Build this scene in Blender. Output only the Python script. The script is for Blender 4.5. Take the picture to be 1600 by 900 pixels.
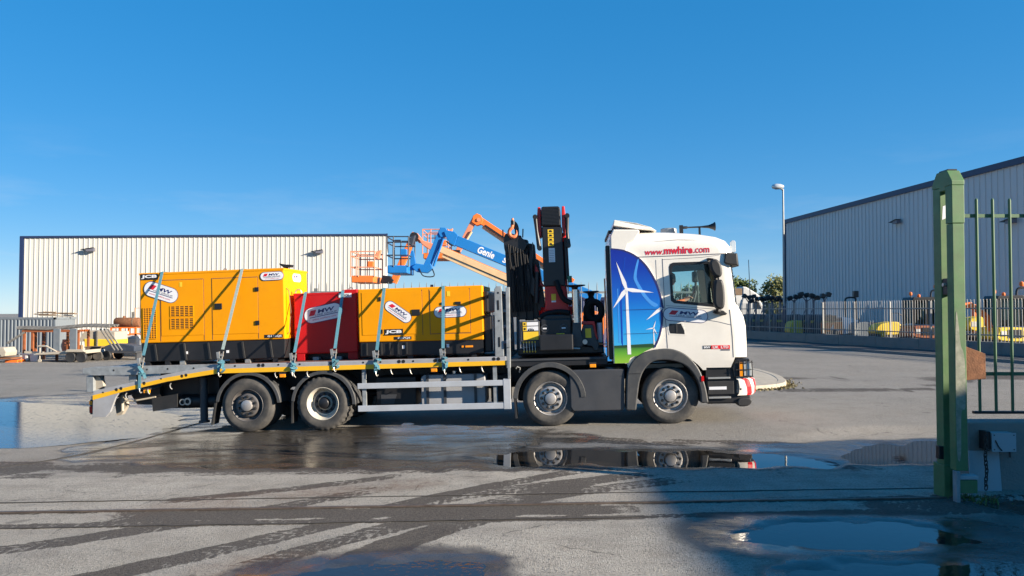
import bpy, bmesh, math, random
import numpy as np
from mathutils import Matrix, Vector
random.seed(7)
R = math.radians
for o in list(bpy.data.objects):
    bpy.data.objects.remove(o)
SC = bpy.context.scene
COL = SC.collection

# ------------------------------------------------------------------ camera
cam_d = bpy.data.cameras.new("camera")
cam = bpy.data.objects.new("camera", cam_d)
COL.objects.link(cam)
cam.location = (0, 0, 2.05)
cam.rotation_euler = (R(90) + math.atan(35 / 1209.0), 0, 0)
cam_d.sensor_fit = 'HORIZONTAL'
cam_d.sensor_width = 36.0
cam_d.lens = 36.0 * 1209.0 / 1600.0
cam_d.clip_start = 0.05
cam_d.clip_end = 3000
SC.camera = cam

# ------------------------------------------------------------------ sky, sun, exposure
SUN_EL, SUN_AZ = 18.5, 22.0            # elevation; angle from +X towards the camera side (-Y)
world = bpy.data.worlds.new("World")
SC.world = world
world.use_nodes = True
wn = world.node_tree.nodes
wl = world.node_tree.links
bg = wn["Background"]
sky = wn.new("ShaderNodeTexSky")
sky.sky_type = 'NISHITA'
sky.sun_disc = False
sky.sun_elevation = R(SUN_EL)
sky.sun_rotation = R(90 + SUN_AZ)
sky.altitude = 50
sky.air_density = 0.7
sky.dust_density = 0.0
sky.ozone_density = 6.0
hs = wn.new("ShaderNodeHueSaturation")
hs.inputs["Saturation"].default_value = 1.88
hs.inputs["Hue"].default_value = 0.506
gam = wn.new("ShaderNodeGamma")
gam.inputs["Gamma"].default_value = 0.39
wl.new(sky.outputs[0], gam.inputs["Color"])
wl.new(gam.outputs[0], hs.inputs["Color"])
# faint wisps of high cloud low in the sky
wtc = wn.new("ShaderNodeTexCoord")
wmp = wn.new("ShaderNodeMapping"); wmp.inputs["Scale"].default_value = (2.2, 2.2, 11.0)
wl.new(wtc.outputs["Generated"], wmp.inputs["Vector"])
wnz = wn.new("ShaderNodeTexNoise"); wnz.inputs["Scale"].default_value = 1.6; wnz.inputs["Detail"].default_value = 7; wnz.inputs["Roughness"].default_value = 0.62
wl.new(wmp.outputs[0], wnz.inputs["Vector"])
wr1 = wn.new("ShaderNodeMapRange"); wr1.inputs[1].default_value = 0.52; wr1.inputs[2].default_value = 0.78; wr1.inputs[4].default_value = 0.30
wl.new(wnz.outputs["Fac"], wr1.inputs[0])
wsp = wn.new("ShaderNodeSeparateXYZ"); wl.new(wtc.outputs["Generated"], wsp.inputs[0])
wr2 = wn.new("ShaderNodeMapRange"); wr2.inputs[1].default_value = 0.05; wr2.inputs[2].default_value = 0.22; wr2.inputs[3].default_value = 1.0; wr2.inputs[4].default_value = 0.0
wl.new(wsp.outputs[2], wr2.inputs[0])
wmu = wn.new("ShaderNodeMath"); wmu.operation = 'MULTIPLY'; wl.new(wr1.outputs[0], wmu.inputs[0]); wl.new(wr2.outputs[0], wmu.inputs[1])
wmx = wn.new("ShaderNodeMix"); wmx.data_type = 'RGBA'
wl.new(wmu.outputs[0], wmx.inputs[0]); wl.new(hs.outputs[0], wmx.inputs[6]); wmx.inputs[7].default_value = (1.7, 1.9, 2.15, 1)
wl.new(wmx.outputs[2], bg.inputs["Color"])
bg.inputs["Strength"].default_value = 0.15
sun_d = bpy.data.lights.new("sun", 'SUN')
sun_d.energy = 4.5
sun_d.angle = R(0.53)
sun_d.color = (1.0, 0.875, 0.71)
sun = bpy.data.objects.new("sun", sun_d)
COL.objects.link(sun)
sd = Vector((math.cos(R(SUN_EL)) * math.cos(R(SUN_AZ)), -math.cos(R(SUN_EL)) * math.sin(R(SUN_AZ)), math.sin(R(SUN_EL))))
sun.rotation_euler = sd.to_track_quat('Z', 'Y').to_euler()
sun.location = (20, -10, 20)
SC.view_settings.view_transform = 'Standard'
SC.view_settings.look = 'None'
SC.view_settings.exposure = 1.48
SC.view_settings.gamma = 1.0
SC.cycles.max_bounces = 8
SC.cycles.transparent_max_bounces = 16
SC.cycles.caustics_reflective = False
SC.cycles.caustics_refractive = False

# ------------------------------------------------------------------ helpers
def catmull(pts, n=6, closed=False):
    P = [np.array(p, float) for p in pts]
    out = []
    m = len(P)
    rng = range(m if closed else m - 1)
    for i in rng:
        if closed:
            a, b, c, d = P[i - 1], P[i], P[(i + 1) % m], P[(i + 2) % m]
        else:
            a, b, c, d = P[max(i - 1, 0)], P[i], P[i + 1], P[min(i + 2, m - 1)]
        for k in range(n):
            t = k / n
            out.append(tuple(0.5 * ((2 * b) + (c - a) * t + (2 * a - 5 * b + 4 * c - d) * t * t + (3 * b - a - 3 * c + d) * t ** 3)))
    if not closed:
        out.append(tuple(P[-1]))
    return out

def area2(p):
    return sum(p[i][0] * p[(i + 1) % len(p)][1] - p[(i + 1) % len(p)][0] * p[i][1] for i in range(len(p)))

class MB:
    def __init__(s):
        s.v = []; s.f = []
    def add(s, vs, fs):
        b = len(s.v)
        s.v += [tuple(float(c) for c in v) for v in vs]
        s.f += [tuple(b + i for i in f) for f in fs]
        return s
    def box(s, x0, x1, y0, y1, z0, z1):
        return s.add([(x0, y0, z0), (x1, y0, z0), (x1, y1, z0), (x0, y1, z0), (x0, y0, z1), (x1, y0, z1), (x1, y1, z1), (x0, y1, z1)],
                     [(0, 3, 2, 1), (4, 5, 6, 7), (0, 1, 5, 4), (1, 2, 6, 5), (2, 3, 7, 6), (3, 0, 4, 7)])
    def prism(s, pts, a0, a1, plane='xz'):
        """2D outline extruded along the third axis from a0 to a1."""
        pts = list(pts)
        def m(p, a):
            if plane == 'xz': return (p[0], a, p[1])
            if plane == 'xy': return (p[0], p[1], a)
            return (a, p[0], p[1])
        n = len(pts)
        vs = [m(p, a0) for p in pts] + [m(p, a1) for p in pts]
        fs = [tuple(range(n)), tuple(range(2 * n - 1, n - 1, -1))]
        fs += [(i, i + n, (i + 1) % n + n, (i + 1) % n) for i in range(n)]
        flip = (area2(pts) > 0) == (plane != 'xz')
        if a1 < a0: flip = not flip
        if flip: fs = [f[::-1] for f in fs]
        return s.add(vs, fs)
    def cyl(s, p0, p1, r0, r1=None, n=14, cap=True):
        r1 = r0 if r1 is None else r1
        p0, p1 = Vector(p0), Vector(p1)
        d = (p1 - p0).normalized()
        u = d.orthogonal().normalized(); w = d.cross(u)
        vs = []
        for p, r in ((p0, r0), (p1, r1)):
            for i in range(n):
                a = 2 * math.pi * i / n
                vs.append(p + (u * math.cos(a) + w * math.sin(a)) * r)
        fs = [(i, (i + 1) % n, (i + 1) % n + n, i + n) for i in range(n)]
        if cap: fs += [tuple(range(n - 1, -1, -1)), tuple(range(n, 2 * n))]
        return s.add(vs, fs)
    def tube(s, pts, r, n=8, closed=False):
        P = [Vector(p) for p in pts]
        m = len(P)
        vs = []; prev = None
        for i, p in enumerate(P):
            if closed: d = P[(i + 1) % m] - P[i - 1]
            else: d = P[min(i + 1, m - 1)] - P[max(i - 1, 0)]
            d.normalize()
            u = d.orthogonal().normalized() if prev is None else (prev - d * prev.dot(d)).normalized()
            prev = u; w = d.cross(u)
            rr = r[i] if isinstance(r, (list, tuple)) else r
            vs += [p + (u * math.cos(2 * math.pi * k / n) + w * math.sin(2 * math.pi * k / n)) * rr for k in range(n)]
        fs = []
        for i in range(m if closed else m - 1):
            j = (i + 1) % m
            fs += [(i * n + k, i * n + (k + 1) % n, j * n + (k + 1) % n, j * n + k) for k in range(n)]
        if not closed: fs += [tuple(range(n - 1, -1, -1)), tuple((m - 1) * n + k for k in range(n))]
        return s.add(vs, fs)
    def bar(s, p0, p1, w, h, up=(0, 0, 1)):
        p0, p1, up = Vector(p0), Vector(p1), Vector(up)
        d = (p1 - p0).normalized()
        a = d.cross(up).normalized(); b = a.cross(d)
        vs = [p + a * (w / 2) * i + b * (h / 2) * j for p in (p0, p1) for i, j in ((-1, -1), (1, -1), (1, 1), (-1, 1))]
        return s.add(vs, [(0, 1, 2, 3), (7, 6, 5, 4), (0, 4, 5, 1), (1, 5, 6, 2), (2, 6, 7, 3), (3, 7, 4, 0)])
    def ribbon(s, pts, width_dir, w, t):
        """a flat strap: path, width along width_dir, thickness t"""
        P = [Vector(p) for p in pts]; W = Vector(width_dir).normalized()
        m = len(P); vs = []
        for i, p in enumerate(P):
            d = (P[min(i + 1, m - 1)] - P[max(i - 1, 0)]).normalized()
            nn = d.cross(W).normalized(); ww = nn.cross(d)
            vs += [p + ww * (w / 2) * a + nn * (t / 2) * b for a, b in ((-1, -1), (1, -1), (1, 1), (-1, 1))]
        fs = [(3, 2, 1, 0)] + [tuple((m - 1) * 4 + k for k in range(4))]
        for i in range(m - 1):
            fs += [(i * 4 + k, i * 4 + (k + 1) % 4, i * 4 + 4 + (k + 1) % 4, i * 4 + 4 + k) for k in range(4)]
        return s.add(vs, fs)
    def lathe(s, prof, o=(0, 0, 0), axis='y', n=48, rfun=None, cap=False):
        """profile of (radius, offset along axis)"""
        m = len(prof); vs = []
        for j, (r, t) in enumerate(prof):
            for i in range(n):
                a = 2 * math.pi * i / n
                rr = r if rfun is None else rfun(r, j, i)
                c, q = rr * math.cos(a), rr * math.sin(a)
                if axis == 'y': vs.append((o[0] + c, o[1] + t, o[2] + q))
                elif axis == 'z': vs.append((o[0] + c, o[1] + q, o[2] + t))
                else: vs.append((o[0] + t, o[1] + c, o[2] + q))
        fs = []
        for j in range(m - 1):
            for i in range(n):
                k = (i + 1) % n
                f = (j * n + i, j * n + k, (j + 1) * n + k, (j + 1) * n + i)
                fs.append(f[::-1] if axis == 'y' else f)
        if cap:
            fs.append(tuple(range(n))); fs.append(tuple((m - 1) * n + i for i in range(n)))
        return s.add(vs, fs)
    def shift(s, off):
        s.v = [(a - off[0], b - off[1], c - off[2]) for a, b, c in s.v]
        return s
    def mesh(s, name, mat, smooth=None):
        me = bpy.data.meshes.new(name)
        me.from_pydata(s.v, [], s.f)
        me.validate()
        bm = bmesh.new(); bm.from_mesh(me)
        bmesh.ops.recalc_face_normals(bm, faces=bm.faces)
        bm.to_mesh(me); bm.free()
        if mat is not None: me.materials.append(mat)
        if smooth:
            me.polygons.foreach_set('use_smooth', [True] * len(me.polygons))
            me.set_sharp_from_angle(angle=R(smooth))
        me.update()
        return me

def link(me, name, parent=None, bevel=0, seg=2):
    o = bpy.data.objects.new(name, me)
    COL.objects.link(o)
    if parent is not None: o.parent = parent
    if bevel:
        b = o.modifiers.new("bevel", 'BEVEL'); b.width = bevel; b.segments = seg; b.limit_method = 'ANGLE'; b.angle_limit = R(35)
        b.harden_normals = False
    return o

def tag(o, label=None, cat=None, group=None, kind=None):
    if label: o["label"] = label
    if cat: o["category"] = cat
    if group: o["group"] = group
    if kind: o["kind"] = kind
    return o

FR_W = Matrix.Identity(4)
OFF = {}
def thing(name, label, cat, base, frame=FR_W, group=None):
    """an Empty at the thing's base; its parts are written in frame coordinates"""
    o = bpy.data.objects.new(name, None)
    COL.objects.link(o)
    o.empty_display_size = 0.2
    o.matrix_world = frame @ Matrix.Translation(base)
    tag(o, label, cat, group)
    OFF[o.name] = Vector(base)
    return o

def off_of(p):
    q = p
    while q is not None:
        if q.name in OFF: return OFF[q.name]
        q = q.parent
    return Vector((0, 0, 0))

def part(name, mb, mat, parent, bevel=0, smooth=None, seg=2, label=None):
    o = link(mb.shift(off_of(parent)).mesh(name, mat, smooth), name, parent, bevel, seg)
    if label: o["label"] = label
    return o

def solo(name, mb, mat, label, cat, base, frame=FR_W, group=None, bevel=0, smooth=None, kind=None):
    o = link(mb.shift(base).mesh(name, mat, smooth), name, None, bevel)
    o.matrix_world = frame @ Matrix.Translation(base)
    OFF[o.name] = Vector(base)
    tag(o, label, cat, group, kind)
    return o

def dup(o, parent, delta=(0, 0, 0), deep=True):
    c = o.copy(); COL.objects.link(c); c.parent = parent
    c.location = Vector(o.location) + Vector(delta)
    if deep:
        for ch in list(o.children):
            dup(ch, c)
    return c

def copy_thing(root, frame, base, label, group=None):
    c = root.copy(); COL.objects.link(c)
    c.matrix_world = frame @ Matrix.Translation(base)
    c["label"] = label
    if group: c["group"] = group
    for ch in list(root.children): dup(ch, c)
    return c

_tc = {}
def text_mesh(s, bold=0.0, shear=0.0):
    k = (s, bold, shear)
    if k not in _tc:
        cu = bpy.data.curves.new("lettering", 'FONT')
        cu.body = s; cu.size = 1.0; cu.offset = bold; cu.shear = shear; cu.resolution_u = 3
        ob = bpy.data.objects.new("lettering", cu); COL.objects.link(ob)
        bpy.context.view_layer.update()
        dg = bpy.context.evaluated_depsgraph_get()
        me = bpy.data.meshes.new_from_object(ob.evaluated_get(dg))
        bpy.data.objects.remove(ob)
        v = np.array([tuple(p.co) for p in me.vertices])
        f = [tuple(p.vertices) for p in me.polygons]
        bpy.data.meshes.remove(me)
        mn, mx = v.min(0), v.max(0)
        v = (v - mn) / (np.maximum(mx - mn, 1e-6))
        _tc[k] = (v[:, :2], f)
    return _tc[k]

def lettering(s, parent, mat, cx, cz, w, h, y, ang=0, bold=0.0, shear=0.0, plane='xz', name="lettering", skew=0.0, lift=0.0):
    """flat letters, w x h, centred on (cx, cz), facing -y, rotated by ang degrees"""
    v, f = text_mesh(s, bold, shear)
    ca, sa = math.cos(R(ang)), math.sin(R(ang))
    mb = MB(); vs = []
    for a, b in v:
        px, pz = (a - .5) * w + skew * (b - .5) * h, (b - .5) * h
        X, Z = cx + px * ca - pz * sa, cz + px * sa + pz * ca
        vs.append((X, y, Z) if plane == 'xz' else ((y, X, Z) if plane == 'yz' else (X, Z, y)))
    mb.add(vs, f)
    me_o = link(mb.shift(off_of(parent)).mesh(name, mat), name, parent)
    return me_o

def rot_pts(pts, cx, cz, ang):
    ca, sa = math.cos(R(ang)), math.sin(R(ang))
    return [(cx + a * ca - b * sa, cz + a * sa + b * ca) for a, b in pts]

def stadium(w, h, n=10):
    r = h / 2; out = []
    for i in range(n + 1):
        a = -math.pi / 2 + math.pi * i / n
        out.append((w / 2 - r + r * math.cos(a), r * math.sin(a)))
    for i in range(n + 1):
        a = math.pi / 2 + math.pi * i / n
        out.append((-w / 2 + r + r * math.cos(a), r * math.sin(a)))
    return out

def rrect(x0, x1, z0, z1, r, n=4):
    out = []
    for cx, cz, a0 in ((x1 - r, z0 + r, -90), (x1 - r, z1 - r, 0), (x0 + r, z1 - r, 90), (x0 + r, z0 + r, 180)):
        for i in range(n + 1):
            a = R(a0 + 90 * i / n)
            out.append((cx + r * math.cos(a), cz + r * math.sin(a)))
    return out

# ------------------------------------------------------------------ materials
def mat(name, col, rough=0.5, metal=0.0, var=0.12, vs=3.0, bump=0.0, bs=60.0, dirt=0.0, dcol=(0.16, 0.14, 0.12), spec=0.5, coat=0.0, emit=None, ds=2.5):
    m = bpy.data.materials.new(name)
    m.use_nodes = True
    nt = m.node_tree; N = nt.nodes; L = nt.links
    b = N["Principled BSDF"]
    b.inputs["Roughness"].default_value = rough
    b.inputs["Metallic"].default_value = metal
    b.inputs["Specular IOR Level"].default_value = spec
    if coat: b.inputs["Coat Weight"].default_value = coat; b.inputs["Coat Roughness"].default_value = 0.08
    tc = N.new("ShaderNodeTexCoord")
    nz = N.new("ShaderNodeTexNoise"); nz.inputs["Scale"].default_value = vs; nz.inputs["Detail"].default_value = 5; nz.inputs["Roughness"].default_value = 0.62
    L.new(tc.outputs["Object"], nz.inputs["Vector"])
    mx = N.new("ShaderNodeMix"); mx.data_type = 'RGBA'
    c = Vector(col)
    mx.inputs[6].default_value = (*[max(0, x * (1 - var)) for x in c], 1)
    mx.inputs[7].default_value = (*[min(1, x * (1 + var)) for x in c], 1)
    mr = N.new("ShaderNodeMapRange"); mr.inputs[1].default_value = 0.3; mr.inputs[2].default_value = 0.7
    L.new(nz.outputs["Fac"], mr.inputs[0]); L.new(mr.outputs[0], mx.inputs[0])
    out = mx.outputs[2]
    if dirt:
        n2 = N.new("ShaderNodeTexNoise"); n2.inputs["Scale"].default_value = ds; n2.inputs["Detail"].default_value = 8; n2.inputs["Roughness"].default_value = 0.7
        L.new(tc.outputs["Object"], n2.inputs["Vector"])
        r2 = N.new("ShaderNodeMapRange"); r2.inputs[1].default_value = 0.42; r2.inputs[2].default_value = 0.75; r2.inputs[4].default_value = dirt
        L.new(n2.outputs["Fac"], r2.inputs[0])
        m2 = N.new("ShaderNodeMix"); m2.data_type = 'RGBA'
        L.new(r2.outputs[0], m2.inputs[0]); L.new(out, m2.inputs[6]); m2.inputs[7].default_value = (*dcol, 1)
        out = m2.outputs[2]
        rr = N.new("ShaderNodeMapRange"); rr.inputs[3].default_value = rough; rr.inputs[4].default_value = min(1, rough + 0.35)
        L.new(r2.outputs[0], rr.inputs[0]); L.new(rr.outputs[0], b.inputs["Roughness"])
    L.new(out, b.inputs["Base Color"])
    if bump:
        n3 = N.new("ShaderNodeTexNoise"); n3.inputs["Scale"].default_value = bs; n3.inputs["Detail"].default_value = 4
        L.new(tc.outputs["Object"], n3.inputs["Vector"])
        bp = N.new("ShaderNodeBump"); bp.inputs["Strength"].default_value = bump; bp.inputs["Distance"].default_value = 0.02
        L.new(n3.outputs["Fac"], bp.inputs["Height"]); L.new(bp.outputs[0], b.inputs["Normal"])
    if emit:
        b.inputs["Emission Color"].default_value = (*col, 1); b.inputs["Emission Strength"].default_value = emit
    return m

def glass(name, tint=(0.75, 0.85, 0.85), refl=1.0):
    m = bpy.data.materials.new(name); m.use_nodes = True
    N = m.node_tree.nodes; L = m.node_tree.links
    N.remove(N["Principled BSDF"])
    t = N.new("ShaderNodeBsdfTransparent"); t.inputs[0].default_value = (*tint, 1)
    g = N.new("ShaderNodeBsdfGlossy"); g.inputs["Roughness"].default_value = 0.02
    f = N.new("ShaderNodeFresnel"); f.inputs[0].default_value = 1.5
    mx = N.new("ShaderNodeMixShader")
    L.new(f.outputs[0], mx.inputs[0]); L.new(t.outputs[0], mx.inputs[1]); L.new(g.outputs[0], mx.inputs[2])
    L.new(mx.outputs[0], N["Material Output"].inputs[0])
    return m

M = {}
M['cab_white'] = mat('cab_white', (0.78, 0.74, 0.665), 0.3, var=0.03, dirt=0.22, dcol=(0.50, 0.455, 0.385), coat=0.4)
M['yellow'] = mat('generator_yellow', (0.82, 0.315, 0.0), 0.5, var=0.04, dirt=0.16, dcol=(0.52, 0.22, 0.015), spec=0.22, ds=4)
M['red'] = mat('tank_red', (0.50, 0.010, 0.012), 0.42, var=0.06, dirt=0.15, dcol=(0.28, 0.02, 0.02), spec=0.3, ds=4)
M['black'] = mat('black_paint', (0.010, 0.010, 0.012), 0.5, var=0.25, dirt=0.15, dcol=(0.045, 0.042, 0.04))
M['plastic'] = mat('black_plastic', (0.018, 0.0185, 0.02), 0.55, var=0.2, dirt=0.3, dcol=(0.06, 0.056, 0.05), bump=0.1, bs=300)
M['fender'] = mat('fender_plastic', (0.05, 0.052, 0.055), 0.5, var=0.2, dirt=0.45, dcol=(0.12, 0.113, 0.10), ds=5)
M['tank_cover'] = mat('tank_cover_grey', (0.044, 0.047, 0.054), 0.5, var=0.12, dirt=0.3, dcol=(0.085, 0.082, 0.08))
M['rail_grey'] = mat('deck_rail_grey', (0.34, 0.345, 0.36), 0.5, var=0.1, dirt=0.45, dcol=(0.22, 0.2, 0.18))
M['galv'] = mat('galvanised_steel', (0.29, 0.31, 0.32), 0.5, metal=0.25, var=0.25, vs=9, dirt=0.3, dcol=(0.22, 0.22, 0.21))
M['alu'] = mat('aluminium_guard', (0.55, 0.57, 0.60), 0.38, metal=0.3, var=0.08, dirt=0.35, dcol=(0.35, 0.33, 0.31))
M['stripe'] = mat('yellow_reflective_tape', (0.86, 0.46, 0.01), 0.4, var=0.05, dirt=0.2, dcol=(0.45, 0.3, 0.08))
M['rubber'] = mat('tyre_rubber', (0.05, 0.048, 0.046), 0.8, var=0.25, vs=6, dirt=0.6, dcol=(0.15, 0.135, 0.115), bump=0.15, bs=200, ds=5)
M['rim'] = mat('steel_rim', (0.46, 0.45, 0.44), 0.4, metal=0.55, var=0.2, vs=10, dirt=0.6, dcol=(0.14, 0.10, 0.08), ds=9)
M['rimdark'] = mat('rim_dark', (0.12, 0.115, 0.115), 0.55, metal=0.3, var=0.3, dirt=0.5, dcol=(0.16, 0.12, 0.09), ds=9)
M['rimwhite'] = mat('rim_cream', (0.55, 0.51, 0.43), 0.45, var=0.15, dirt=0.65, dcol=(0.3, 0.24, 0.18), ds=7)
M['nut'] = mat('wheel_nut_black', (0.03, 0.03, 0.03), 0.45, metal=0.3)
M['deck'] = mat('deck_plywood', (0.16, 0.075, 0.055), 0.7, var=0.3, vs=8, dirt=0.4, dcol=(0.1, 0.085, 0.075))
M['crane_red'] = mat('crane_red', (0.66, 0.018, 0.02), 0.4, var=0.08, dirt=0.15, dcol=(0.2, 0.03, 0.03))
M['crane_black'] = mat('crane_black', (0.012, 0.012, 0.014), 0.42, var=0.3, dirt=0.12, dcol=(0.045, 0.045, 0.045))
M['hose'] = mat('hydraulic_hose', (0.010, 0.010, 0.011), 0.7, spec=0.25)
M['chrome'] = mat('chrome_rod', (0.62, 0.62, 0.62), 0.18, metal=0.95, var=0.05, dirt=0.2, dcol=(0.25, 0.24, 0.22))
M['zinc'] = mat('zinc_fitting', (0.52, 0.5, 0.46), 0.4, metal=0.7, var=0.2)
M['orange_lamp'] = mat('amber_lens', (0.90, 0.30, 0.01), 0.2, var=0.05)
M['red_lamp'] = mat('red_lens', (0.55, 0.01, 0.01), 0.2, var=0.05)
M['clear_lamp'] = mat('clear_lens', (0.62, 0.65, 0.66), 0.12, metal=0.35, var=0.1)
M['sticker_y'] = mat('yellow_sticker', (0.85, 0.55, 0.03), 0.5, var=0.1)
M['sticker_w'] = mat('white_sticker', (0.78, 0.78, 0.80), 0.4, var=0.04)
M['navy'] = mat('navy_print', (0.02, 0.025, 0.13), 0.4, var=0.04)
M['print_red'] = mat('red_print', (0.60, 0.012, 0.035), 0.4, var=0.04)
M['print_grey'] = mat('grey_print', (0.12, 0.12, 0.15), 0.4, var=0.04)
M['print_black'] = mat('black_print', (0.012, 0.012, 0.014), 0.4, var=0.04)
M['strap'] = mat('teal_webbing', (0.075, 0.235, 0.30), 0.85, var=0.15, vs=40, dirt=0.5, dcol=(0.20, 0.28, 0.29), ds=14)
M['strap_grey'] = mat('faded_webbing', (0.30, 0.38, 0.36), 0.85, var=0.15, vs=40, dirt=0.35, dcol=(0.22, 0.22, 0.2), ds=14)
M['hook_orange'] = mat('hook_orange', (0.72, 0.20, 0.08), 0.5, var=0.15)
M['glass'] = glass('window_glass', (0.86, 0.94, 0.93))
M['glass_dark'] = glass('tinted_glass', (0.30, 0.45, 0.45))
M['mirror'] = mat('mirror_glass', (0.8, 0.85, 0.9), 0.03, metal=1.0, var=0.0)
M['interior'] = mat('cab_trim', (0.075, 0.078, 0.082), 0.8)
M['green'] = mat('gate_green', (0.085, 0.175, 0.065), 0.5, var=0.18, vs=5, dirt=0.55, dcol=(0.115, 0.135, 0.075), ds=7, bump=0.04, bs=90)
M['green_dark'] = mat('gate_bar_green', (0.06, 0.135, 0.062), 0.5, var=0.15, dirt=0.3, dcol=(0.1, 0.09, 0.05), ds=6)
M['worn'] = mat('worn_primer', (0.27, 0.265, 0.20), 0.7, var=0.25, vs=14, dirt=0.7, dcol=(0.12, 0.17, 0.09), ds=16)
M['pavement_shade'] = mat('shaded_pavement', (0.055, 0.055, 0.056), 0.95, var=0.25, vs=1.5, bump=0.3, bs=50)  # pavement tone darkened to stand for the shade along the fence wall
M['rust'] = mat('rusty_plate', (0.20, 0.082, 0.034), 0.85, var=0.4, vs=9, dirt=0.6, dcol=(0.13, 0.055, 0.03), bump=0.25, bs=60)
M['chain'] = mat('rusty_chain', (0.055, 0.045, 0.04), 0.7, metal=0.3, var=0.3)
M['concrete'] = mat('weathered_concrete', (0.23, 0.22, 0.20), 0.9, var=0.25, vs=2.5, dirt=0.6, dcol=(0.11, 0.105, 0.095), bump=0.35, bs=40)
M['kerb'] = mat('kerb_concrete', (0.42, 0.37, 0.29), 0.9, var=0.15, vs=6, dirt=0.4, dcol=(0.24, 0.2, 0.15), bump=0.25, bs=60)
M['box_grey'] = mat('junction_box_grey', (0.36, 0.39, 0.41), 0.5, var=0.08, dirt=0.35, dcol=(0.25, 0.26, 0.26), ds=6)
M['clad_l'] = mat('cream_cladding', (0.50, 0.49, 0.455), 0.55, var=0.05, vs=0.4, dirt=0.22, dcol=(0.38, 0.365, 0.33), ds=0.6)
M['clad_r'] = mat('grey_cladding', (0.50, 0.515, 0.52), 0.5, var=0.04, vs=0.3, dirt=0.18, dcol=(0.38, 0.385, 0.385), ds=0.5)
M['trim_blue'] = mat('blue_trim', (0.012, 0.024, 0.075), 0.45, var=0.1)
M['container'] = mat('container_grey', (0.135, 0.16, 0.185), 0.65, var=0.15, dirt=0.4, dcol=(0.15, 0.14, 0.13), ds=1.5)
M['genie_blue'] = mat('lift_blue', (0.012, 0.175, 0.50), 0.38, var=0.06, dirt=0.1, dcol=(0.1, 0.2, 0.35))
M['lift_orange'] = mat('lift_orange', (0.78, 0.185, 0.028), 0.45, var=0.08, dirt=0.25, dcol=(0.45, 0.16, 0.07))
M['lift_pink'] = mat('faded_orange', (0.66, 0.25, 0.14), 0.6, var=0.12, dirt=0.3, dcol=(0.45, 0.2, 0.12))
M['lift_cream'] = mat('lift_cream', (0.68, 0.47, 0.26), 0.5, var=0.08, dirt=0.3, dcol=(0.4, 0.28, 0.17))
M['fence_grey'] = mat('fence_galvanised', (0.20, 0.21, 0.215), 0.6, metal=0.2, var=0.2)
M['fence_pale'] = mat('palisade_galvanised', (0.27, 0.27, 0.26), 0.55, metal=0.15, var=0.12)
M['orange'] = mat('rack_orange', (0.25, 0.075, 0.024), 0.6, var=0.25, dirt=0.4, dcol=(0.25, 0.09, 0.04))
M['bright_orange'] = mat('bright_orange', (0.80, 0.17, 0.02), 0.5, var=0.1)
M['pipe'] = mat('old_pipe', (0.20, 0.19, 0.17), 0.6, metal=0.3, var=0.4, vs=8, dirt=0.4, dcol=(0.13, 0.1, 0.08))
M['cream'] = mat('cream_paint', (0.38, 0.34, 0.275), 0.6, var=0.1, dirt=0.3, dcol=(0.4, 0.33, 0.25))
M['skip_yellow'] = mat('hopper_yellow', (0.80, 0.56, 0.03), 0.5, var=0.1, dirt=0.25, dcol=(0.4, 0.28, 0.05))
M['lift_green'] = mat('green_cap', (0.01, 0.18, 0.1), 0.4)
M['white_paint'] = mat('white_paint', (0.58, 0.58, 0.56), 0.5, var=0.08, dirt=0.25, dcol=(0.4, 0.38, 0.35))
M['pale_blue'] = mat('pale_blue_paint', (0.30, 0.46, 0.60), 0.5, var=0.1)
M['timber'] = mat('weathered_timber', (0.20, 0.135, 0.085), 0.85, var=0.3, vs=8)
M['dark_teal'] = mat('dark_equipment', (0.03, 0.04, 0.06), 0.5, var=0.3)
M['hivis'] = mat('orange_jacket', (0.80, 0.20, 0.07), 0.8)
M['skin'] = mat('skin', (0.42, 0.22, 0.155), 0.55, var=0.06)
M['hair'] = mat('dark_hair', (0.025, 0.018, 0.014), 0.7)
M['leaf'] = mat('leaf_green', (0.085, 0.115, 0.02), 0.65, var=0.55, vs=0.7)
M['leaf2'] = mat('leaf_olive', (0.115, 0.12, 0.026), 0.65, var=0.5, vs=0.7)
M['bark'] = mat('bark', (0.09, 0.07, 0.05), 0.9, var=0.3)
M['weed'] = mat('weed_green', (0.10, 0.13, 0.03), 0.7, var=0.4, vs=8)
M['moss'] = mat('dry_moss', (0.16, 0.13, 0.055), 0.9, var=0.4, vs=8)
M['lamp_metal'] = mat('lamp_post_galvanised', (0.28, 0.29, 0.29), 0.45, metal=0.4, var=0.1)
# ------------------------------------------------------------------ terrain
def sstep(a, b, x):
    t = np.clip((x - a) / (b - a), 0, 1)
    return t * t * (3 - 2 * t)

def gz_np(X, Y):
    zt = np.clip(0.0608 + (X - 2.784) * 0.0321, -0.26, 0.11)
    w1 = np.where(zt > 0, sstep(11.4, 13.4, Y), sstep(7.5, 13.8, Y))
    w2 = sstep(17.2, 25.0, Y)
    xl = sstep(6.0, -9.0, X)
    zb = xl * (-0.25 - 0.68 * sstep(20, 46, Y))
    return w1 * zt * (1 - w2) + w2 * zb

def gz(x, y):
    return float(gz_np(np.array(float(x)), np.array(float(y))))

def seg_d(X, Y, pts):
    d = np.full(X.shape, 1e9)
    for (x0, y0), (x1, y1) in zip(pts[:-1], pts[1:]):
        dx, dy = x1 - x0, y1 - y0
        t = np.clip(((X - x0) * dx + (Y - y0) * dy) / (dx * dx + dy * dy), 0, 1)
        d = np.minimum(d, np.hypot(X - x0 - t * dx, Y - y0 - t * dy))
    return d

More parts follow.
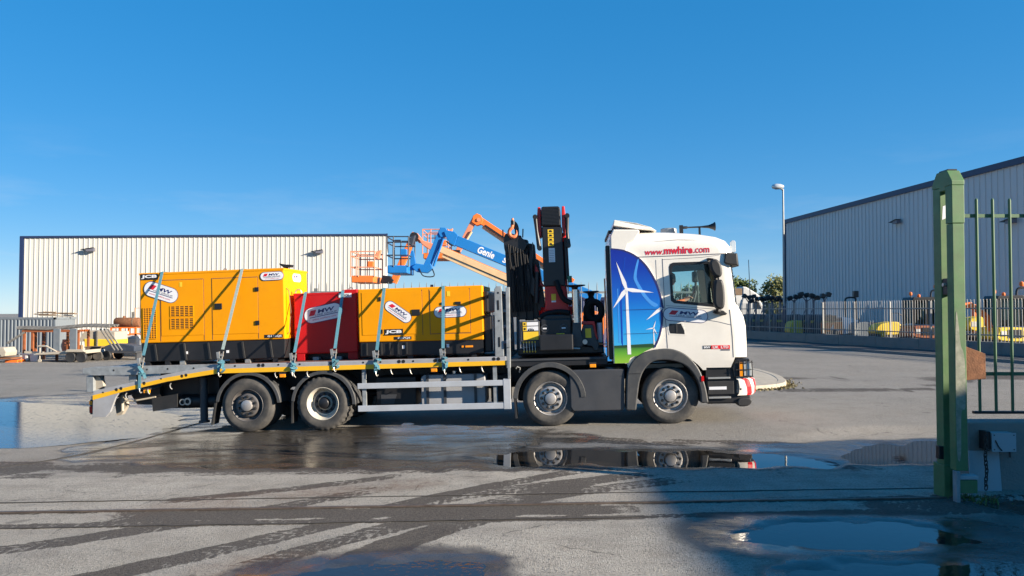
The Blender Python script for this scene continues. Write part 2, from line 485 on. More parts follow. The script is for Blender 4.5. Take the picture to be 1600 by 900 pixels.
def vnoise(X, Y, s, seed):
    """smooth value noise"""
    rng = np.random.RandomState(seed)
    T = rng.rand(64, 64)
    x, y = X * s, Y * s
    xi, yi = np.floor(x).astype(int), np.floor(y).astype(int)
    fx, fy = x - xi, y - yi
    fx = fx * fx * (3 - 2 * fx); fy = fy * fy * (3 - 2 * fy)
    g = lambda a, b: T[a % 64, b % 64]
    return (g(xi, yi) * (1 - fx) + g(xi + 1, yi) * fx) * (1 - fy) + (g(xi, yi + 1) * (1 - fx) + g(xi + 1, yi + 1) * fx) * fy

def fbm(X, Y, s, seed, o=4):
    r = 0; a = 0.5
    for i in range(o):
        r = r + a * vnoise(X, Y, s * 2 ** i, seed + i); a *= 0.5
    return r / (1 - 0.5 ** o)

def axis_vals(fine0, fine1, step, lo, hi, g=1.16):
    v = list(np.arange(fine0, fine1, step))
    a, s = v[-1], step
    while a < hi: s *= g; a += s; v.append(a)
    a, s = v[0], step; pre = []
    while a > lo: s *= g; a -= s; pre.append(a)
    return np.array(pre[::-1] + v)

# basins that hold the puddles: (outline, water level)
BASINS = [
    ([(-0.12, 10.34), (0.9, 10.28), (2.0, 10.26), (3.2, 10.24), (4.3, 10.30), (4.15, 10.75), (3.6, 11.12), (2.6, 11.30), (1.5, 11.40), (0.5, 11.34), (-0.1, 11.25)], 0.0),
    ([(4.5, 10.35), (5.6, 10.42), (6.6, 10.55), (7.6, 11.2), (7.3, 11.95), (6.4, 12.15), (5.3, 11.75), (4.6, 11.0)], 0.0),
    ([(1.95, 7.22), (2.5, 7.46), (3.2, 7.52), (3.9, 7.35), (4.2, 7.0), (3.7, 6.80), (3.0, 6.76), (2.3, 6.88)], 0.0),
    ([(-1.95, 6.0), (-1.4, 6.30), (-0.95, 6.50), (-0.5, 6.56), (-0.25, 6.42), (-0.2, 6.2), (-0.35, 5.7), (-1.0, 5.5), (-1.6, 5.6)], 0.0),
    ([(2.9, 6.48), (3.7, 6.45), (4.2, 6.3), (4.4, 5.8), (3.2, 5.5), (2.2, 5.7), (2.2, 6.2)], 0.0),
    ([(5.2, 8.05), (5.6, 8.25), (5.95, 8.1), (5.8, 7.9), (5.4, 7.85)], 0.0)]
def inside_d(X, Y, poly):
    """signed distance to a polygon, negative inside"""
    d = seg_d(X, Y, poly + poly[:1]); ins = np.zeros(X.shape, bool)
    for (x0, y0), (x1, y1) in zip(poly, poly[1:] + poly[:1]):
        c = ((y0 > Y) != (y1 > Y)) & (X < (x1 - x0) * (Y - y0) / (y1 - y0 + 1e-12) + x0)
        ins ^= c
    return np.where(ins, -d, d)
gx = axis_vals(-13.0, 9.0, 0.04, -420, 420)
gy = axis_vals(4.9, 16.0, 0.04, -80, 900)
GX, GY = np.meshgrid(gx, gy)
GZ = gz_np(GX, GY) + np.where((GY > 4) & (GY < 40), (fbm(GX, GY, 0.8, 11) - 0.5) * 0.012, 0)
NB = (fbm(GX, GY, 2.2, 61, 5) - 0.5)
RING = np.zeros_like(GX)
near_ = (GY > 4.5) & (GY < 13.5) & (GX > -4) & (GX < 9.5)
DS = []
for poly_, lev in BASINS:
    d_ = np.full(GX.shape, 9.0); pc = catmull(poly_, 6, True)
    d_[near_] = inside_d(GX[near_], GY[near_], pc)
    DS.append(d_)
dmin = np.minimum.reduce(DS)
GZ = np.where(dmin < 1.1, GZ * sstep(0.45, 1.1, dmin) + (1 - sstep(0.45, 1.1, dmin)) * (0.010 + NB * 0.012), GZ)
GZ = GZ - 0.030 * (1 - sstep(-0.22, 0.22, dmin + NB * 0.55))
RING = 1 - sstep(-0.05, 0.42, dmin + NB * 0.55)
nx, ny = len(gx), len(gy)
gm = bpy.data.meshes.new("ground")
vv = np.stack([GX, GY, GZ], -1).reshape(-1, 3)
idx = np.arange(nx * ny).reshape(ny, nx)
ff = np.stack([idx[:-1, :-1], idx[:-1, 1:], idx[1:, 1:], idx[1:, :-1]], -1).reshape(-1, 4)
gm.vertices.add(len(vv)); gm.vertices.foreach_set('co', vv.ravel())
gm.loops.add(ff.size); gm.loops.foreach_set('vertex_index', ff.ravel())
gm.polygons.add(len(ff)); gm.polygons.foreach_set('loop_start', np.arange(0, ff.size, 4)); gm.polygons.foreach_set('loop_total', np.full(len(ff), 4))
gm.polygons.foreach_set('use_smooth', np.ones(len(ff), bool))
gm.update()

# wetness and mud, painted as the stains they are (world XY in metres)
n1 = fbm(GX, GY, 0.9, 3); n2 = fbm(GX, GY, 3.0, 21); n3 = fbm(GX, GY * 2.2, 1.7, 31)
wet = np.zeros_like(GX)
def blob(cx, cy, rx, ry, rot=0, soft=0.25, nz=0.5):
    a = R(rot); dx, dy = GX - cx, GY - cy
    u = (dx * math.cos(a) + dy * math.sin(a)) / rx; w = (-dx * math.sin(a) + dy * math.cos(a)) / ry
    d = np.sqrt(u * u + w * w) + (n1 - 0.5) * nz + (n2 - 0.5) * nz * 0.5
    return 1 - sstep(1 - soft, 1 + soft, d)
wet = np.maximum(wet, blob(-3.4, 12.7, 4.0, 2.1, -4, 0.16, 0.55))          # run-off under the rear axles
wet = np.maximum(wet, 0.75 * blob(-3.0, 11.0, 3.9, 0.75, -8, 0.3, 0.9))
wet = np.maximum(wet, 0.85 * blob(-9.5, 17.6, 6.0, 4.6, 12, 0.12, 0.35))         # film that mirrors the warehouse
wet = np.maximum(wet, 0.8 * blob(5.2, 11.4, 2.2, 0.85, 8, 0.25, 0.7))
wet = np.maximum(wet, 0.6 * blob(3.3, 7.1, 1.9, 0.8, 0, 0.3, 0.6))
wet = np.maximum(wet, 0.5 * blob(5.6, 7.4, 1.6, 0.55, 0, 0.4, 1.0))
wet = np.maximum(wet, 0.9 * RING)
mud = np.zeros_like(GX)
def seg_ds(X, Y, pts):
    """distance to a polyline, signed side and arc length at the foot"""
    d = np.full(X.shape, 1e9); sgn = np.zeros(X.shape); arc = np.zeros(X.shape); L0 = 0.0
    for (x0, y0), (x1, y1) in zip(pts[:-1], pts[1:]):
        dx, dy = x1 - x0, y1 - y0; l = math.hypot(dx, dy)
        t = np.clip(((X - x0) * dx + (Y - y0) * dy) / (l * l), 0, 1)
        q = np.hypot(X - x0 - t * dx, Y - y0 - t * dy); m = q < d
        d = np.where(m, q, d); sgn = np.where(m, np.sign((X - x0) * dy - (Y - y0) * dx), sgn); arc = np.where(m, L0 + t * l, arc); L0 += l
    return d, sgn, arc, L0
near = (GY > 4.5) & (GY < 14) & (GX > -12) & (GX < 9)
def track(pts, w, amt, seed, br=0.5):
    """a muddy tyre print: tread bars across the path, broken up along it"""
    out = np.zeros_like(GX)
    pts = catmull(pts, 5)
    X, Y = (GX[near], GY[near]) if max(p[1] for p in pts) < 14 else (GX.ravel(), GY.ravel())
    n2_ = n2[near] if X.size != GX.size else n2.ravel()
    d, sg, s_, L_ = seg_ds(X, Y, pts)
    lat = d * sg
    nn = fbm(X, Y, 1.3, seed); n4 = fbm(X, Y, 5.0, seed + 7)
    edge = 1 - sstep(w * 0.82, w * 1.02, d + (n2_ - 0.5) * w * 0.5 + (n4 - 0.5) * w * 0.35)
    tread = 0.5 + 0.5 * np.sin(2 * np.pi * (s_ / 0.115 + np.abs(lat) / 0.16))
    ribs = 0.5 + 0.5 * np.cos(2 * np.pi * lat / (w * 0.8))
    pat = np.clip(0.30 + 0.65 * tread * (0.4 + 0.6 * ribs), 0, 1)
    solid = np.clip((nn - 0.5) * 4.0 + (amt - 0.74) * 3.2, 0, 1)             # where mud lies thick the tread is lost
    fade = np.clip((nn - (1 - amt) * 0.62) / 0.22, 0, 1) * sstep(0, 0.5, s_) * (1 - sstep(L_ - 0.5, L_, s_) * 0.6)
    v = edge * fade * (pat * (1 - solid) + solid)
    if X.size != GX.size: out[near] = v
    else: out = v.reshape(GX.shape)
    return out
for k, (p, w, a) in enumerate([
    ([(-4.6, 5.2), (-3.2, 6.0), (-1.9, 7.3), (-0.6, 8.6), (1.6, 9.7)], 0.17, 0.75),
    ([(-3.4, 5.1), (-2.2, 6.1), (-1.2, 7.3), (0.2, 8.5), (2.2, 9.5)], 0.17, 0.8),
    ([(-2.4, 4.9), (-1.45, 6.2), (-0.75, 7.2), (0.4, 8.3)], 0.16, 0.75),
    ([(-1.5, 6.1), (-0.75, 7.2), (-0.1, 8.2), (0.9, 9.3)], 0.20, 0.85),
    ([(-5.5, 6.2), (-4.0, 6.9), (-2.6, 8.0), (-1.5, 9.0)], 0.15, 0.6),
    ([(-3.9, 8.3), (-2.6, 9.0), (-1.2, 9.9)], 0.14, 0.7),
    ([(-2.9, 7.4), (-2.1, 8.5), (-1.4, 9.6)], 0.15, 0.6),
    ([(-1.5, 7.9), (-0.4, 9.0), (1.0, 10.0)], 0.13, 0.8),
    ([(-0.6, 7.9), (0.5, 9.0), (2.2, 10.0)], 0.13, 0.7),
    ([(-9.5, 7.1), (-4.0, 7.45), (-1.5, 7.6), (1.5, 7.75), (4.2, 7.95)], 0.10, 0.8),
    ([(-9.5, 7.64), (5, 8.53)], 0.07, 0.85),
    ([(-4.2, 7.72), (-2.4, 7.86), (-0.6, 7.95), (1.2, 8.05)], 0.2, 1.0),
    ([(-10, 10.3), (-6, 10.1), (-2, 10.2), (1.5, 10.15)], 0.3, 0.42),
    ([(-8, 11.2), (-4, 10.6), (0, 10.3)], 0.4, 0.55),
    ([(2, 10.25), (6.2, 10.3)], 0.25, 0.6),
    ([(5.0, 19.5), (9, 19.0), (12, 21)], 0.5, 0.6),
    ([(7.0, 23.5), (12.0, 22.5), (17, 25)], 0.7, 0.6),
    ([(0.5, 12.4), (4.5, 11.7), (7.5, 12.0)], 0.3, 0.55),
    ([(3, 6.0), (4.6, 6.4), (7, 6.2)], 0.5, 0.7),
    ([(3.4, 8.15), (7, 8.3)], 0.45, 0.85)]):
    mud = np.maximum(mud, track(p, w, a, 50 + k))
mud = np.maximum(mud, 0.75 * blob(-3.2, 10.5, 5.0, 0.40, -3, 0.6, 1.6))
rust = 0.6 * blob(-1.95, 6.15, 0.55, 0.35, 10, 0.4, 0.8)  # brown mud, mixed with a painted orange reflection of the large generator
rust = np.maximum(rust, 0.6 * blob(-2.4, 8.75, 1.6, 0.35, 25, 0.5, 0.9))
rust = np.maximum(rust, 0.5 * blob(-4.5, 11.5, 2.5, 0.6, 0, 0.6, 0.9))
apron = 1 - sstep(9.7, 10.9, GY + (n1 - 0.5) * 1.2)
for nm, arr in (("wet", wet), ("mud", mud), ("stain_and_reflection", rust), ("apron", apron)):
    at_ = gm.attributes.new(nm, 'FLOAT', 'POINT'); at_.data.foreach_set('value', arr.astype(np.float32).ravel())

def ground_material():
    m = bpy.data.materials.new("asphalt"); m.use_nodes = True
    N = m.node_tree.nodes; L = m.node_tree.links
    b = N["Principled BSDF"]
    tc = N.new("ShaderNodeTexCoord")
    def noise(s, d=6, r=0.6, sc=(1, 1, 1)):
        mp = N.new("ShaderNodeMapping"); mp.inputs["Scale"].default_value = sc
        L.new(tc.outputs["Object"], mp.inputs["Vector"])
        n = N.new("ShaderNodeTexNoise"); n.inputs["Scale"].default_value = s; n.inputs["Detail"].default_value = d; n.inputs["Roughness"].default_value = r
        L.new(mp.outputs[0], n.inputs["Vector"]); return n.outputs["Fac"]
    def rng(x, a, b_, c=0.0, d=1.0):
        r = N.new("ShaderNodeMapRange"); r.inputs[1].default_value = a; r.inputs[2].default_value = b_; r.inputs[3].default_value = c; r.inputs[4].default_value = d
        L.new(x, r.inputs[0]); return r.outputs[0]
    def mixc(f, a, c):
        x = N.new("ShaderNodeMix"); x.data_type = 'RGBA'
        for s, i in ((f, 0), (a, 6), (c, 7)):
            if hasattr(s, 'links'): L.new(s, x.inputs[i])
            elif i == 0: x.inputs[0].default_value = s
            else: x.inputs[i].default_value = (*s, 1)
        return x.outputs[2]
    def math_(op, a, c):
        x = N.new("ShaderNodeMath"); x.operation = op; x.use_clamp = True
        for s, i in ((a, 0), (c, 1)):
            if hasattr(s, 'links'): L.new(s, x.inputs[i])
            else: x.inputs[i].default_value = s
        return x.outputs[0]
    def attr(n):
        a = N.new("ShaderNodeAttribute"); a.attribute_name = n; return a.outputs["Fac"]
    big = noise(0.25); mid = noise(1.7, 8, 0.7); fine = noise(38, 4, 0.7); grit = noise(120, 2, 0.6); med = noise(9, 5, 0.65); streak = noise(0.9, 6, 0.65, (1, 3.2, 1))
    c = mixc(rng(big, 0.35, 0.65), (0.175, 0.163, 0.143), (0.235, 0.218, 0.19))
    c = mixc(attr('apron'), c, mixc(rng(big, 0.35, 0.65), (0.275, 0.248, 0.203), (0.385, 0.35, 0.293)))
    c = mixc(math_('MULTIPLY', rng(streak, 0.47, 0.68), 0.6), c, (0.19, 0.178, 0.155))
    c = mixc(math_('MULTIPLY', rng(mid, 0.47, 0.66), 0.6), c, (0.165, 0.143, 0.115))
    c = mixc(math_('MULTIPLY', rng(fine, 0.51, 0.64), 0.8), c, (0.105, 0.097, 0.085))
    c = mixc(math_('MULTIPLY', rng(grit, 0.55, 0.68), 0.7), c, (0.52, 0.49, 0.44))
    # hairline joints and cracks
    vo = N.new("ShaderNodeTexVoronoi"); vo.feature = 'DISTANCE_TO_EDGE'; vo.inputs["Scale"].default_value = 0.42
    dm = N.new("ShaderNodeMapping"); L.new(tc.outputs["Object"], dm.inputs["Vector"])
    dn = N.new("ShaderNodeTexNoise"); dn.inputs["Scale"].default_value = 1.5; dn.inputs["Detail"].default_value = 6; L.new(tc.outputs["Object"], dn.inputs["Vector"])
    ad = N.new("ShaderNodeMixRGB"); ad.blend_type = 'ADD'; ad.inputs[0].default_value = 0.5
    L.new(dm.outputs[0], ad.inputs[1]); L.new(dn.outputs["Color"], ad.inputs[2]); L.new(ad.outputs[0], vo.inputs["Vector"])
    crack = math_('MULTIPLY', rng(vo.outputs["Distance"], 0.0, 0.006, 1, 0), rng(mid, 0.45, 0.6))
    c = mixc(math_('MULTIPLY', crack, 0.85), c, (0.05, 0.046, 0.042))
    def lin(*terms):
        acc = None
        for x, k, o_ in terms:
            q = N.new("ShaderNodeMath"); q.operation = 'MULTIPLY_ADD'; L.new(x, q.inputs[0]); q.inputs[1].default_value = k; q.inputs[2].default_value = o_
            if acc is None: acc = q.outputs[0]
            else:
                w = N.new("ShaderNodeMath"); w.operation = 'ADD'; L.new(acc, w.inputs[0]); L.new(q.outputs[0], w.inputs[1]); acc = w.outputs[0]
        return acc
    spot = noise(2.6, 3, 0.5); c = mixc(math_('MULTIPLY', rng(spot, 0.68, 0.74), 0.55), c, (0.085, 0.075, 0.065))
    mu = rng(lin((attr("mud"), 1.35, 0.0), (mid, 0.7, -0.35), (med, 1.1, -0.55), (fine, 0.9, -0.45)), 0.32, 0.66)
    c = mixc(math_('MULTIPLY', mu, 0.90), c, mixc(rng(fine, 0.4, 0.62), (0.080, 0.065, 0.052), (0.030, 0.024, 0.019)))
    st = math_('MULTIPLY', attr("stain_and_reflection"), rng(mid, 0.35, 0.65))
    c = mixc(math_('MULTIPLY', st, 0.8), c, (0.135, 0.062, 0.030))
    wv = attr("wet")
    wm = math_('ADD', wv, math_('MULTIPLY', math_('SUBTRACT', mid, 0.5), wv))
    wm = math_('MULTIPLY', rng(wm, 0.18, 0.62), 1.0)
    c = mixc(math_('MULTIPLY', wm, 0.9), c, (0.036, 0.031, 0.026))
    L.new(c, b.inputs["Base Color"])
    film = math_('MULTIPLY', rng(wm, 0.35, 1.0), rng(streak, 0.30, 0.55, 0.55, 1.0))
    rgh = N.new("ShaderNodeMix"); rgh.data_type = 'FLOAT'
    L.new(film, rgh.inputs[0]); rgh.inputs[2].default_value = 0.88; rgh.inputs[3].default_value = 0.09
    L.new(rgh.outputs[0], b.inputs["Roughness"])
    b.inputs["Specular IOR Level"].default_value = 0.42
    h = N.new("ShaderNodeMath"); h.operation = 'ADD'
    L.new(fine, h.inputs[0]); L.new(math_('MULTIPLY', grit, 0.7), h.inputs[1])
    bp = N.new("ShaderNodeBump"); bp.inputs["Distance"].default_value = 0.014
    sw = N.new("ShaderNodeMix"); sw.data_type = 'FLOAT'; L.new(film, sw.inputs[0]); sw.inputs[2].default_value = 0.9; sw.inputs[3].default_value = 0.085
    L.new(sw.outputs[0], bp.inputs["Strength"]); L.new(h.outputs[0], bp.inputs["Height"])
    L.new(bp.outputs[0], b.inputs["Normal"])
    return m
gm.materials.append(ground_material())
go = bpy.data.objects.new("ground", gm); COL.objects.link(go); go["kind"] = "structure"

# puddles: flat sheets of water with broken shores
def water_material():
    m = bpy.data.materials.new("puddle_water"); m.use_nodes = True
    N = m.node_tree.nodes; L = m.node_tree.links; b = N["Principled BSDF"]
    b.inputs["Base Color"].default_value = (0.022, 0.018, 0.014, 1); b.inputs["Roughness"].default_value = 0.012; b.inputs["IOR"].default_value = 1.36
    b.inputs["Specular IOR Level"].default_value = 0.62
    tc = N.new("ShaderNodeTexCoord"); n = N.new("ShaderNodeTexNoise"); n.inputs["Scale"].default_value = 7; n.inputs["Detail"].default_value = 3
    L.new(tc.outputs["Object"], n.inputs["Vector"])
    bp = N.new("ShaderNodeBump"); bp.inputs["Strength"].default_value = 0.02; bp.inputs["Distance"].default_value = 0.02
    L.new(n.outputs["Fac"], bp.inputs["Height"]); L.new(bp.outputs[0], b.inputs["Normal"])
    return m
M['water'] = water_material()
def film_material():
    """thin water over coarse tarmac: a rippled sheet with grit standing through it"""
    m = water_material(); m.name = 'water_film'
    N = m.node_tree.nodes; L = m.node_tree.links; b = N["Principled BSDF"]
    b.inputs["Roughness"].default_value = 0.10
    b.inputs["IOR"].default_value = 1.6; b.inputs["Specular IOR Level"].default_value = 0.9
    tc = N.new("ShaderNodeTexCoord")
    n1 = N.new("ShaderNodeTexNoise"); n1.inputs["Scale"].default_value = 22; n1.inputs["Detail"].default_value = 6; n1.inputs["Roughness"].default_value = 0.7
    mp = N.new("ShaderNodeMapping"); mp.inputs["Scale"].default_value = (1, 2.6, 1); L.new(tc.outputs["Object"], mp.inputs[0]); L.new(mp.outputs[0], n1.inputs["Vector"])
    bp = N.new("ShaderNodeBump"); bp.inputs["Strength"].default_value = 0.03; bp.inputs["Distance"].default_value = 0.02
    L.new(n1.outputs["Fac"], bp.inputs["Height"]); L.new(bp.outputs[0], b.inputs["Normal"])
    n9 = N.new("ShaderNodeTexNoise"); n9.inputs["Scale"].default_value = 9; n9.inputs["Detail"].default_value = 8; n9.inputs["Roughness"].default_value = 0.75; L.new(mp.outputs[0], n9.inputs["Vector"])
    r = N.new("ShaderNodeMapRange"); r.inputs[1].default_value = 0.57; r.inputs[2].default_value = 0.63
    L.new(n9.outputs["Fac"], r.inputs[0])
    mc = N.new("ShaderNodeMix"); mc.data_type = 'RGBA'; mc.inputs[6].default_value = (0.05, 0.048, 0.045, 1); mc.inputs[7].default_value = (0.10, 0.095, 0.085, 1)
    L.new(r.outputs[0], mc.inputs[0]); L.new(mc.outputs[2], b.inputs["Base Color"])
    mr = N.new("ShaderNodeMapRange"); mr.inputs[3].default_value = 0.07; mr.inputs[4].default_value = 0.75; L.new(r.outputs[0], mr.inputs[0]); L.new(mr.outputs[0], b.inputs["Roughness"])
    return m
M['film'] = film_material()
M['ripple'] = water_material(); M['ripple'].name = 'rippled_water'
for n_ in M['ripple'].node_tree.nodes:
    if n_.type == 'BUMP': n_.inputs['Strength'].default_value = 0.07
    if n_.type == 'TEX_NOISE': n_.inputs['Scale'].default_value = 16
def puddle(pts, z, seed, rough=0.05):
    rs = random.Random(seed)
    p = catmull(pts, 14, True)
    q = []
    for i, (x, y) in enumerate(p):
        a = rough * (fbm(np.array([x * 1.0]), np.array([y * 1.0]), 3.5, seed)[0] - 0.5) * 2
        q.append((x + a + rs.uniform(-1, 1) * rough * 0.12, y + a * 0.5 + rs.uniform(-1, 1) * rough * 0.08))
    me = bpy.data.meshes.new("puddle")
    me.from_pydata([(x, y, z) for x, y in q], [], [tuple(range(len(q)))])
    me.materials.append(M['water'])
    o = bpy.data.objects.new("puddle", me); COL.objects.link(o); o["kind"] = "structure"
    return o
for k_, (poly_, lev) in enumerate(BASINS):
    cx_ = sum(q[0] for q in poly_) / len(poly_); cy_ = sum(q[1] for q in poly_) / len(poly_)
    big = [(cx_ + (x - cx_) * 1.14 + (0.12 if x > cx_ else -0.12), cy_ + (y - cy_) * 1.25 + (0.06 if y > cy_ else -0.06)) for x, y in poly_]
    o_ = puddle(big, -0.004 - 0.0013 * k_, 5 + k_, 0.0)
    if k_ in (2, 3, 4): o_.data.materials[0] = M['ripple']
M['water'] = M['film']
puddle([(-10.4, 13.2), (-8.4, 12.9), (-7.2, 13.6), (-6.3, 14.6), (-6.6, 16.0), (-8.2, 17.8), (-10.5, 18.7), (-13, 19.5), (-14.8, 18.0), (-12.6, 14.6)], gz(-8.5, 15) + 0.018, 16, 0.3)

# sliding-gate track: a steel rail between two dark slots set into the paving, and the thinner joints either side
def strip(name, pts, w, z0, h, m, kind='structure'):
    mb = MB()
    P = [Vector((x, y, gz(x, y) + z0)) for x, y in pts]
    mb.ribbon(P, (0, 1, 0), w, h)
    o = link(mb.mesh(name, m), name); o["kind"] = kind
    return o
M['slot'] = mat('slot_dark', (0.03, 0.027, 0.024), 0.95, var=0.4, vs=6, dirt=0.5, dcol=(0.1, 0.09, 0.075), ds=7)
M['rail_steel'] = mat('track_steel', (0.12, 0.095, 0.08), 0.55, metal=0.5, var=0.35, vs=6)
def line(x0, y0, x1, y1, n=60, jit=0.006):
    return [(x0 + (x1 - x0) * i / n, y0 + (y1 - y0) * i / n + random.uniform(-jit, jit)) for i in range(n + 1)]
strip('gate_track', line(-9.5, 7.62, 5.1, 8.52, 60, 0.001), 0.035, 0.012, 0.016, M['rail_steel'])
strip('track_slot', line(-9.5, 7.665, 5.1, 8.565, 90), 0.05, 0.005, 0.004, M['slot'])
strip('paving_joint', line(-10, 8.06, 5.2, 9.0, 90, 0.01), 0.022, 0.005, 0.004, M['slot'])
strip('paving_joint', line(-9.5, 7.0, 3.4, 7.88, 90, 0.015), 0.03, 0.005, 0.004, M['slot'])
strip('paving_joint', catmull([(-11, 8.4), (-8.0, 9.9), (-6.9, 11.4), (-6.6, 13.4), (-6.3, 16.0)], 12), 0.04, 0.006, 0.004, M['slot'])

# footpath island with a rounded kerb behind the cab
def island():
    b0 = 0.0
    out = [(1.5, 19.4), (4.2, 18.9), (5.9, 19.1), (7.0, 20.0), (7.55, 21.6), (7.8, 23.5), (7.7, 25.6), (7.0, 27.0), (5.0, 27.8), (1.5, 28.0)]
    c = catmull(out, 6)
    cen = (3.5, 23.5)
    top = MB(); zt = 0.19
    inner = [(x + (cen[0] - x) * 0.05, y + (cen[1] - y) * 0.05) for x, y in c]
    top.prism(inner, -0.05, zt - 0.006, 'xy')
    o = link(top.mesh('footpath', M['kerb']), 'footpath'); o["kind"] = 'structure'
    # kerb stones, each one a piece of the footpath
    acc = 0; i = 0
    P = [Vector((x, y, 0)) for x, y in c]
    while i < len(P) - 2:
        j = i; l = 0
        while j < len(P) - 1 and l < 0.9:
            l += (P[j + 1] - P[j]).length; j += 1
        k = MB()
        a = [c[q] for q in range(i, j + 1)]; b = [inner[q] for q in range(j, i - 1, -1)]
        a[0] = tuple(np.array(a[0]) * .99 + np.array(a[1]) * .01)
        k.prism(a + b, -0.05, zt + random.uniform(-.003, .003), 'xy')
        s = link(k.mesh('kerb_stone', M['kerb']), 'kerb_stone', o, 0.02)
        i = j
    # moss and weeds along the kerb foot
    mo = MB()
    for q in range(len(c) - 1):
        for _ in range(26):
            t = random.random(); x = c[q][0] * (1 - t) + c[q + 1][0] * t; y = c[q][1] * (1 - t) + c[q + 1][1] * t
            dx, dy = x - cen[0], y - cen[1]; l = math.hypot(dx, dy); d = abs(random.gauss(0, 0.16))
            x += dx / l * d; y += dy / l * d; h = random.uniform(.01, .05); z = gz(x, y)
            a = random.uniform(0, 6.3); u, w = math.cos(a) * .04, math.sin(a) * .04
            mo.add([(x - u, y - w, z - .01), (x + u, y + w, z - .01), (x + u * .3 + w * .6, y + w * .3 - u * .6, z + h)], [(0, 1, 2)])
    m = link(mo.mesh('moss', M['moss']), 'moss'); tag(m, 'dry moss and weeds along the kerb of the rounded footpath', 'moss', kind='stuff')
island()
# ------------------------------------------------------------------ warehouses
def frame_from(origin, xdir):
    x = Vector((xdir[0], xdir[1], 0)).normalized(); y = Vector((-x.y, x.x, 0))
    return Matrix(((x.x, y.x, 0, origin[0]), (x.y, y.y, 0, origin[1]), (0, 0, 1, origin[2]), (0, 0, 0, 1)))

def sheet_mesh(name, m, ribs, pitch, depth, base_w, top_w):
    """one profiled cladding sheet, unit height, ribs standing towards -y"""
    prof = []
    for k in range(ribs):
        c = (k + 0.5) * pitch
        prof += [(c - pitch / 2, 0), (c - base_w / 2, 0), (c - top_w / 2, -depth), (c + top_w / 2, -depth), (c + base_w / 2, 0)]
    prof.append((ribs * pitch, 0))
    mb = MB()
    vs = [(x, y, 0) for x, y in prof] + [(x, y, 1) for x, y in prof]
    n = len(prof)
    mb.add(vs, [(i, i + 1, i + 1 + n, i + n) for i in range(n - 1)])
    return mb.mesh(name, m)

def wall_sheets(parent, me, n, w, hfun, frame=None, x0=0, y0=0, rotz=0):
    for i in range(n):
        o = link(me, 'cladding_sheet', parent)
        h = hfun((i + 0.5) * w)
        if rotz: o.location = (x0, y0 + i * w, 0)
        else: o.location = (x0 + i * w, y0, 0)
        o.rotation_euler = (0, 0, rotz)
        o.scale = (1, 1, h)
FL = frame_from((-35.5, 56, -1.05), (25.7, 4.0))
wl_len = 26.0
wl = thing('warehouse', 'long cream profiled metal warehouse with dark blue roof trim, behind the loaded truck', 'building', (0, 0, 0), FL)
shL = sheet_mesh('cladding_sheet', M['clad_l'], 3, 1 / 3.0, 0.036, 0.09, 0.05)
hL = lambda x: 8.36 + 0.58 * x / wl_len
wall_sheets(wl, shL, 26, 1.0, hL)
wall_sheets(wl, shL, 18, 1.0, lambda x: 8.94, x0=26.0, y0=0.0, rotz=R(90))
part('structure_core', MB().box(0.02, 25.98, 0.06, 17.9, 0, 8.3), M['clad_l'], wl)
part('eaves_trim', MB().prism([(-0.12, 8.35), (26.06, 8.93), (26.06, 9.05), (-0.12, 8.48)], -0.14, 0.12), M['trim_blue'], wl)
part('corner_trim', MB().box(-0.14, 0.10, -0.13, 0.1, 0, 8.45), M['trim_blue'], wl)
part('end_trim', MB().box(26.02, 26.14, -0.09, 18.0, 8.9, 9.07), M['trim_blue'], wl)
part('roof', MB().prism([(0.0, 8.44), (26.0, 9.02), (26.0, 9.03), (0.0, 8.46)], 0.13, 18.0), M['clad_r'], wl)

def flood(x, y, z, frame, label, group):
    t = thing('flood_light', label, 'wall light', (x, y, z), frame, group)
    part('housing', MB().box(x - 0.28, x + 0.28, y - 0.42, y - 0.12, z - 0.10, z + 0.14), M['print_grey'], t, 0.02)
    part('bracket', MB().bar((x, y - 0.02, z), (x, y - 0.15, z), 0.08, 0.08), M['galv'], t)
    part('visor', MB().prism([(x - 0.62, z + 0.02), (x + 0.24, z + 0.16), (x + 0.24, z + 0.20), (x - 0.62, z + 0.05)], y - 0.5, y - 0.1), M['print_black'], t)
flood(4.7, 0, 7.5, FL, 'dark floodlight high on the left end of the cream warehouse', 'warehouse floodlights')
flood(21.0, 0, 7.55, FL, 'dark floodlight on the cream warehouse above the red tank', 'warehouse floodlights')

RC = (25.5, 72.0)
rdir = Vector((0.0885, -1.0)).normalized()
FRT = frame_from((RC[0], RC[1], 0), rdir)
wr = thing('warehouse', 'tall grey profiled metal warehouse with dark roof edge behind the palisade fence', 'building', (0, 0, 0), FRT)
hR = 10.15
shR = sheet_mesh('cladding_sheet', M['clad_r'], 2, 0.5, 0.055, 0.13, 0.07)
wall_sheets(wr, shR, 30, 1.0, lambda x: hR)
part('structure_core', MB().box(0.02, 29.98, 0.08, 7.9, 0, hR - 0.1), M['clad_r'], wr)
part('eaves_trim', MB().box(-0.15, 30.1, -0.16, 0.14, hR - 0.02, hR + 0.34), M['trim_blue'], wr)
part('corner_trim', MB().box(-0.16, 0.12, -0.13, 0.2, 0, hR - 0.03), M['trim_blue'], wr)
part('roof', MB().prism([(0.15, hR + 0.1), (4, hR + 0.4), (8, hR + 0.1)], 0, 30, 'yz'), M['clad_r'], wr)
for xx, zz, nm in ((18.2, 8.2, 'dark floodlight on the grey warehouse wall, left of the green gate post'), (23.2, 8.1, 'dark floodlight on the grey warehouse just behind the green gate post'),
                   (29.1, 7.0, 'dark floodlight on the grey warehouse right of the green gate post')):
    flood(xx, 0, zz, FRT, nm, 'warehouse floodlights')

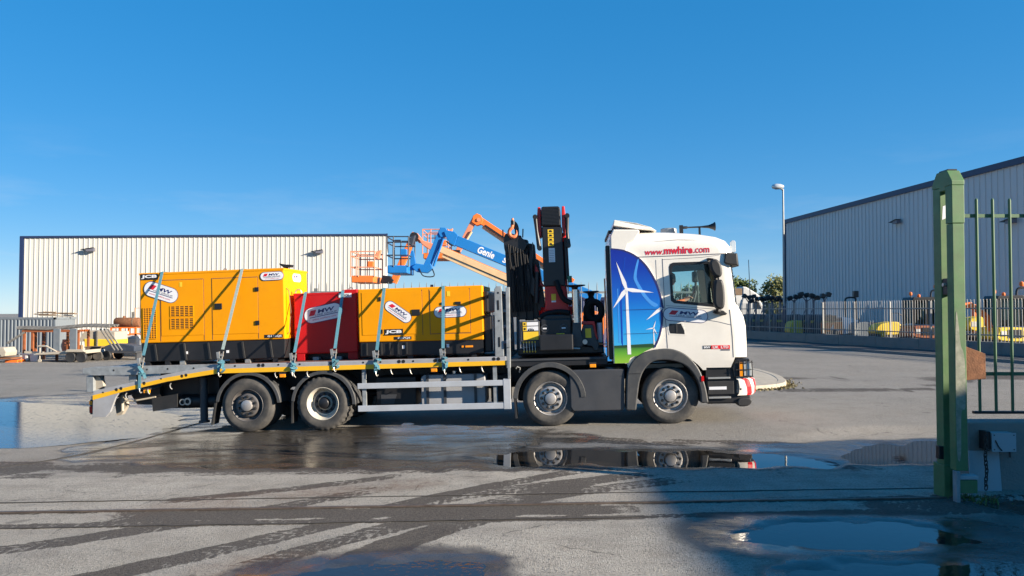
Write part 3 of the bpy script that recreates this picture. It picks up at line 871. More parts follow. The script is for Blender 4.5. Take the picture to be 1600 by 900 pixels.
# ------------------------------------------------------------------ lamp post
def lamp_post():
    x, y = 18.2, 51.75
    t = thing('street_lamp', 'tall galvanised lamp post at the corner of the grey warehouse', 'street lamp', (x, y, 0))
    part('base_section', MB().cyl((x, y, 0), (x, y, 2.2), 0.14, n=14).cyl((x, y, 2.2), (x, y, 2.35), 0.14, 0.10), M['trim_blue'], t, smooth=40)
    part('pole', MB().cyl((x, y, 2.3), (x, y, 10.2), 0.085, 0.055, 14), M['lamp_metal'], t, smooth=40)
    part('arm', MB().cyl((x, y, 10.1), (x - 0.2, y, 10.28), 0.05), M['lamp_metal'], t, smooth=40)
    mb = MB(); prof = [(0.01, -0.45), (0.13, -0.38), (0.2, -0.15), (0.18, 0.15), (0.1, 0.35), (0.01, 0.4)]
    mb.lathe(prof, (x - 0.32, y, 10.36), 'x', 18)
    part('lamp_head', mb, M['clear_lamp'], t, smooth=60)
lamp_post()

# ------------------------------------------------------------------ railing behind the truck
def railing():
    x0, x1, y = -5.0, 4.75, 19.25
    zb = gz(0, y)
    t = thing('railing_fence', 'grey vertical-bar railing on a low wall right behind the truck', 'fence', (0, y, zb))
    part('dwarf_wall', MB().box(x0, x1, y - 0.1, y + 0.12, zb - 0.3, 0.42), M['concrete'], t)
    bar = MB().cyl((0, 0, 0.40), (0, 0, 2.66), 0.011, n=8).cyl((0, 0, 2.66), (0, 0, 2.76), 0.011, 0.002, 8)
    me = bar.mesh('bar', M['fence_grey'])
    n = int((x1 - x0) / 0.192)
    for i in range(n + 1):
        b = link(me, 'bar', t); b.location = (x0 + i * 0.192, 0, -zb)
        b.rotation_euler = (random.uniform(-.004, .004), random.uniform(-.005, .005), 0)
    for z in (0.62, 2.50):
        part('rail', MB().box(x0, x1, y - 0.03, y - 0.018, z - 0.025, z + 0.025), M['fence_grey'], t)
    for i in range(4):
        xx = x0 + 0.1 + i * 3.1
        part('post', MB().box(xx - 0.04, xx + 0.04, y + 0.02, y + 0.1, 0.4, 2.6), M['fence_grey'], t)
railing()

# ------------------------------------------------------------------ low wall and palisade fence on the right
FP0 = Vector((30.5 - 0.262 * 62, 62.0, 0)); FP1 = Vector((30.5 - 0.262 * 24, 24.0, 0))
FPF = frame_from(FP0, (FP1 - FP0)[:2])
FPL = (FP1 - FP0).length
def palisade():
    w = thing('boundary_wall', 'low grey concrete wall under the pale palisade fence', 'wall', (0, 0, 0), FPF)
    k = int(FPL / 3.0)
    for i in range(k):
        a, b = i * FPL / k, (i + 1) * FPL / k
        part('wall_section', MB().box(a + 0.008, b - 0.008, -0.14, 0.14, -0.3, 0.64 + random.uniform(-.008, .008)), M['concrete'], w, 0.015)
    part('footing', MB().box(0, FPL, -0.12, 0.12, -0.3, 0.6), M['concrete'], w)
    t = thing('palisade_fence', 'pale galvanised palisade fence in front of the parked plant machines', 'fence', (0, 0, 0.64), FPF)
    pal = MB().prism([(-0.017, 0.66), (-0.017, 2.42), (-0.006, 2.56), (0, 2.50), (0.006, 2.56), (0.017, 2.42), (0.017, 0.66)], -0.046, -0.031)
    pm = pal.shift((0, 0, 0.64)).mesh('pale', M['fence_pale'])
    n = int(FPL / 0.178)
    for i in range(n):
        o = link(pm, 'pale', t); o.location = (i * 0.178, 0, 0)
        o.rotation_euler = (0, random.uniform(-.012, .012), 0)
    for z in (0.95, 2.15):
        part('rail', MB().box(0, FPL, -0.028, 0.015, z - 0.025, z + 0.025), M['fence_pale'], t)
    for i in range(int(FPL / 2.75) + 1):
        x = i * 2.75 + 0.07
        part('post', MB().box(x - 0.035, x + 0.035, -0.028, 0.04, 0.60, 2.52), M['fence_pale'], t)
palisade()
# verge kerb in front of the wall
kb = MB().box(0, FPL, -2.95, -2.8, -0.05, 0.12)
ko = link(kb.mesh('kerb', M['concrete']), 'kerb'); ko.matrix_world = FPF; ko["kind"] = 'structure'
fw = MB().box(0, FPL, -2.8, -0.14, -0.05, 0.11)
fo = link(fw.mesh('pavement', M['pavement_shade']), 'pavement'); fo.matrix_world = FPF; fo["kind"] = 'structure'

# ------------------------------------------------------------------ trees far right
def tree(x, y, h, r, seed, lm, label):
    rs = random.Random(seed)
    t = thing('tree', label, 'tree', (x, y, 0), group='trees beyond the yard')
    tk = MB().tube([(x, y, -0.3), (x + 0.1, y, h * 0.25), (x - 0.05, y + 0.1, h * 0.5), (x, y, h * 0.8)], [0.28, 0.22, 0.15, 0.04], 9)
    for i in range(9):
        a = rs.uniform(0, 6.28); z0 = h * rs.uniform(0.2, 0.55); l = r * rs.uniform(0.5, 0.9)
        tk.tube([(x, y, z0), (x + math.cos(a) * l * .5, y + math.sin(a) * l * .5, z0 + l * .45), (x + math.cos(a) * l, y + math.sin(a) * l, z0 + l * .75)], [0.1, 0.06, 0.02], 6)
    part('trunk', tk, M['bark'], t, smooth=50)
    cr = MB(); cl = []
    for i in range(34):
        a = rs.uniform(0, 6.28); b = rs.uniform(-0.9, 1.0); q = rs.uniform(0.35, 1.0)
        cl.append((x + math.cos(a) * math.sqrt(1 - min(1, b * b)) * r * q, y + math.sin(a) * math.sqrt(1 - min(1, b * b)) * r * q, h * 0.58 + b * h * 0.38, rs.uniform(0.35, 0.75) * r * 0.55))
    for cx, cy, cz, cr_ in cl:
        for i in range(130):
            d = Vector((rs.gauss(0, 1), rs.gauss(0, 1), rs.gauss(0, .8))).normalized() * cr_ * rs.uniform(0.55, 1.05)
            p = Vector((cx, cy, cz)) + d
            s = rs.uniform(0.14, 0.28)
            u = Vector((rs.gauss(0, 1), rs.gauss(0, 1), rs.gauss(0, 1))).normalized(); w = u.orthogonal().normalized()
            cr.add([p - u * s, p + w * s * .6, p + u * s, p - w * s * .6], [(0, 1, 2, 3)])
    part('crown', cr, lm, t)
tree(32.4, 112, 6.6, 3.0, 3, M['leaf'], 'bushy green tree seen between the cab and the white lorry')
tree(37.6, 110, 6.3, 3.2, 5, M['leaf2'], 'bushy olive tree beside the corner of the grey warehouse')
tree(28.0, 118, 6.0, 3.0, 9, M['leaf'], 'green tree mostly hidden behind the truck cab windscreen')
# ------------------------------------------------------------------ boom lifts behind the railing
def base_machine(t, x, y, col, L=3.4, turret_x=0.0):
    z = gz(x, y)
    ch = part('chassis', MB().box(x - L / 2, x + L / 2, y - 0.6, y + 0.6, z + 0.35, z + 0.85), col, t, 0.05)
    for sx in (-1, 1):
        for sy in (-1, 1):
            wx, wy = x + sx * (L / 2 - 0.3), y + sy * 0.85
            part('wheel', MB().lathe([(0.001, -0.12), (0.25, -0.14), (0.42, -0.16), (0.46, -0.1), (0.46, 0.1), (0.42, 0.16), (0.25, 0.14), (0.001, 0.12)], (wx, wy, z + 0.455), 'y', 22), M['rubber'], t, smooth=40)
    part('turret', MB().prism([(x + turret_x - 0.9, z + 0.9), (x + turret_x + 1.1, z + 0.9), (x + turret_x + 1.0, z + 1.9), (x + turret_x + 0.2, z + 2.1), (x + turret_x - 0.6, z + 1.7)], y - 0.55, y + 0.55), col, t, 0.05)
    part('turntable', MB().cyl((x + turret_x, y, z + 0.84), (x + turret_x, y, z + 0.92), 0.5, n=20), M['black'], t)
def beam(a, b, h, y0, y1):
    a, b = Vector((a[0], 0, a[1])), Vector((b[0], 0, b[1])); d = (b - a).normalized(); n = Vector((-d.z, 0, d.x)) * h / 2
    return MB().prism([((a + n).x, (a + n).z), ((b + n).x, (b + n).z), ((b - n).x, (b - n).z), ((a - n).x, (a - n).z)], y0, y1)
def basket(t, x0, x1, y0, y1, z0, zf, z1, rail, floor, skew=0.0):
    part('basket_floor', MB().box(x0 + 0.03, x1 - 0.03, y0, y1, z0, zf), floor, t, 0.03)
    zs = [zf, zf + (z1 - zf) * 0.35, zf + (z1 - zf) * 0.8, z1]
    for z in zs[1:]:
        part('basket_rail', MB().tube([(x0, y0, z), (x1, y0, z), (x1, y1, z), (x0, y1, z)], 0.022, 6, True), rail, t)
    for x in (x0, x0 + (x1 - x0) * 0.32, x1):
        for y in (y0, y1):
            part('basket_post', MB().cyl((x, y, zf - 0.05), (x, y, z1), 0.022, n=6), rail, t)
    part('control_box', MB().box(x1 - 0.32, x1 - 0.1, y0 + 0.3, y0 + 0.55, zf + 0.32, zf + 0.56), floor, t, 0.02)
    part('control_panel', MB().prism([(x1 - 0.12, z1 - 0.22), (x1 + 0.06, z1 - 0.26), (x1 + 0.16, z1 + 0.10), (x1 - 0.02, z1 + 0.04)], y0 + 0.5, y0 + 0.75), rail, t, 0.02)
    part('gate_hoop', MB().tube([(x0 + 0.22, y0 - 0.02, zf), (x0 + 0.22, y0 - 0.02, z1 - 0.2), (x0 + 0.28, y0 - 0.02, z1 - 0.12), (x1 - 0.25, y0 - 0.02, z1 - 0.12)], 0.018, 6), rail, t)

def blue_lift():
    Y = 26.0
    t = thing('boom_lift', 'bright blue articulated boom lift with white lettering, behind the small generator', 'boom lift', (3.6, Y, gz(3.6, Y)), group='boom lifts parked behind the truck')
    b = part('boom', beam((-1.86, 4.39), (2.95, 2.42), 0.34, Y - 0.17, Y + 0.17), M['genie_blue'], t, 0.012)
    lettering('Genie', b, M['sticker_w'], -0.86, 3.985, 0.60, 0.24, Y - 0.175, -22.2, bold=0.03, skew=0.1)
    lettering('S-45', b, M['sticker_w'], -0.06, 3.655, 0.50, 0.19, Y - 0.175, -22.2, bold=0.03, skew=0.2)
    part('boom_head', MB().prism([(-2.28, 4.68), (-2.15, 4.73), (-1.92, 4.68), (-1.80, 4.56), (-1.93, 4.20), (-2.10, 4.30), (-2.22, 4.52)], Y - 0.2, Y + 0.2), M['genie_blue'], t, 0.015)
    part('jib', beam((-2.33, 4.72), (-2.88, 3.46), 0.24, Y - 0.13, Y + 0.13), M['genie_blue'], t, 0.012)
    part('jib_head', MB().prism([(-2.48, 4.66), (-2.40, 4.83), (-2.22, 4.82), (-2.14, 4.66), (-2.25, 4.52), (-2.4, 4.5)], Y - 0.16, Y + 0.16), M['genie_blue'], t, 0.015)
    part('jib_foot', MB().prism([(-2.72, 3.62), (-2.66, 3.45), (-2.85, 3.30), (-3.2, 3.34), (-3.35, 3.5), (-3.2, 3.62), (-2.95, 3.58)], Y - 0.2, Y + 0.2), M['genie_blue'], t, 0.015)
    part('jib_cylinder', MB().cyl((-2.62, Y - 0.16, 3.52), (-2.3, Y - 0.16, 4.45), 0.04, n=10), M['genie_blue'], t)
    part('hose', MB().tube(catmull([(-2.70, Y - 0.1, 3.5), (-2.6, Y - 0.22, 3.2), (-2.95, Y - 0.25, 3.2), (-3.1, Y - 0.2, 3.45)], 5), 0.02, 6), M['hose'], t)
    part('hose', MB().tube(catmull([(-1.9, Y - 0.1, 4.3), (-2.0, Y - 0.2, 4.22), (-2.2, Y - 0.2, 4.36)], 5), 0.025, 6), M['hose'], t)
    basket(t, -4.1, -3.38, Y - 0.8, Y + 0.9, 3.26, 3.52, 4.46, M['dark_teal'], M['genie_blue'])
    part('basket_mount', MB().prism([(-3.42, 3.4), (-3.2, 3.4), (-3.30, 4.05), (-3.40, 4.05)], Y - 0.08, Y + 0.08), M['genie_blue'], t, 0.01)
    base_machine(t, 3.9, Y, M['genie_blue'])
blue_lift()
def orange_lift_low():
    Y = 30.0
    t = thing('boom_lift', 'orange boom lift with cream telescopic boom, basket in front of the cream warehouse', 'boom lift', (2.4, Y, gz(2.4, Y)), group='boom lifts parked behind the truck')
    part('boom', beam((-2.80, 4.43), (1.9, 2.40), 0.24, Y - 0.16, Y + 0.16), M['lift_cream'], t, 0.012)
    part('boom_top', beam((-2.78, 4.55), (1.9, 2.53), 0.06, Y - 0.14, Y + 0.14), M['lift_orange'], t)
    part('lower_boom', beam((-2.7, 4.17), (1.9, 2.12), 0.12, Y - 0.12, Y + 0.12), M['lift_cream'], t, 0.008)
    part('cable_track', beam((-2.65, 4.28), (1.9, 2.25), 0.10, Y - 0.08, Y + 0.08), M['black'], t)
    part('boom_nose', MB().prism([(-3.62, 4.82), (-3.15, 4.66), (-2.72, 4.52), (-2.80, 4.28), (-3.2, 4.40), (-3.5, 4.62)], Y - 0.18, Y + 0.18), M['lift_pink'], t, 0.02)
    part('jib', beam((-3.80, 4.98), (-4.60, 3.12), 0.25, Y - 0.14, Y + 0.14), M['lift_orange'], t, 0.015)
    part('jib_joint', MB().cyl((-3.78, Y - 0.22, 4.9), (-3.78, Y + 0.22, 4.9), 0.17, n=18), M['black'], t, smooth=40)
    part('jib_link', MB().prism([(-3.95, 5.0), (-3.85, 5.1), (-3.66, 5.04), (-3.45, 4.78), (-3.6, 4.66)], Y - 0.12, Y + 0.12), M['lift_pink'], t, 0.01)
    part('rotator', MB().prism([(-5.1, 3.1), (-5.0, 3.4), (-4.7, 3.38), (-4.55, 3.2), (-4.7, 3.08)], Y - 0.2, Y + 0.2), M['print_black'], t, 0.03)
    basket(t, -6.08, -5.18, Y - 0.9, Y + 0.9, 3.10, 3.36, 4.27, M['lift_pink'], M['lift_orange'])
    base_machine(t, 2.6, Y, M['lift_orange'])
orange_lift_low()
def orange_lift_high():
    Y = 33.0
    t = thing('boom_lift', 'orange boom lift with the highest knuckle, its faded basket left of it', 'boom lift', (3.0, Y, gz(3.0, Y)), group='boom lifts parked behind the truck')
    part('upper_arm', beam((-1.48, 5.98), (2.6, 3.25), 0.27, Y - 0.16, Y + 0.16), M['lift_orange'], t, 0.015)
    part('inner_boom', beam((-1.25, 5.62), (2.6, 3.02), 0.14, Y - 0.1, Y + 0.1), M['lift_cream'], t, 0.01)
    part('cable_track', beam((-1.15, 5.66), (2.4, 3.28), 0.09, Y - 0.18, Y - 0.1), M['black'], t)
    part('jib', beam((-1.58, 5.98), (-2.34, 4.50), 0.22, Y - 0.14, Y + 0.14), M['lift_pink'], t, 0.012)
    part('jib_cylinder', MB().cyl((-1.72, Y - 0.17, 5.4), (-2.05, Y - 0.17, 4.85), 0.05, n=10), M['lift_cream'], t)
    part('knuckle', MB().prism([(-1.72, 5.80), (-1.66, 6.08), (-1.50, 6.18), (-1.32, 6.10), (-1.22, 5.88), (-1.30, 5.72), (-1.5, 5.66)], Y - 0.2, Y + 0.2), M['lift_orange'], t, 0.02)
    part('knuckle_pin', MB().cyl((-1.42, Y - 0.24, 5.9), (-1.42, Y + 0.24, 5.9), 0.08, n=14), M['lift_pink'], t)
    part('rotator', MB().box(-2.62, -2.2, Y - 0.2, Y + 0.2, 4.3, 4.62), M['print_black'], t, 0.03)
    basket(t, -3.72, -2.66, Y - 0.9, Y + 0.9, 4.20, 4.44, 5.42, M['lift_pink'], M['lift_orange'])
    base_machine(t, 3.2, Y, M['lift_orange'])
orange_lift_high()

# dark container seen between crane and cab
def container(name, label, frame, L, W, H, m, nrib, group=None):
    t = thing(name, label, 'container', (0, 0, 0), frame, group)
    part('shell', MB().box(0.03, L - 0.03, 0.05, W - 0.05, 0.1, H - 0.02), m, t)
    rb = MB().prism([(0, -0.0), (0.035, -0.045), (0.105, -0.045), (0.14, 0.0)], 0, 1, 'xy')
    rm = rb.mesh('corrugation', m)
    p = (L - 0.3) / nrib
    for i in range(nrib):
        o = link(rm, 'corrugation', t); o.location = (0.15 + i * p, 0.05, 0.16); o.scale = (p / 0.2, 1, H - 0.32)
    for i in range(int((W - 0.3) / p)):
        o = link(rm, 'corrugation', t); o.location = (L - 0.03, 0.15 + i * p, 0.16); o.rotation_euler = (0, 0, R(90)); o.scale = (p / 0.2, 1, H - 0.32)
    for x in (0, L - 0.15):
        part('corner_post', MB().box(x, x + 0.15, 0, 0.12, 0.1, H), m, t, 0.01)
    part('top_rail', MB().box(0, L, 0.0, 0.1, H - 0.16, H), m, t, 0.01)
    part('bottom_rail', MB().box(0, L, 0.0, 0.1, 0.05, 0.18), m, t, 0.01)
    part('end_rail', MB().box(L - 0.06, L + 0.02, 0.1, W, H - 0.16, H), m, t)
    return t
container('shipping_container', 'dark blue storage container glimpsed behind the railing between crane and cab', frame_from((1.2, 36, gz(4, 36) - 0.05), (1, 0)), 6.06, 2.44, 2.75, M['trim_blue'], 22)
container('shipping_container', 'grey corrugated container at the left edge before the cream warehouse', frame_from((-36.6, 51.8, gz(-33, 52)), (1, 0.0)), 6.06, 2.44, 2.52, M['container'], 24)

# ------------------------------------------------------------------ clutter on the left of the yard
ZL = gz(-26, 47)
def scrap_pile():
    zt = gz(-33, 52) + 2.52
    for k in range(9):
        r = random.Random(k); x = -33.0 + r.uniform(0, 2.0); y = 52.6 + r.uniform(0, 1.2); l = r.uniform(0.7, 1.8)
        solo('scrap_bar', MB().bar((x, y, zt + 0.07 + 0.035 * k), (x + l, y + r.uniform(-.3, .3), zt + 0.05 + 0.035 * k), 0.08, 0.07), M[r.choice(['timber', 'galv', 'pipe', 'cream'])],
             'scrap bar in the heap on top of the grey container', 'scrap bar', (x, y, zt), group='scrap heap on the container')
scrap_pile()
def pipe_rack():
    Y = 46.0
    t = thing('pipe_rack', 'orange steel rack carrying long grey pipes in front of the grey container', 'rack', (-27.2, Y, ZL), None or FR_W)
    for x in (-28.95, -28.45, -27.0, -25.75):
        for y in (Y, Y + 1.1):
            part('post', MB().box(x - 0.06, x + 0.06, y - 0.06, y + 0.06, ZL, 0.9), M['orange'], t)
        part('cross_beam', MB().box(x - 0.05, x + 0.05, Y, Y + 1.1, 0.78, 0.9), M['bright_orange'], t)
    part('front_beam', MB().box(-29.05, -25.6, Y - 0.08, Y - 0.02, 0.76, 0.90), M['orange'], t)
    part('brace', MB().bar((-28.95, Y - 0.05, -0.7), (-28.45, Y - 0.05, -0.7), 0.06, 0.1), M['bright_orange'], t)
    part('brace', MB().bar((-29.9, Y - 0.1, 0.1), (-28.9, Y - 0.05, 0.75), 0.08, 0.12), M['pipe'], t)
    for k in range(9):
        r = random.Random(70 + k); y = Y - 0.1 + 0.13 * k; z = 0.97 + 0.05 * (k % 3); s = r.uniform(-.1, .1)
        solo('scaffold_pipe', MB().tube([(-29.4 + s, y, z), (-27.5, y, z - 0.05), (-25.4 + s, y, z + 0.14), (-23.9 + s, y, z + 0.1)], 0.05, 8), M['pipe'], 'long grey pipe lying across the orange rack', 'pipe', (-27, y, z), group='pipes on the orange rack', smooth=50)
    for k in range(3):
        x = -24.5 + 0.22 * k
        solo('leaning_pipe', MB().tube([(x, Y + 0.1, 0.95), (x + 1.05, Y - 0.25, -0.3)], 0.05, 8), M['pipe'], 'grey pipe leaning down to the right from the pipe stack', 'pipe', (x + 1.05, Y - 0.25, -0.3), group='pipes leaning off the stack')
pipe_rack()
def plant_trailer():
    Y = 45.2
    t = thing('plant_trailer', 'cream flat plant trailer with two upright grey ramps, left of the truck tail', 'trailer', (-25.8, Y, ZL))
    part('bed', MB().prism([(-27.3, -0.50), (-27.3, -0.40), (-24.4, -0.22), (-24.4, -0.42)], Y - 0.8, Y + 0.8), M['cream'], t, 0.02)
    part('drawbar', MB().bar((-27.3, Y, -0.42), (-28.4, Y, -0.38), 0.12, 0.12), M['cream'], t)
    part('jockey_post', MB().cyl((-27.1, Y - 0.7, 0.02), (-27.1, Y - 0.7, -0.78), 0.035, n=8), M['cream'], t)
    part('jockey_wheel', MB().lathe([(0.001, -0.03), (0.1, -0.03), (0.1, 0.03), (0.001, 0.03)], (-27.1, Y - 0.7, ZL + 0.1), 'y', 14), M['cream'], t)
    part('side_frame', MB().tube([(-27.15, Y - 0.75, 0.0), (-26.7, Y - 0.75, 0.0), (-26.1, Y - 0.75, -0.32)], 0.05, 8), M['cream'], t)
    for x in (-25.2, -24.6):
        part('wheel', MB().lathe([(0.001, -0.08), (0.17, -0.09), (0.27, -0.1), (0.30, -0.06), (0.30, 0.08), (0.001, 0.08)], (x, Y - 0.88, ZL + 0.30), 'y', 20), M['plastic'], t, smooth=40)
        part('wheel', MB().lathe([(0.001, -0.08), (0.17, -0.09), (0.27, -0.1), (0.30, -0.06), (0.30, 0.08), (0.001, 0.08)], (x, Y + 0.88, ZL + 0.30), 'y', 20), M['rubber'], t, smooth=40)
    part('mudguard', MB().prism([(-25.5, -0.33), (-25.4, -0.18), (-24.5, -0.18), (-24.35, -0.33)], Y - 1.0, Y - 0.76), M['cream'], t, 0.02)
    for x in (-26.15, -25.2):
        part('loading_ramp', MB().box(x - 0.2, x + 0.2, Y - 0.72, Y - 0.62, -0.28, 1.0), M['container'], t, 0.02)
plant_trailer()
def hopper():
    Y = 48.2
    t = thing('skip_hopper', 'hopper with cream upper body and bright yellow base beside the trailer', 'hopper', (-25.7, Y, gz(-25.7, Y)))
    z0 = gz(-25.7, Y)
    part('upper_body', MB().prism([(-27.0, 0.12), (-26.6, 0.80), (-24.72, 0.72), (-24.70, 0.10)], Y, Y + 1.6), M['cream'], t, 0.02)
    part('yellow_base', MB().prism([(-26.6, 0.28), (-24.70, 0.24), (-24.70, -0.05), (-25.2, -0.46), (-26.5, -0.56)], Y - 0.03, Y + 1.63), M['skip_yellow'], t, 0.02)
    for x in (-26.3, -25.0):
        part('leg', MB().box(x - 0.1, x + 0.1, Y + 0.1, Y + 1.5, z0, -0.4), M['timber'], t)
    part('post', MB().box(-25.82, -25.74, Y - 0.1, Y - 0.02, z0, 0.8), M['pipe'], t)
    solo('crate', MB().box(-26.95, -26.4, Y - 1.0, Y - 0.5, z0, z0 + 0.85), M['timber'], 'brown timber crate standing behind the upright grey ramps', 'crate', (-26.7, Y - 0.7, z0))
    solo('drum', MB().lathe([(0.001, 0.0), (0.28, 0.0), (0.29, 0.3), (0.28, 0.85), (0.001, 0.86)], (-27.3, Y - 0.6, z0 + 0.35), 'z', 20), M['lift_pink'], 'pink plastic drum left of the upright grey ramps', 'drum', (-27.3, Y - 0.6, z0), smooth=40)
hopper()
def rusty_tank():
    Y = 50.5; z0 = gz(-25.3, Y)
    t = thing('cabinet', 'white and pale blue cabinet under the orange frame, below the rusty tank', 'cabinet', (-25.1, Y, z0))
    part('body', MB().box(-25.75, -24.5, Y, Y + 1.2, z0, 0.40), M['white_paint'], t, 0.02)
    part('blue_panel', MB().box(-25.72, -25.3, Y - 0.02, Y, -0.25, 0.15), M['pale_blue'], t)
    part('rib', MB().box(-25.7, -24.55, Y - 0.03, Y, 0.20, 0.28), M['pale_blue'], t)
    f = thing('tank_stand', 'bright orange steel stand under the rusty tank', 'stand', (-25.3, Y, 0.40))
    for z in (0.45, 0.88):
        for y in (Y, Y + 1.1):
            part('beam', MB().box(-26.2, -24.5, y, y + 0.1, z, z + 0.08), M['bright_orange'], f)
    for x in (-26.2, -25.6, -24.6):
        for y in (Y, Y + 1.1):
            part('upright', MB().box(x, x + 0.1, y, y + 0.1, 0.40, 0.9), M['bright_orange'], f)
    part('lamp_unit', MB().box(-25.3, -24.95, Y - 0.15, Y - 0.02, 0.5, 0.68), M['white_paint'], f, 0.03)
    part('leg', MB().box(-26.2, -26.1, Y + 0.1, Y + 0.2, z0, 0.45), M['bright_orange'], f)
    k = thing('rusty_tank', 'rusty brown cylindrical tank lying on the orange frame', 'tank', (-25.3, Y + 0.5, 0.96))
    part('shell', MB().lathe([(0.001, -0.82), (0.25, -0.8), (0.31, -0.72), (0.31, 0.75), (0.26, 0.82), (0.001, 0.84)], (-25.3, Y + 0.45, 1.27), 'x', 24), M['rust'], k, smooth=50)
    part('band', MB().lathe([(0.315, -0.03), (0.325, -0.03), (0.325, 0.03), (0.315, 0.03)], (-24.85, Y + 0.45, 1.27), 'x', 24), M['timber'], k)
    part('filler_neck', MB().cyl((-25.5, Y + 0.4, 1.5), (-25.5, Y + 0.4, 1.68), 0.09, n=12), M['rust'], k)
    part('fitting', MB().box(-24.95, -24.8, Y + 0.3, Y + 0.5, 1.5, 1.95), M['pipe'], k)
rusty_tank()
def small_trailer():
    Y = 47.0; z0 = gz(-23.8, Y)
    t = thing('box_trailer', 'dark small trailer in the shade beside the tail of the truck', 'trailer', (-23.8, Y, z0))
    part('body', MB().prism([(-24.5, -0.42), (-24.4, -0.1), (-24.0, 0.05), (-23.2, 0.02), (-22.6, -0.1), (-22.6, -0.42)], Y - 0.6, Y + 0.6), M['dark_teal'], t, 0.04)
    part('frame', MB().box(-24.6, -22.5, Y - 0.65, Y + 0.65, -0.5, -0.40), M['tank_cover'], t)
    for y in (Y - 0.7, Y + 0.7):
        part('wheel', MB().lathe([(0.001, -0.08), (0.17, -0.09), (0.26, -0.1), (0.29, -0.06), (0.29, 0.08), (0.001, 0.08)], (-24.2, y, z0 + 0.29), 'y', 20), M['plastic'], t, smooth=40)
    part('lamp', MB().cyl((-24.45, Y - 0.72, -0.35), (-24.45, Y - 0.62, -0.35), 0.1, n=14), M['white_paint'], t)
    part('stand', MB().box(-22.7, -22.6, Y - 0.3, Y + 0.3, z0, -0.4), M['tank_cover'], t)
    for k, (xx, yy, hh, mm, lab) in enumerate(((-23.4, 49.6, 1.6, 'galv', 'grey steel sheet bin behind the dark small trailer'), (-25.15, 46.4, 0.75, 'timber', 'timber box beside the wheels of the dark small trailer'))):
        solo('storage_bin', MB().box(xx - 0.4, xx + 0.5, yy, yy + 0.8, gz(xx, yy), gz(xx, yy) + hh).box(xx - 0.45, xx + 0.55, yy - 0.04, yy + 0.84, gz(xx, yy) + hh, gz(xx, yy) + hh + 0.06), M[mm], lab, 'bin', (xx, yy, gz(xx, yy)), bevel=0.02)
    b = thing('barrier_frame', 'thin faded orange hoop barrier left of the large generator', 'barrier', (-25.1, 52.0, gz(-25, 52)))
    part('hoop', MB().tube([(-25.3, 52, gz(-25, 52)), (-25.3, 52, 2.2), (-24.3, 52, 2.25), (-24.3, 52, gz(-24, 52))], 0.05, 8), M['lift_pink'], b)
    part('cross_bar', MB().tube([(-25.3, 52, 1.0), (-24.3, 52, 1.0)], 0.035, 8), M['lift_pink'], b)
small_trailer()
def left_edge():
    Y = 44.5; z0 = gz(-29, Y)
    t = thing('water_bowser', 'low cream bowser on small wheels at the left edge of the yard', 'bowser', (-29.3, Y, z0))
    part('body', MB().prism([(-30.8, -0.5), (-30.8, -0.06), (-28.85, -0.05), (-28.7, -0.3), (-28.75, -0.55), (-29.0, -0.6), (-29.1, -0.45), (-29.5, -0.45), (-29.6, -0.6)], Y - 0.5, Y + 0.5), M['cream'], t, 0.04)
    part('frame', MB().box(-30.9, -28.4, Y - 0.5, Y + 0.5, -0.72, -0.64), M['rust'], t)
    for x in (-29.3, -30.4):
        part('wheel', MB().lathe([(0.001, -0.06), (0.12, -0.07), (0.17, -0.06), (0.17, 0.06), (0.001, 0.06)], (x, Y - 0.55, z0 + 0.17), 'y', 16), M['rubber'], t, smooth=40)
    for k, (x, m, lab) in enumerate(((-28.35, 'white_paint', 'white plastic tub on the ground left of the orange rack post'), (-27.75, 'white_paint', 'white plastic tub on the ground right of the orange rack post'))):
        solo('plastic_tub', MB().prism([(x - 0.2, z0), (x + 0.2, z0), (x + 0.26, z0 + 0.4), (x - 0.26, z0 + 0.4)], Y + 0.5, Y + 0.95).box(x - 0.28, x + 0.28, Y + 0.47, Y + 0.98, z0 + 0.4, z0 + 0.45), M[m], lab, 'tub', (x, Y + 0.7, z0), bevel=0.02)
    solo('pallet', MB().box(-28.9, -28.2, Y - 0.3, Y + 0.5, z0 + 0.1, z0 + 0.14).box(-28.9, -28.2, Y - 0.3, Y - 0.2, z0, z0 + 0.1).box(-28.9, -28.2, Y + 0.05, Y + 0.15, z0, z0 + 0.1).box(-28.9, -28.2, Y + 0.4, Y + 0.5, z0, z0 + 0.1), M['bright_orange'], 'orange pallet on the ground beside the cream bowser', 'pallet', (-28.5, Y, z0))
left_edge()

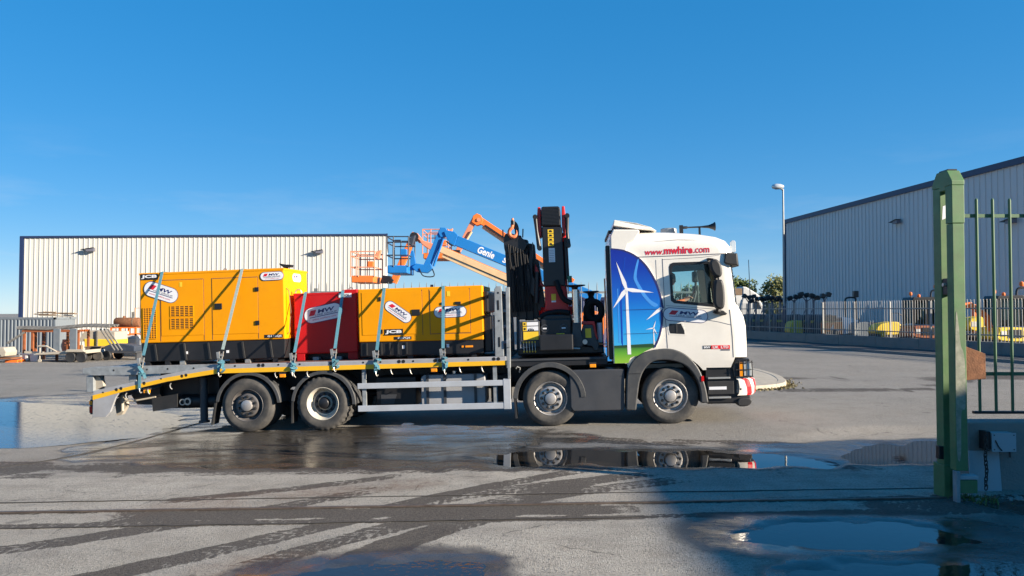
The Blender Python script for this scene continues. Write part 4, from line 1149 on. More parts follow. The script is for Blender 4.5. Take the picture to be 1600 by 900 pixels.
# ------------------------------------------------------------------ plant behind the palisade fence
def lighting_tower(x, y, label, head=4, s=1.0, tilt=0.0):
    q = random.Random(int(x * 977))
    hz_ = q.uniform(-0.12, 0.12)
    t = thing('lighting_tower', label, 'lighting tower', (x, y, 0), group='lighting towers behind the fence')
    part('cabinet', MB().prism([(x - 0.6 * s, 0.4), (x - 0.68 * s, 1.3), (x - 0.5 * s, 1.75), (x + 0.3 * s, 1.8), (x + 0.66 * s, 1.35), (x + 0.6 * s, 0.4)], y - 0.5, y + 0.5), M['dark_teal'], t, 0.05)
    part('yellow_band', MB().box(x - 0.5 * s, x + 0.5 * s, y - 0.52, y - 0.5, 1.25, 1.40), M['skip_yellow'], t)
    for sx in (-0.42, 0.42):
        part('wheel', MB().lathe([(0.001, -0.08), (0.2, -0.1), (0.3, -0.08), (0.3, 0.08), (0.001, 0.08)], (x + sx * s, y - 0.55, 0.30), 'y', 18), M['rubber'], t, smooth=40)
    part('mast', MB().box(x - 0.06, x + 0.06, y - 0.06, y + 0.06, 1.5, 2.75), M['print_grey'], t)
    part('cable_drum', MB().cyl((x + 0.05, y - 0.62, 0.95), (x + 0.05, y - 0.5, 0.95), 0.36 * s, n=20), M['trim_blue'], t, smooth=40)
    part('drum_hub', MB().cyl((x + 0.05, y - 0.66, 0.95), (x + 0.05, y - 0.62, 0.95), 0.1, n=12), M['container'], t)
    part('side_light', MB().box(x + 0.3 * s, x + 0.42 * s, y - 0.56, y - 0.5, 0.55, 0.65), M['white_paint'], t)
    part('stay', MB().bar((x - 0.3, y, 1.5), (x, y, 2.3), 0.05, 0.05), M['print_grey'], t)
    for k in range(head):
        a = (k - (head - 1) / 2) * 0.36
        ang = q.uniform(-35, 35); cz = 2.88 + hz_ + q.uniform(-0.08, 0.12); cx = x + a + q.uniform(-.05, .05)
        h = part('lamp_head', MB().prism(rot_pts([(-0.15, -0.14), (-0.17, 0.12), (-0.05, 0.17), (0.16, 0.13), (0.14, -0.12)], cx, cz, ang), y - 0.28, y + q.uniform(-.05, .1)), M['print_black'], t, 0.03)
        part('lamp_yoke', MB().bar((x, y, 2.6), (cx, y - 0.1, cz), 0.05, 0.05), M['print_grey'], t)
for k, (u, yy, hd) in enumerate(((1170, 56.8, 3), (1181, 55.9, 3), (1193, 55.0, 2), (1206, 54.2, 3), (1219, 53.4, 2), (1241, 51.9, 3), (1260, 50.6, 3), (1271, 49.9, 2), (1288, 48.9, 2))):
    lab = ['first lighting tower right of the truck cab', 'second lighting tower right of the truck cab', 'lighting tower in front of the white lorry bonnet', 'lighting tower just left of the lamp post',
           'lighting tower behind the lamp post', 'lighting tower nearest right of the lamp post', 'lighting tower with a wide lamp cluster before the grey warehouse', 'lighting tower with a tall lamp cluster before the grey warehouse', 'lighting tower nearest the red dumper'][k]
    lighting_tower((u - 800) / 1209.0 * yy, yy, lab, hd, 0.8)
def loader():
    y = 47.6; x = 19.65
    t = thing('dumper', 'red dumper with a long sloping pale grey loader arm behind the fence', 'dumper', (x + 1, y, 0))
    part('body', MB().prism([(x - 0.45, 0.45), (x - 0.45, 1.30), (x + 0.4, 1.38), (x + 0.45, 0.45)], y - 0.6, y + 0.6), M['bright_orange'], t, 0.04)
    part('white_mark', MB().prism([(x - 0.3, 0.6), (x - 0.3, 1.0), (x - 0.15, 1.2), (x - 0.15, 0.6)], y - 0.62, y - 0.6), M['white_paint'], t)
    part('white_mark', MB().box(x, x + 0.2, y - 0.62, y - 0.6, 0.7, 0.9), M['white_paint'], t)
    part('seat', MB().box(x - 0.3, x + 0.2, y - 0.3, y + 0.3, 1.38, 1.75), M['black'], t, 0.05)
    part('arm', MB().prism([(x + 0.45, 0.6), (x + 0.45, 1.65), (x + 1.2, 1.5), (x + 2.2, 1.1), (x + 2.7, 0.6), (x + 2.5, 0.3), (x + 2.0, 0.85), (x + 1.2, 1.1), (x + 0.9, 0.6)], y - 0.65, y - 0.45), M['sticker_w'], t, 0.03)  # arm and body colours brightened to stand in for missing sunlight
    part('side_panel', MB().prism([(x + 0.45, 0.3), (x + 0.45, 1.4), (x + 1.1, 1.2), (x + 1.3, 0.3)], y - 0.4, y + 0.6), M['white_paint'], t, 0.03)
    for wx in (x - 0.1, x + 1.5):
        part('wheel', MB().lathe([(0.001, -0.12), (0.25, -0.14), (0.42, -0.13), (0.45, -0.05), (0.45, 0.1), (0.001, 0.12)], (wx, y - 0.5, 0.45), 'y', 20), M['rubber'], t, smooth=40)
        part('wheel', MB().lathe([(0.001, -0.12), (0.25, -0.14), (0.42, -0.13), (0.45, -0.05), (0.45, 0.1), (0.001, 0.12)], (wx, y + 0.6, 0.45), 'y', 20), M['rubber'], t, smooth=40)
    part('bucket', MB().prism([(x + 2.4, 0.05), (x + 2.5, 0.7), (x + 2.9, 0.55), (x + 3.2, 0.05)], y - 0.8, y + 0.6), M['tank_cover'], t, 0.02)
    # machine with roll bar behind
    y2 = 49.5; x2 = 21.4
    q = thing('site_dumper', 'dark site dumper with a black roll-over hoop against the grey warehouse', 'dumper', (x2, y2, 0))
    part('body', MB().prism([(x2 - 1.2, 0.5), (x2 - 1.3, 1.5), (x2 - 0.3, 1.6), (x2 + 0.8, 1.3), (x2 + 1.0, 0.5)], y2 - 0.7, y2 + 0.7), M['dark_teal'], q, 0.05)
    part('roll_hoop', MB().tube(catmull([(x2 - 0.05, y2, 1.5), (x2 - 0.1, y2, 2.6), (x2 + 0.05, y2, 2.85), (x2 + 0.5, y2, 2.85), (x2 + 0.6, y2, 2.6), (x2 + 0.65, y2, 1.4)], 4), 0.055, 8), M['black'], q, smooth=50)
    part('beacon_plate', MB().box(x2 + 0.45, x2 + 0.75, y2 - 0.1, y2 + 0.2, 2.88, 3.3), M['print_black'], q, 0.03)
    for wx in (x2 - 0.8, x2 + 0.6):
        for wy in (y2 - 0.75, y2 + 0.75):
            part('wheel', MB().lathe([(0.001, -0.12), (0.25, -0.14), (0.42, -0.13), (0.45, -0.05), (0.45, 0.1), (0.001, 0.12)], (wx, wy, 0.45), 'y', 20), M['rubber'], q, smooth=40)
loader()
def roller():
    y = 43.4; x = 21.1
    t = thing('road_roller', 'small bright yellow road roller with black roll bar behind the fence', 'roller', (x, y, 0))
    part('engine_cover', MB().prism(catmull([(x - 0.9, 0.75), (x - 0.8, 1.2), (x - 0.4, 1.35), (x + 0.2, 1.42), (x + 0.45, 1.25), (x + 0.5, 0.75)], 3, True), y - 0.5, y + 0.5), M['skip_yellow'], t, 0.04)
    part('frame', MB().box(x - 0.9, x + 0.9, y - 0.45, y + 0.45, 0.5, 0.78), M['black'], t)
    for dx in (-0.6, 0.65):
        part('drum', MB().cyl((x + dx, y - 0.5, 0.38), (x + dx, y + 0.5, 0.38), 0.38, n=24), M['tank_cover'], t, smooth=40)
        part('fork', MB().box(x + dx - 0.08, x + dx + 0.08, y - 0.58, y - 0.52, 0.35, 0.8), M['skip_yellow'], t)
    part('roll_bar', MB().tube([(x + 0.45, y - 0.4, 0.8), (x + 0.4, y - 0.4, 1.9), (x + 0.4, y + 0.4, 1.9), (x + 0.45, y + 0.4, 0.8)], 0.04, 8).tube([(x + 0.4, y - 0.4, 1.85), (x + 0.9, y - 0.4, 1.6), (x + 0.9, y - 0.4, 0.8)], 0.03, 8), M['black'], t)
    part('seat', MB().box(x + 0.4, x + 0.8, y - 0.25, y + 0.25, 0.9, 1.3), M['black'], t, 0.04)
    part('orange_lamp', MB().box(x + 0.85, x + 1.05, y - 0.55, y - 0.4, 0.3, 0.7), M['bright_orange'], t, 0.03)
roller()
def excavator(x, y, label, body, boomc, s=1.0, boom_left=False, low=0.0):
    t = thing('mini_excavator', label, 'excavator', (x, y, 0), group='mini excavators behind the fence')
    for sy in (-0.6, 0.6):
        part('track', MB().prism(stadium(2.1 * s, 0.5 * s) and [(x + a, 0.26 + b) for a, b in stadium(2.1 * s, 0.5)], y + sy - 0.17, y + sy + 0.17), M['print_black'], t, 0.03)
    part('undercarriage', MB().box(x - 0.5, x + 0.5, y - 0.45, y + 0.45, 0.25, 0.6), M['black'], t)
    part('house', MB().prism(catmull([(x - 0.9 * s, 0.65), (x - 0.92 * s, 1.1), (x - 0.8 * s, 1.25), (x + 0.7 * s, 1.22), (x + 0.92 * s, 1.1), (x + 0.92 * s, 0.65)], 3, True), y - 0.75, y + 0.75), body, t, 0.05)
    part('skirt', MB().box(x - 0.9 * s, x + 0.9 * s, y - 0.7, y + 0.7, 0.55, 0.72), M['tank_cover'], t)
    part('side_door', MB().box(x - 0.55 * s, x + 0.1 * s, y - 0.775, y - 0.74, 0.75, 1.15), M['print_black'], t, 0.02)
    part('side_sticker', MB().box(x - 0.85 * s, x - 0.62 * s, y - 0.78, y - 0.74, 0.85, 1.08), M['white_paint'], t)
    part('engine_grille', MB().box(x + 0.25 * s, x + 0.7 * s, y - 0.775, y - 0.74, 0.8, 1.1), M['tank_cover'], t)
    xa, xb = x - 0.95 * s, x + 0.35 * s
    zt = 2.62
    for px in (xa + 0.04, x - 0.25 * s, xb):
        for py in (y - 0.62, y + 0.35):
            part('cab_pillar', MB().box(px - 0.06, px + 0.06, py - 0.04, py + 0.04, 1.3, zt), M['print_black'], t)
    part('cab_roof', MB().prism([(xa - 0.05, zt - 0.06), (xa + 0.03, zt + 0.12), (xb - 0.05, zt + 0.15), (xb + 0.1, zt - 0.06)], y - 0.68, y + 0.42), M['print_black'], t, 0.03)
    part('cab_glass', MB().box(xa + 0.05, x - 0.28 * s, y - 0.625, y - 0.615, 1.35, zt), M['glass_dark'], t)
    part('cab_glass', MB().box(x - 0.22 * s, xb - 0.03, y - 0.625, y - 0.615, 1.35, zt), M['glass_dark'], t)
    part('cab_back', MB().box(x - 0.1 * s, xb + 0.02, y + 0.30, y + 0.38, 1.3, zt), M['dark_teal'], t)
    part('cab_side', MB().box(x + 0.12 * s, xb + 0.05, y - 0.60, y - 0.56, 1.3, 2.1), M['dark_teal'], t)
    part('cab_glass', MB().box(xa + 0.05, x - 0.12 * s, y + 0.345, y + 0.355, 1.35, zt), M['glass_dark'], t)
    part('seat', MB().prism([(x - 0.4, 1.3), (x - 0.45, 1.6), (x + 0.0, 1.6), (x + 0.1, 2.2), (x + 0.2, 2.2), (x + 0.15, 1.3)], y - 0.4, y + 0.1), M['print_black'], t, 0.03)
    for bx, bz in ((xa + 0.02, zt + 0.28), (xa + 0.45, zt + 0.16)):
        b = part('beacon', MB().lathe([(0.06, -0.06), (0.08, 0.0), (0.07, 0.1), (0.001, 0.13)], (bx, y - 0.4, bz), 'z', 14), M['bright_orange'], t, smooth=50)
        part('beacon_stem', MB().cyl((bx, y - 0.4, zt + 0.05), (bx, y - 0.4, bz), 0.03, n=8), M['print_black'], b)
    # roll hoop with beacon on the rear
    hx = x + 0.35 * s
    part('rear_hoop', MB().tube(catmull([(hx - 0.1, y - 0.2, 2.0), (hx - 0.1, y - 0.2, 2.95), (hx + 0.1, y - 0.2, 3.12), (hx + 0.5, y - 0.2, 3.12), (hx + 0.65, y - 0.2, 2.95), (hx + 0.7, y - 0.2, 1.4)], 4), 0.05, 8), M['print_black'], t, smooth=50)
    part('beacon', MB().lathe([(0.07, -0.05), (0.1, 0.02), (0.09, 0.14), (0.001, 0.19)], (hx + 0.15, y - 0.2, 3.25), 'z', 14), M['bright_orange'], t, smooth=50)
    d = -1 if boom_left else 1
    bx = x + d * 0.9 * s
    part('boom', MB().prism([(bx, 0.9), (bx + d * 0.3, 1.7), (bx + d * 1.0, 2.2), (bx + d * 1.8, 2.15), (bx + d * 1.8, 2.32), (bx + d * 0.95, 2.45), (bx + d * 0.1, 1.85), (bx - d * 0.15, 1.0)], y - 0.1, y + 0.1), boomc, t, 0.02)
    part('dipper', MB().prism([(bx + d * 1.7, 2.4), (bx + d * 1.95, 2.3), (bx + d * 1.75, 0.9), (bx + d * 1.6, 0.9)], y - 0.08, y + 0.08), boomc, t, 0.02)
    part('bucket', MB().prism([(bx + d * 1.5, 0.9), (bx + d * 1.9, 0.9), (bx + d * 1.8, 0.4), (bx + d * 1.4, 0.3), (bx + d * 1.25, 0.5)], y - 0.25, y + 0.25), M['tank_cover'], t, 0.02)
    part('lamp', MB().box(x + 0.35 * s, x + 0.75 * s, y - 0.8, y - 0.74, 1.28, 1.42), M['bright_orange'], t, 0.02)
excavator(21.95, 41.2, 'mini excavator with dull red body and dark cab, left of the green gate post', M['orange'], M['lift_orange'])
excavator(23.75, 37.0, 'mini excavator with yellow body seen through the green gate bars', M['skip_yellow'], M['bright_orange'], 1.0, True)
def compressor(x, y, label, m):
    t = thing('air_compressor', label, 'compressor', (x, y, 0), group='compressors behind the fence')
    part('canopy', MB().prism(catmull([(x - 0.7, 0.55), (x - 0.72, 1.1), (x - 0.5, 1.35), (x + 0.45, 1.38), (x + 0.7, 1.1), (x + 0.7, 0.55)], 3, True), y - 0.5, y + 0.5), m, t, 0.05)
    part('grille', MB().box(x + 0.1, x + 0.5, y - 0.53, y - 0.49, 0.75, 1.1), M['print_black'], t)
    part('exhaust', MB().cyl((x - 0.3, y, 1.3), (x - 0.3, y, 1.6), 0.05, n=10), M['print_black'], t)
    part('drawbar', MB().bar((x + 0.6, y, 0.5), (x + 1.2, y, 0.4), 0.08, 0.08), M['print_black'], t)
    for sy in (-0.5, 0.5):
        part('wheel', MB().lathe([(0.001, -0.07), (0.18, -0.08), (0.28, -0.06), (0.28, 0.06), (0.001, 0.07)], (x, y + sy, 0.28), 'y', 18), M['rubber'], t, smooth=40)
compressor(20.75, 45.6, 'dark grey compressor between the red dumper and the yellow roller', M['container'])
compressor(18.75, 50.6, 'yellow compressor behind the fence just right of the lamp post', M['skip_yellow'])
def tipper():
    y = 38.6; x = 23.0
    t = thing('concrete_mixer', 'yellow mixer drum with a white plate just right of the green gate post', 'mixer', (x, y, 0))
    part('drum', MB().prism(catmull([(x - 0.5, 1.2), (x - 0.45, 1.6), (x + 0.2, 1.75), (x + 0.45, 1.6), (x + 0.3, 1.2), (x - 0.2, 1.0)], 4, True), y - 0.45, y + 0.45), M['skip_yellow'], t, 0.08, 50)
    part('white_plate', MB().box(x - 0.35, x + 0.1, y - 0.47, y - 0.45, 1.25, 1.5), M['white_paint'], t)
    part('frame', MB().box(x - 0.5, x + 0.6, y - 0.3, y + 0.3, 0.5, 0.95).box(x + 0.45, x + 0.6, y - 0.1, y + 0.1, 0.9, 1.8), M['print_black'], t, 0.02)
    for sx in (-0.35, 0.4):
        part('wheel', MB().lathe([(0.001, -0.06), (0.2, -0.07), (0.28, -0.05), (0.28, 0.05), (0.001, 0.06)], (x + sx, y - 0.35, 0.28), 'y', 16), M['rubber'], t, smooth=40)
tipper()
# white lorry beyond
def far_lorry():
    x, y = 24.55, 80.2
    t = thing('lorry', 'white lorry cab with roof deflector parked left of the grey warehouse corner', 'lorry', (x, y, 0))
    part('cab', MB().prism(catmull([(x - 1.0, 0.8), (x - 1.0, 3.2), (x + 0.2, 3.3), (x + 0.75, 3.1), (x + 1.15, 2.2), (x + 1.25, 0.8)], 3, True), y - 1.2, y + 1.2), M['white_paint'], t, 0.08)
    part('roof_deflector', MB().prism([(x - 1.0, 3.2), (x - 0.98, 4.5), (x - 0.6, 4.45), (x + 0.3, 3.9), (x + 0.9, 3.45), (x + 1.0, 3.1)], y - 1.15, y + 1.15), M['white_paint'], t, 0.1)
    part('rear_wall', MB().box(x - 2.0, x - 1.02, y - 1.1, y + 1.1, 1.1, 4.0), M['white_paint'], t, 0.05)
    part('dark_roof', MB().box(x - 2.05, x - 1.04, y - 1.13, y + 1.13, 3.6, 4.3), M['timber'], t, 0.03)
    part('side_window', MB().prism([(x + 0.1, 2.2), (x + 0.1, 2.9), (x + 0.65, 2.9), (x + 0.9, 2.2)], y - 1.23, y - 1.2), M['print_black'], t)
    for wx in (x - 1.4, x + 0.6):
        part('wheel', MB().cyl((wx, y - 1.2, 0.5), (wx, y - 0.9, 0.5), 0.5, n=20), M['rubber'], t)
    solo('aerial_mast', MB().cyl((22.9, 74, 0), (22.65, 74, 6.9), 0.05, 0.03, 8), M['print_grey'], 'thin leaning mast in front of the white lorry', 'mast', (22.9, 74, 0))
far_lorry()
# ------------------------------------------------------------------ the truck
TO = Vector((-4.8452, 14.22, -0.1844))
tx = Vector((7.62905, -0.64, 0.24518)).normalized()
ty = Vector((0, 0, 1)).cross(tx).normalized()
tz = tx.cross(ty)
FT = Matrix(((tx.x, ty.x, tz.x, TO.x), (tx.y, ty.y, tz.y, TO.y), (tx.z, ty.z, tz.z, TO.z), (0, 0, 0, 1)))
TW = 2.5                                        # body width
truck = thing('truck', 'four-axle beavertail crane truck with white cab and blue wind turbine mural', 'truck', (0, 0, 0), FT)
P = lambda name, mb, m, parent=truck, bevel=0, smooth=None, seg=2, label=None: part(name, mb, M[m] if isinstance(m, str) else m, parent, bevel, smooth, seg, label)

# --- wheels
RT = 0.497
def tyre(lug):
    w = 0.30
    prof = [(0.275, 0.03), (0.29, 0.012), (0.315, 0.004), (0.36, -0.004), (0.40, -0.008), (0.425, -0.006), (0.432, -0.002), (0.455, 0.006), (0.477, 0.018), (RT - 0.006, 0.034), (RT, 0.05)]
    g = 0.014
    for k in range(4):
        a = 0.05 + (k + 0.75) * 0.05
        prof += [(RT, a - 0.006), (RT - g, a - 0.004), (RT - g, a + 0.004), (RT, a + 0.006)]
    prof += [(RT, w - 0.05), (RT - 0.02, w - 0.02), (0.42, w), (0.30, w - 0.01), (0.275, w - 0.03), (0.275, 0.03)]
    n = 112 if lug else 72
    def rf(r, j, i):
        if lug and r > 0.45 and (i % 4) < 2: return r - (0.016 if r > 0.48 else 0.008)
        return r
    return MB().lathe(prof, (0, 0, 0), 'y', n, rf)
def rim_convex():
    return MB().lathe([(0.285, 0.028), (0.296, 0.012), (0.30, 0.006), (0.296, 0.002), (0.288, 0.008), (0.276, 0.03), (0.262, 0.06), (0.255, 0.075), (0.238, 0.08), (0.222, 0.062), (0.214, 0.035), (0.205, 0.012), (0.19, 0.004), (0.165, 0.002), (0.13, 0.004), (0.12, 0.0), (0.115, 0.01)], (0, 0, 0), 'y', 56)
def rim_dish():
    return MB().lathe([(0.285, 0.028), (0.296, 0.012), (0.30, 0.006), (0.296, 0.002), (0.286, 0.006), (0.272, 0.03), (0.255, 0.06), (0.247, 0.10), (0.238, 0.145), (0.225, 0.16), (0.195, 0.165), (0.15, 0.162), (0.12, 0.15), (0.11, 0.11)], (0, 0, 0), 'y', 56)
tyre_a = tyre(False).mesh('tyre', M['rubber'], 40)
tyre_b = tyre(True).mesh('tyre', M['rubber'], 40)
def nut_mesh(m):
    return MB().cyl((0, 0, 0), (0, -0.012, 0), 0.026, 0.024, 12).cyl((0, -0.012, 0), (0, -0.04, 0), 0.018, 0.015, 6).mesh('wheel_nut', m)
nut_a = nut_mesh(M['nut'])
rim_a = rim_convex().mesh('rim', M['rim'], 35)
rim_a4 = rim_convex().mesh('rim', M['rimdark'], 35)
rim_b = rim_dish().mesh('rim', M['rimwhite'], 35)
hub_a = MB().lathe([(0.0005, -0.055), (0.08, -0.053), (0.098, -0.045), (0.104, -0.02), (0.108, 0.02)], (0, 0, 0), 'y', 32).mesh('hub_cap', M['rim'], 50)
hub_b = MB().lathe([(0.0005, 0.035), (0.085, 0.038), (0.1, 0.05), (0.105, 0.16)], (0, 0, 0), 'y', 28).mesh('hub_cap', M['print_black'], 50)
disc_b = MB().lathe([(0.105, 0.155), (0.20, 0.158), (0.205, 0.17)], (0, 0, 0), 'y', 40).mesh('wheel_disc', M['dark_teal'], 40)
def wheel(x, y, z, kind, rot, flip=False, detail=True):
    w = link(tyre_b if kind == 'dish' else tyre_a, 'wheel', truck)
    w.location = (x, y, z); w.rotation_euler = (0, R(rot), R(180) if flip else 0)
    rim = link({'dish': rim_b, 'front': rim_a, 'rear': rim_a4}[kind], 'rim', w)
    if not detail: return w
    link(hub_b if kind == 'dish' else hub_a, 'hub_cap', w)
    if kind == 'dish': link(disc_b, 'wheel_disc', w)
    for k in range(10):
        a = 2 * math.pi * k / 10
        nn = link(nut_a, 'wheel_nut', w); rr = 0.162
        nn.location = (math.cos(a) * rr, 0.155 if kind == 'dish' else 0.003, math.sin(a) * rr)
    return w
AX = [(7.665, 'front', 8), (5.565, 'front', 3), (1.415, 'dish', 12), (0.0, 'rear', 20)]
for x, k, rr in AX:
    wheel(x, 0.03, RT - 0.006, k, rr)
    wheel(x, TW - 0.03, RT - 0.006, k, rr * 2, True, False)
wheel(1.415, 0.37, RT - 0.006, 'dish', 5, False, False)
wheel(1.415, TW - 0.37, RT - 0.006, 'dish', 5, True, False)
wheel(0.0, 0.37, RT - 0.006, 'rear', 5, False, False)
for x, _, _ in AX:
    P('axle', MB().cyl((x, 0.25, 0.49), (x, TW - 0.25, 0.49), 0.075, n=12).cyl((x, 0.9, 0.49), (x, 1.6, 0.49), 0.14, n=14), 'black', smooth=40)

# --- chassis
for y in (0.82, 1.56):
    P('chassis_rail', MB().box(-1.9, 8.6, y, y + 0.12, 0.74, 1.02), 'black')
for x in (-1.8, -0.7, 0.7, 2.2, 3.4, 4.6, 6.4):
    P('cross_member', MB().box(x, x + 0.1, 0.3, 2.2, 1.03, 1.13), 'black')
P('gearbox', MB().box(4.9, 6.9, 0.97, 1.54, 0.35, 0.95), 'black', bevel=0.05)
P('drive_shaft', MB().cyl((1.5, 1.25, 0.52), (4.95, 1.25, 0.66), 0.06), 'black', smooth=40)

# --- deck
P('deck_floor', MB().box(-0.6, 4.72, 0.09, TW - 0.09, 1.135, 1.235), 'deck')
def side_rail(y0, y1, near):
    s = -1 if near else 1
    ya, yb = (0.0, 0.09) if near else (TW - 0.09, TW)
    yf = ya if near else yb
    rail = P('side_rail', MB().prism([(-0.53, 1.09), (4.80, 1.105), (4.80, 1.262), (-0.53, 1.252)], ya, yb), 'rail_grey', bevel=0.008)
    ye = yf + s * 0.004
    P('reflective_tape', MB().prism([(-0.53, 1.094), (4.79, 1.109), (4.79, 1.187), (-0.53, 1.177)], min(ye, yf), max(ye, yf)), 'stripe', rail)
    tail = P('tail_rail', MB().prism([(-2.955, 0.655), (-2.39, 0.79), (-1.5, 0.965), (-0.532, 1.09), (-0.532, 1.252), (-1.5, 1.105), (-2.952, 0.827)], ya, yb), 'rail_grey', bevel=0.008)
    P('reflective_tape', MB().prism([(-2.955, 0.66), (-2.39, 0.795), (-1.5, 0.97), (-0.534, 1.094), (-0.534, 1.177), (-1.5, 1.045), (-2.953, 0.748)], min(ye, yf), max(ye, yf)), 'stripe', tail)
    return rail, tail
rail, tail = side_rail(0, 0.09, True)
side_rail(0, 0, False)
slot_m = MB().lathe([(0.0005, -0.003), (0.03, -0.003), (0.032, 0.0)], (0, 0, 0), 'y', 14).mesh('lashing_slot', M['print_black'])
hole_m = MB().lathe([(0.0005, -0.003), (0.016, -0.003), (0.018, 0.0)], (0, 0, 0), 'y', 12).mesh('lashing_hole', M['print_black'])
for x in (1.60, 1.68, 2.86, 2.94, 3.52, 3.60, 4.58, 4.66, 0.25, 0.33):
    o = link(slot_m, 'lashing_slot', rail); o.location = (x, -0.001, 1.222)
for x in (0.62, 1.02, 2.52, 3.12, 4.12, 2.2, -0.2):
    o = link(hole_m, 'lashing_hole', rail); o.location = (x, -0.001, 1.222)
for x, z in ((-2.49, 0.84), (-2.40, 0.86), (-1.22, 1.06), (-1.14, 1.075), (-1.95, 0.945)):
    o = link(slot_m, 'lashing_slot', tail); o.location = (x, -0.001, z)
o = link(hole_m, 'lashing_hole', tail); o.location = (-2.75, -0.001, 0.795)
o = link(hole_m, 'lashing_hole', tail); o.location = (-1.62, -0.001, 1.02)
for x, z in ((-2.31, 0.74), (-1.45, 0.90), (0.55, 1.06), (1.15, 1.06), (2.70, 1.07), (3.05, 1.07), (3.95, 1.07), (4.35, 1.07), (-1.88, 0.82), (0.90, 1.06)):
    P('lashing_hook', MB().tube([(x, 0.03, z + 0.03), (x + 0.005, -0.02, z), (x + 0.02, -0.02, z - 0.05), (x + 0.035, 0.0, z - 0.075)], 0.011, 6), 'zinc')
# folded loading ramp lying level over the beavertail
for y in (0.02, TW - 0.10):
    b = P('ramp_beam', MB().prism([(-3.16, 1.15), (-3.16, 1.245), (-2.95, 1.27), (-0.50, 1.262), (-0.50, 1.235), (-0.75, 1.135), (-2.1, 1.105), (-2.95, 1.112)], y, y + 0.08), 'galv', bevel=0.006)
    if y < 1:
        for x in (-2.55, -1.9, -1.5, -1.0):
            o = link(hole_m, 'lashing_hole', b); o.location = (x, y - 0.001, 1.20)
for i in range(9):
    x = -3.1 + i * 0.29
    P('ramp_slat', MB().box(x, x + 0.22, 0.10, TW - 0.10, 1.20, 1.232), 'galv', bevel=0.004)
P('ramp_post', MB().box(-2.32, -2.17, 0.12, 0.26, 0.86, 1.12), 'galv', bevel=0.006)
P('ramp_post', MB().box(-2.32, -2.17, TW - 0.26, TW - 0.12, 0.86, 1.12), 'galv', bevel=0.006)
P('tail_box', MB().box(-3.11, -2.97, 0.05, 0.4, 0.80, 1.11), 'galv', bevel=0.01)
P('tail_bracket', MB().prism([(-2.97, 0.84), (-2.97, 1.10), (-2.90, 1.08), (-2.84, 1.0), (-2.82, 0.9)], 0.12, 0.2), 'cream')
P('tail_bar', MB().box(-3.05, -2.95, 0.1, TW - 0.1, 0.62, 0.72), 'galv')
P('tail_plate', MB().prism([(-2.955, 0.664), (-2.968, 0.342), (-2.712, 0.336), (-2.62, 0.43), (-2.55, 0.60), (-2.50, 0.71), (-2.43, 0.80)], 0.0, 0.05), 'rail_grey', bevel=0.006)
P('tail_plate', MB().prism([(-2.955, 0.664), (-2.968, 0.342), (-2.712, 0.336), (-2.62, 0.43), (-2.55, 0.60), (-2.50, 0.71), (-2.43, 0.80)], TW - 0.05, TW), 'rail_grey')
tl = P('tail_lamp', MB().box(-3.04, -2.985, 0.04, 0.22, 0.39, 0.66), 'plastic', bevel=0.008)
P('red_lens', MB().box(-3.045, -2.99, 0.028, 0.21, 0.42, 0.54), 'red_lamp', tl)
P('amber_lens', MB().box(-3.045, -2.99, 0.028, 0.21, 0.57, 0.64), 'orange_lamp', tl)
P('tail_floor', MB().prism([(-2.9, 0.70), (-0.62, 1.10), (-0.62, 1.14), (-2.9, 0.75)], 0.1, TW - 0.1), 'black')
P('rubber_skirt', MB().prism([(-1.97, 0.64), (-1.47, 0.71), (-1.47, 0.46), (-1.95, 0.39)], 0.28, 0.31), 'plastic')
P('tail_pipe', MB().tube([(-2.53, 0.25, 0.62), (-2.3, 0.25, 0.60), (-2.1, 0.28, 0.63), (-1.9, 0.3, 0.66)], 0.018, 8).tube([(-2.53, 0.25, 0.72), (-2.53, 0.25, 0.42)], 0.03, 8), 'cream', smooth=60)
P('spring_hanger', MB().prism([(-2.72, 0.62), (-2.52, 0.72), (-2.48, 0.5), (-2.58, 0.34), (-2.68, 0.32)], 0.3, 0.4), 'cream')
P('landing_leg', MB().cyl((-0.965, 0.32, 0.18), (-0.965, 0.32, 1.0), 0.07, n=18).cyl((-0.965, 0.32, 0.16), (-0.965, 0.32, 0.2), 0.1, n=18), 'tank_cover', smooth=40)
P('air_tank', MB().cyl((-1.45, 0.45, 0.55), (-0.75, 0.45, 0.55), 0.13, n=20), 'black', smooth=40)
P('coupling', MB().lathe([(0.04, 0), (0.07, 0), (0.07, 0.05), (0.04, 0.05)], (-1.28, 0.3, 0.56), 'y', 16).lathe([(0.04, 0), (0.06, 0), (0.06, 0.05), (0.04, 0.05)], (-1.38, 0.3, 0.55), 'y', 16), 'zinc', smooth=40)
P('tail_frame', MB().prism([(-2.42, 0.70), (-1.85, 0.84), (-1.85, 0.50), (-2.30, 0.52)], 0.36, 2.1), 'black')
P('underbody_box', MB().box(-1.9, -0.75, 0.5, 2.0, 0.42, 1.0), 'black')

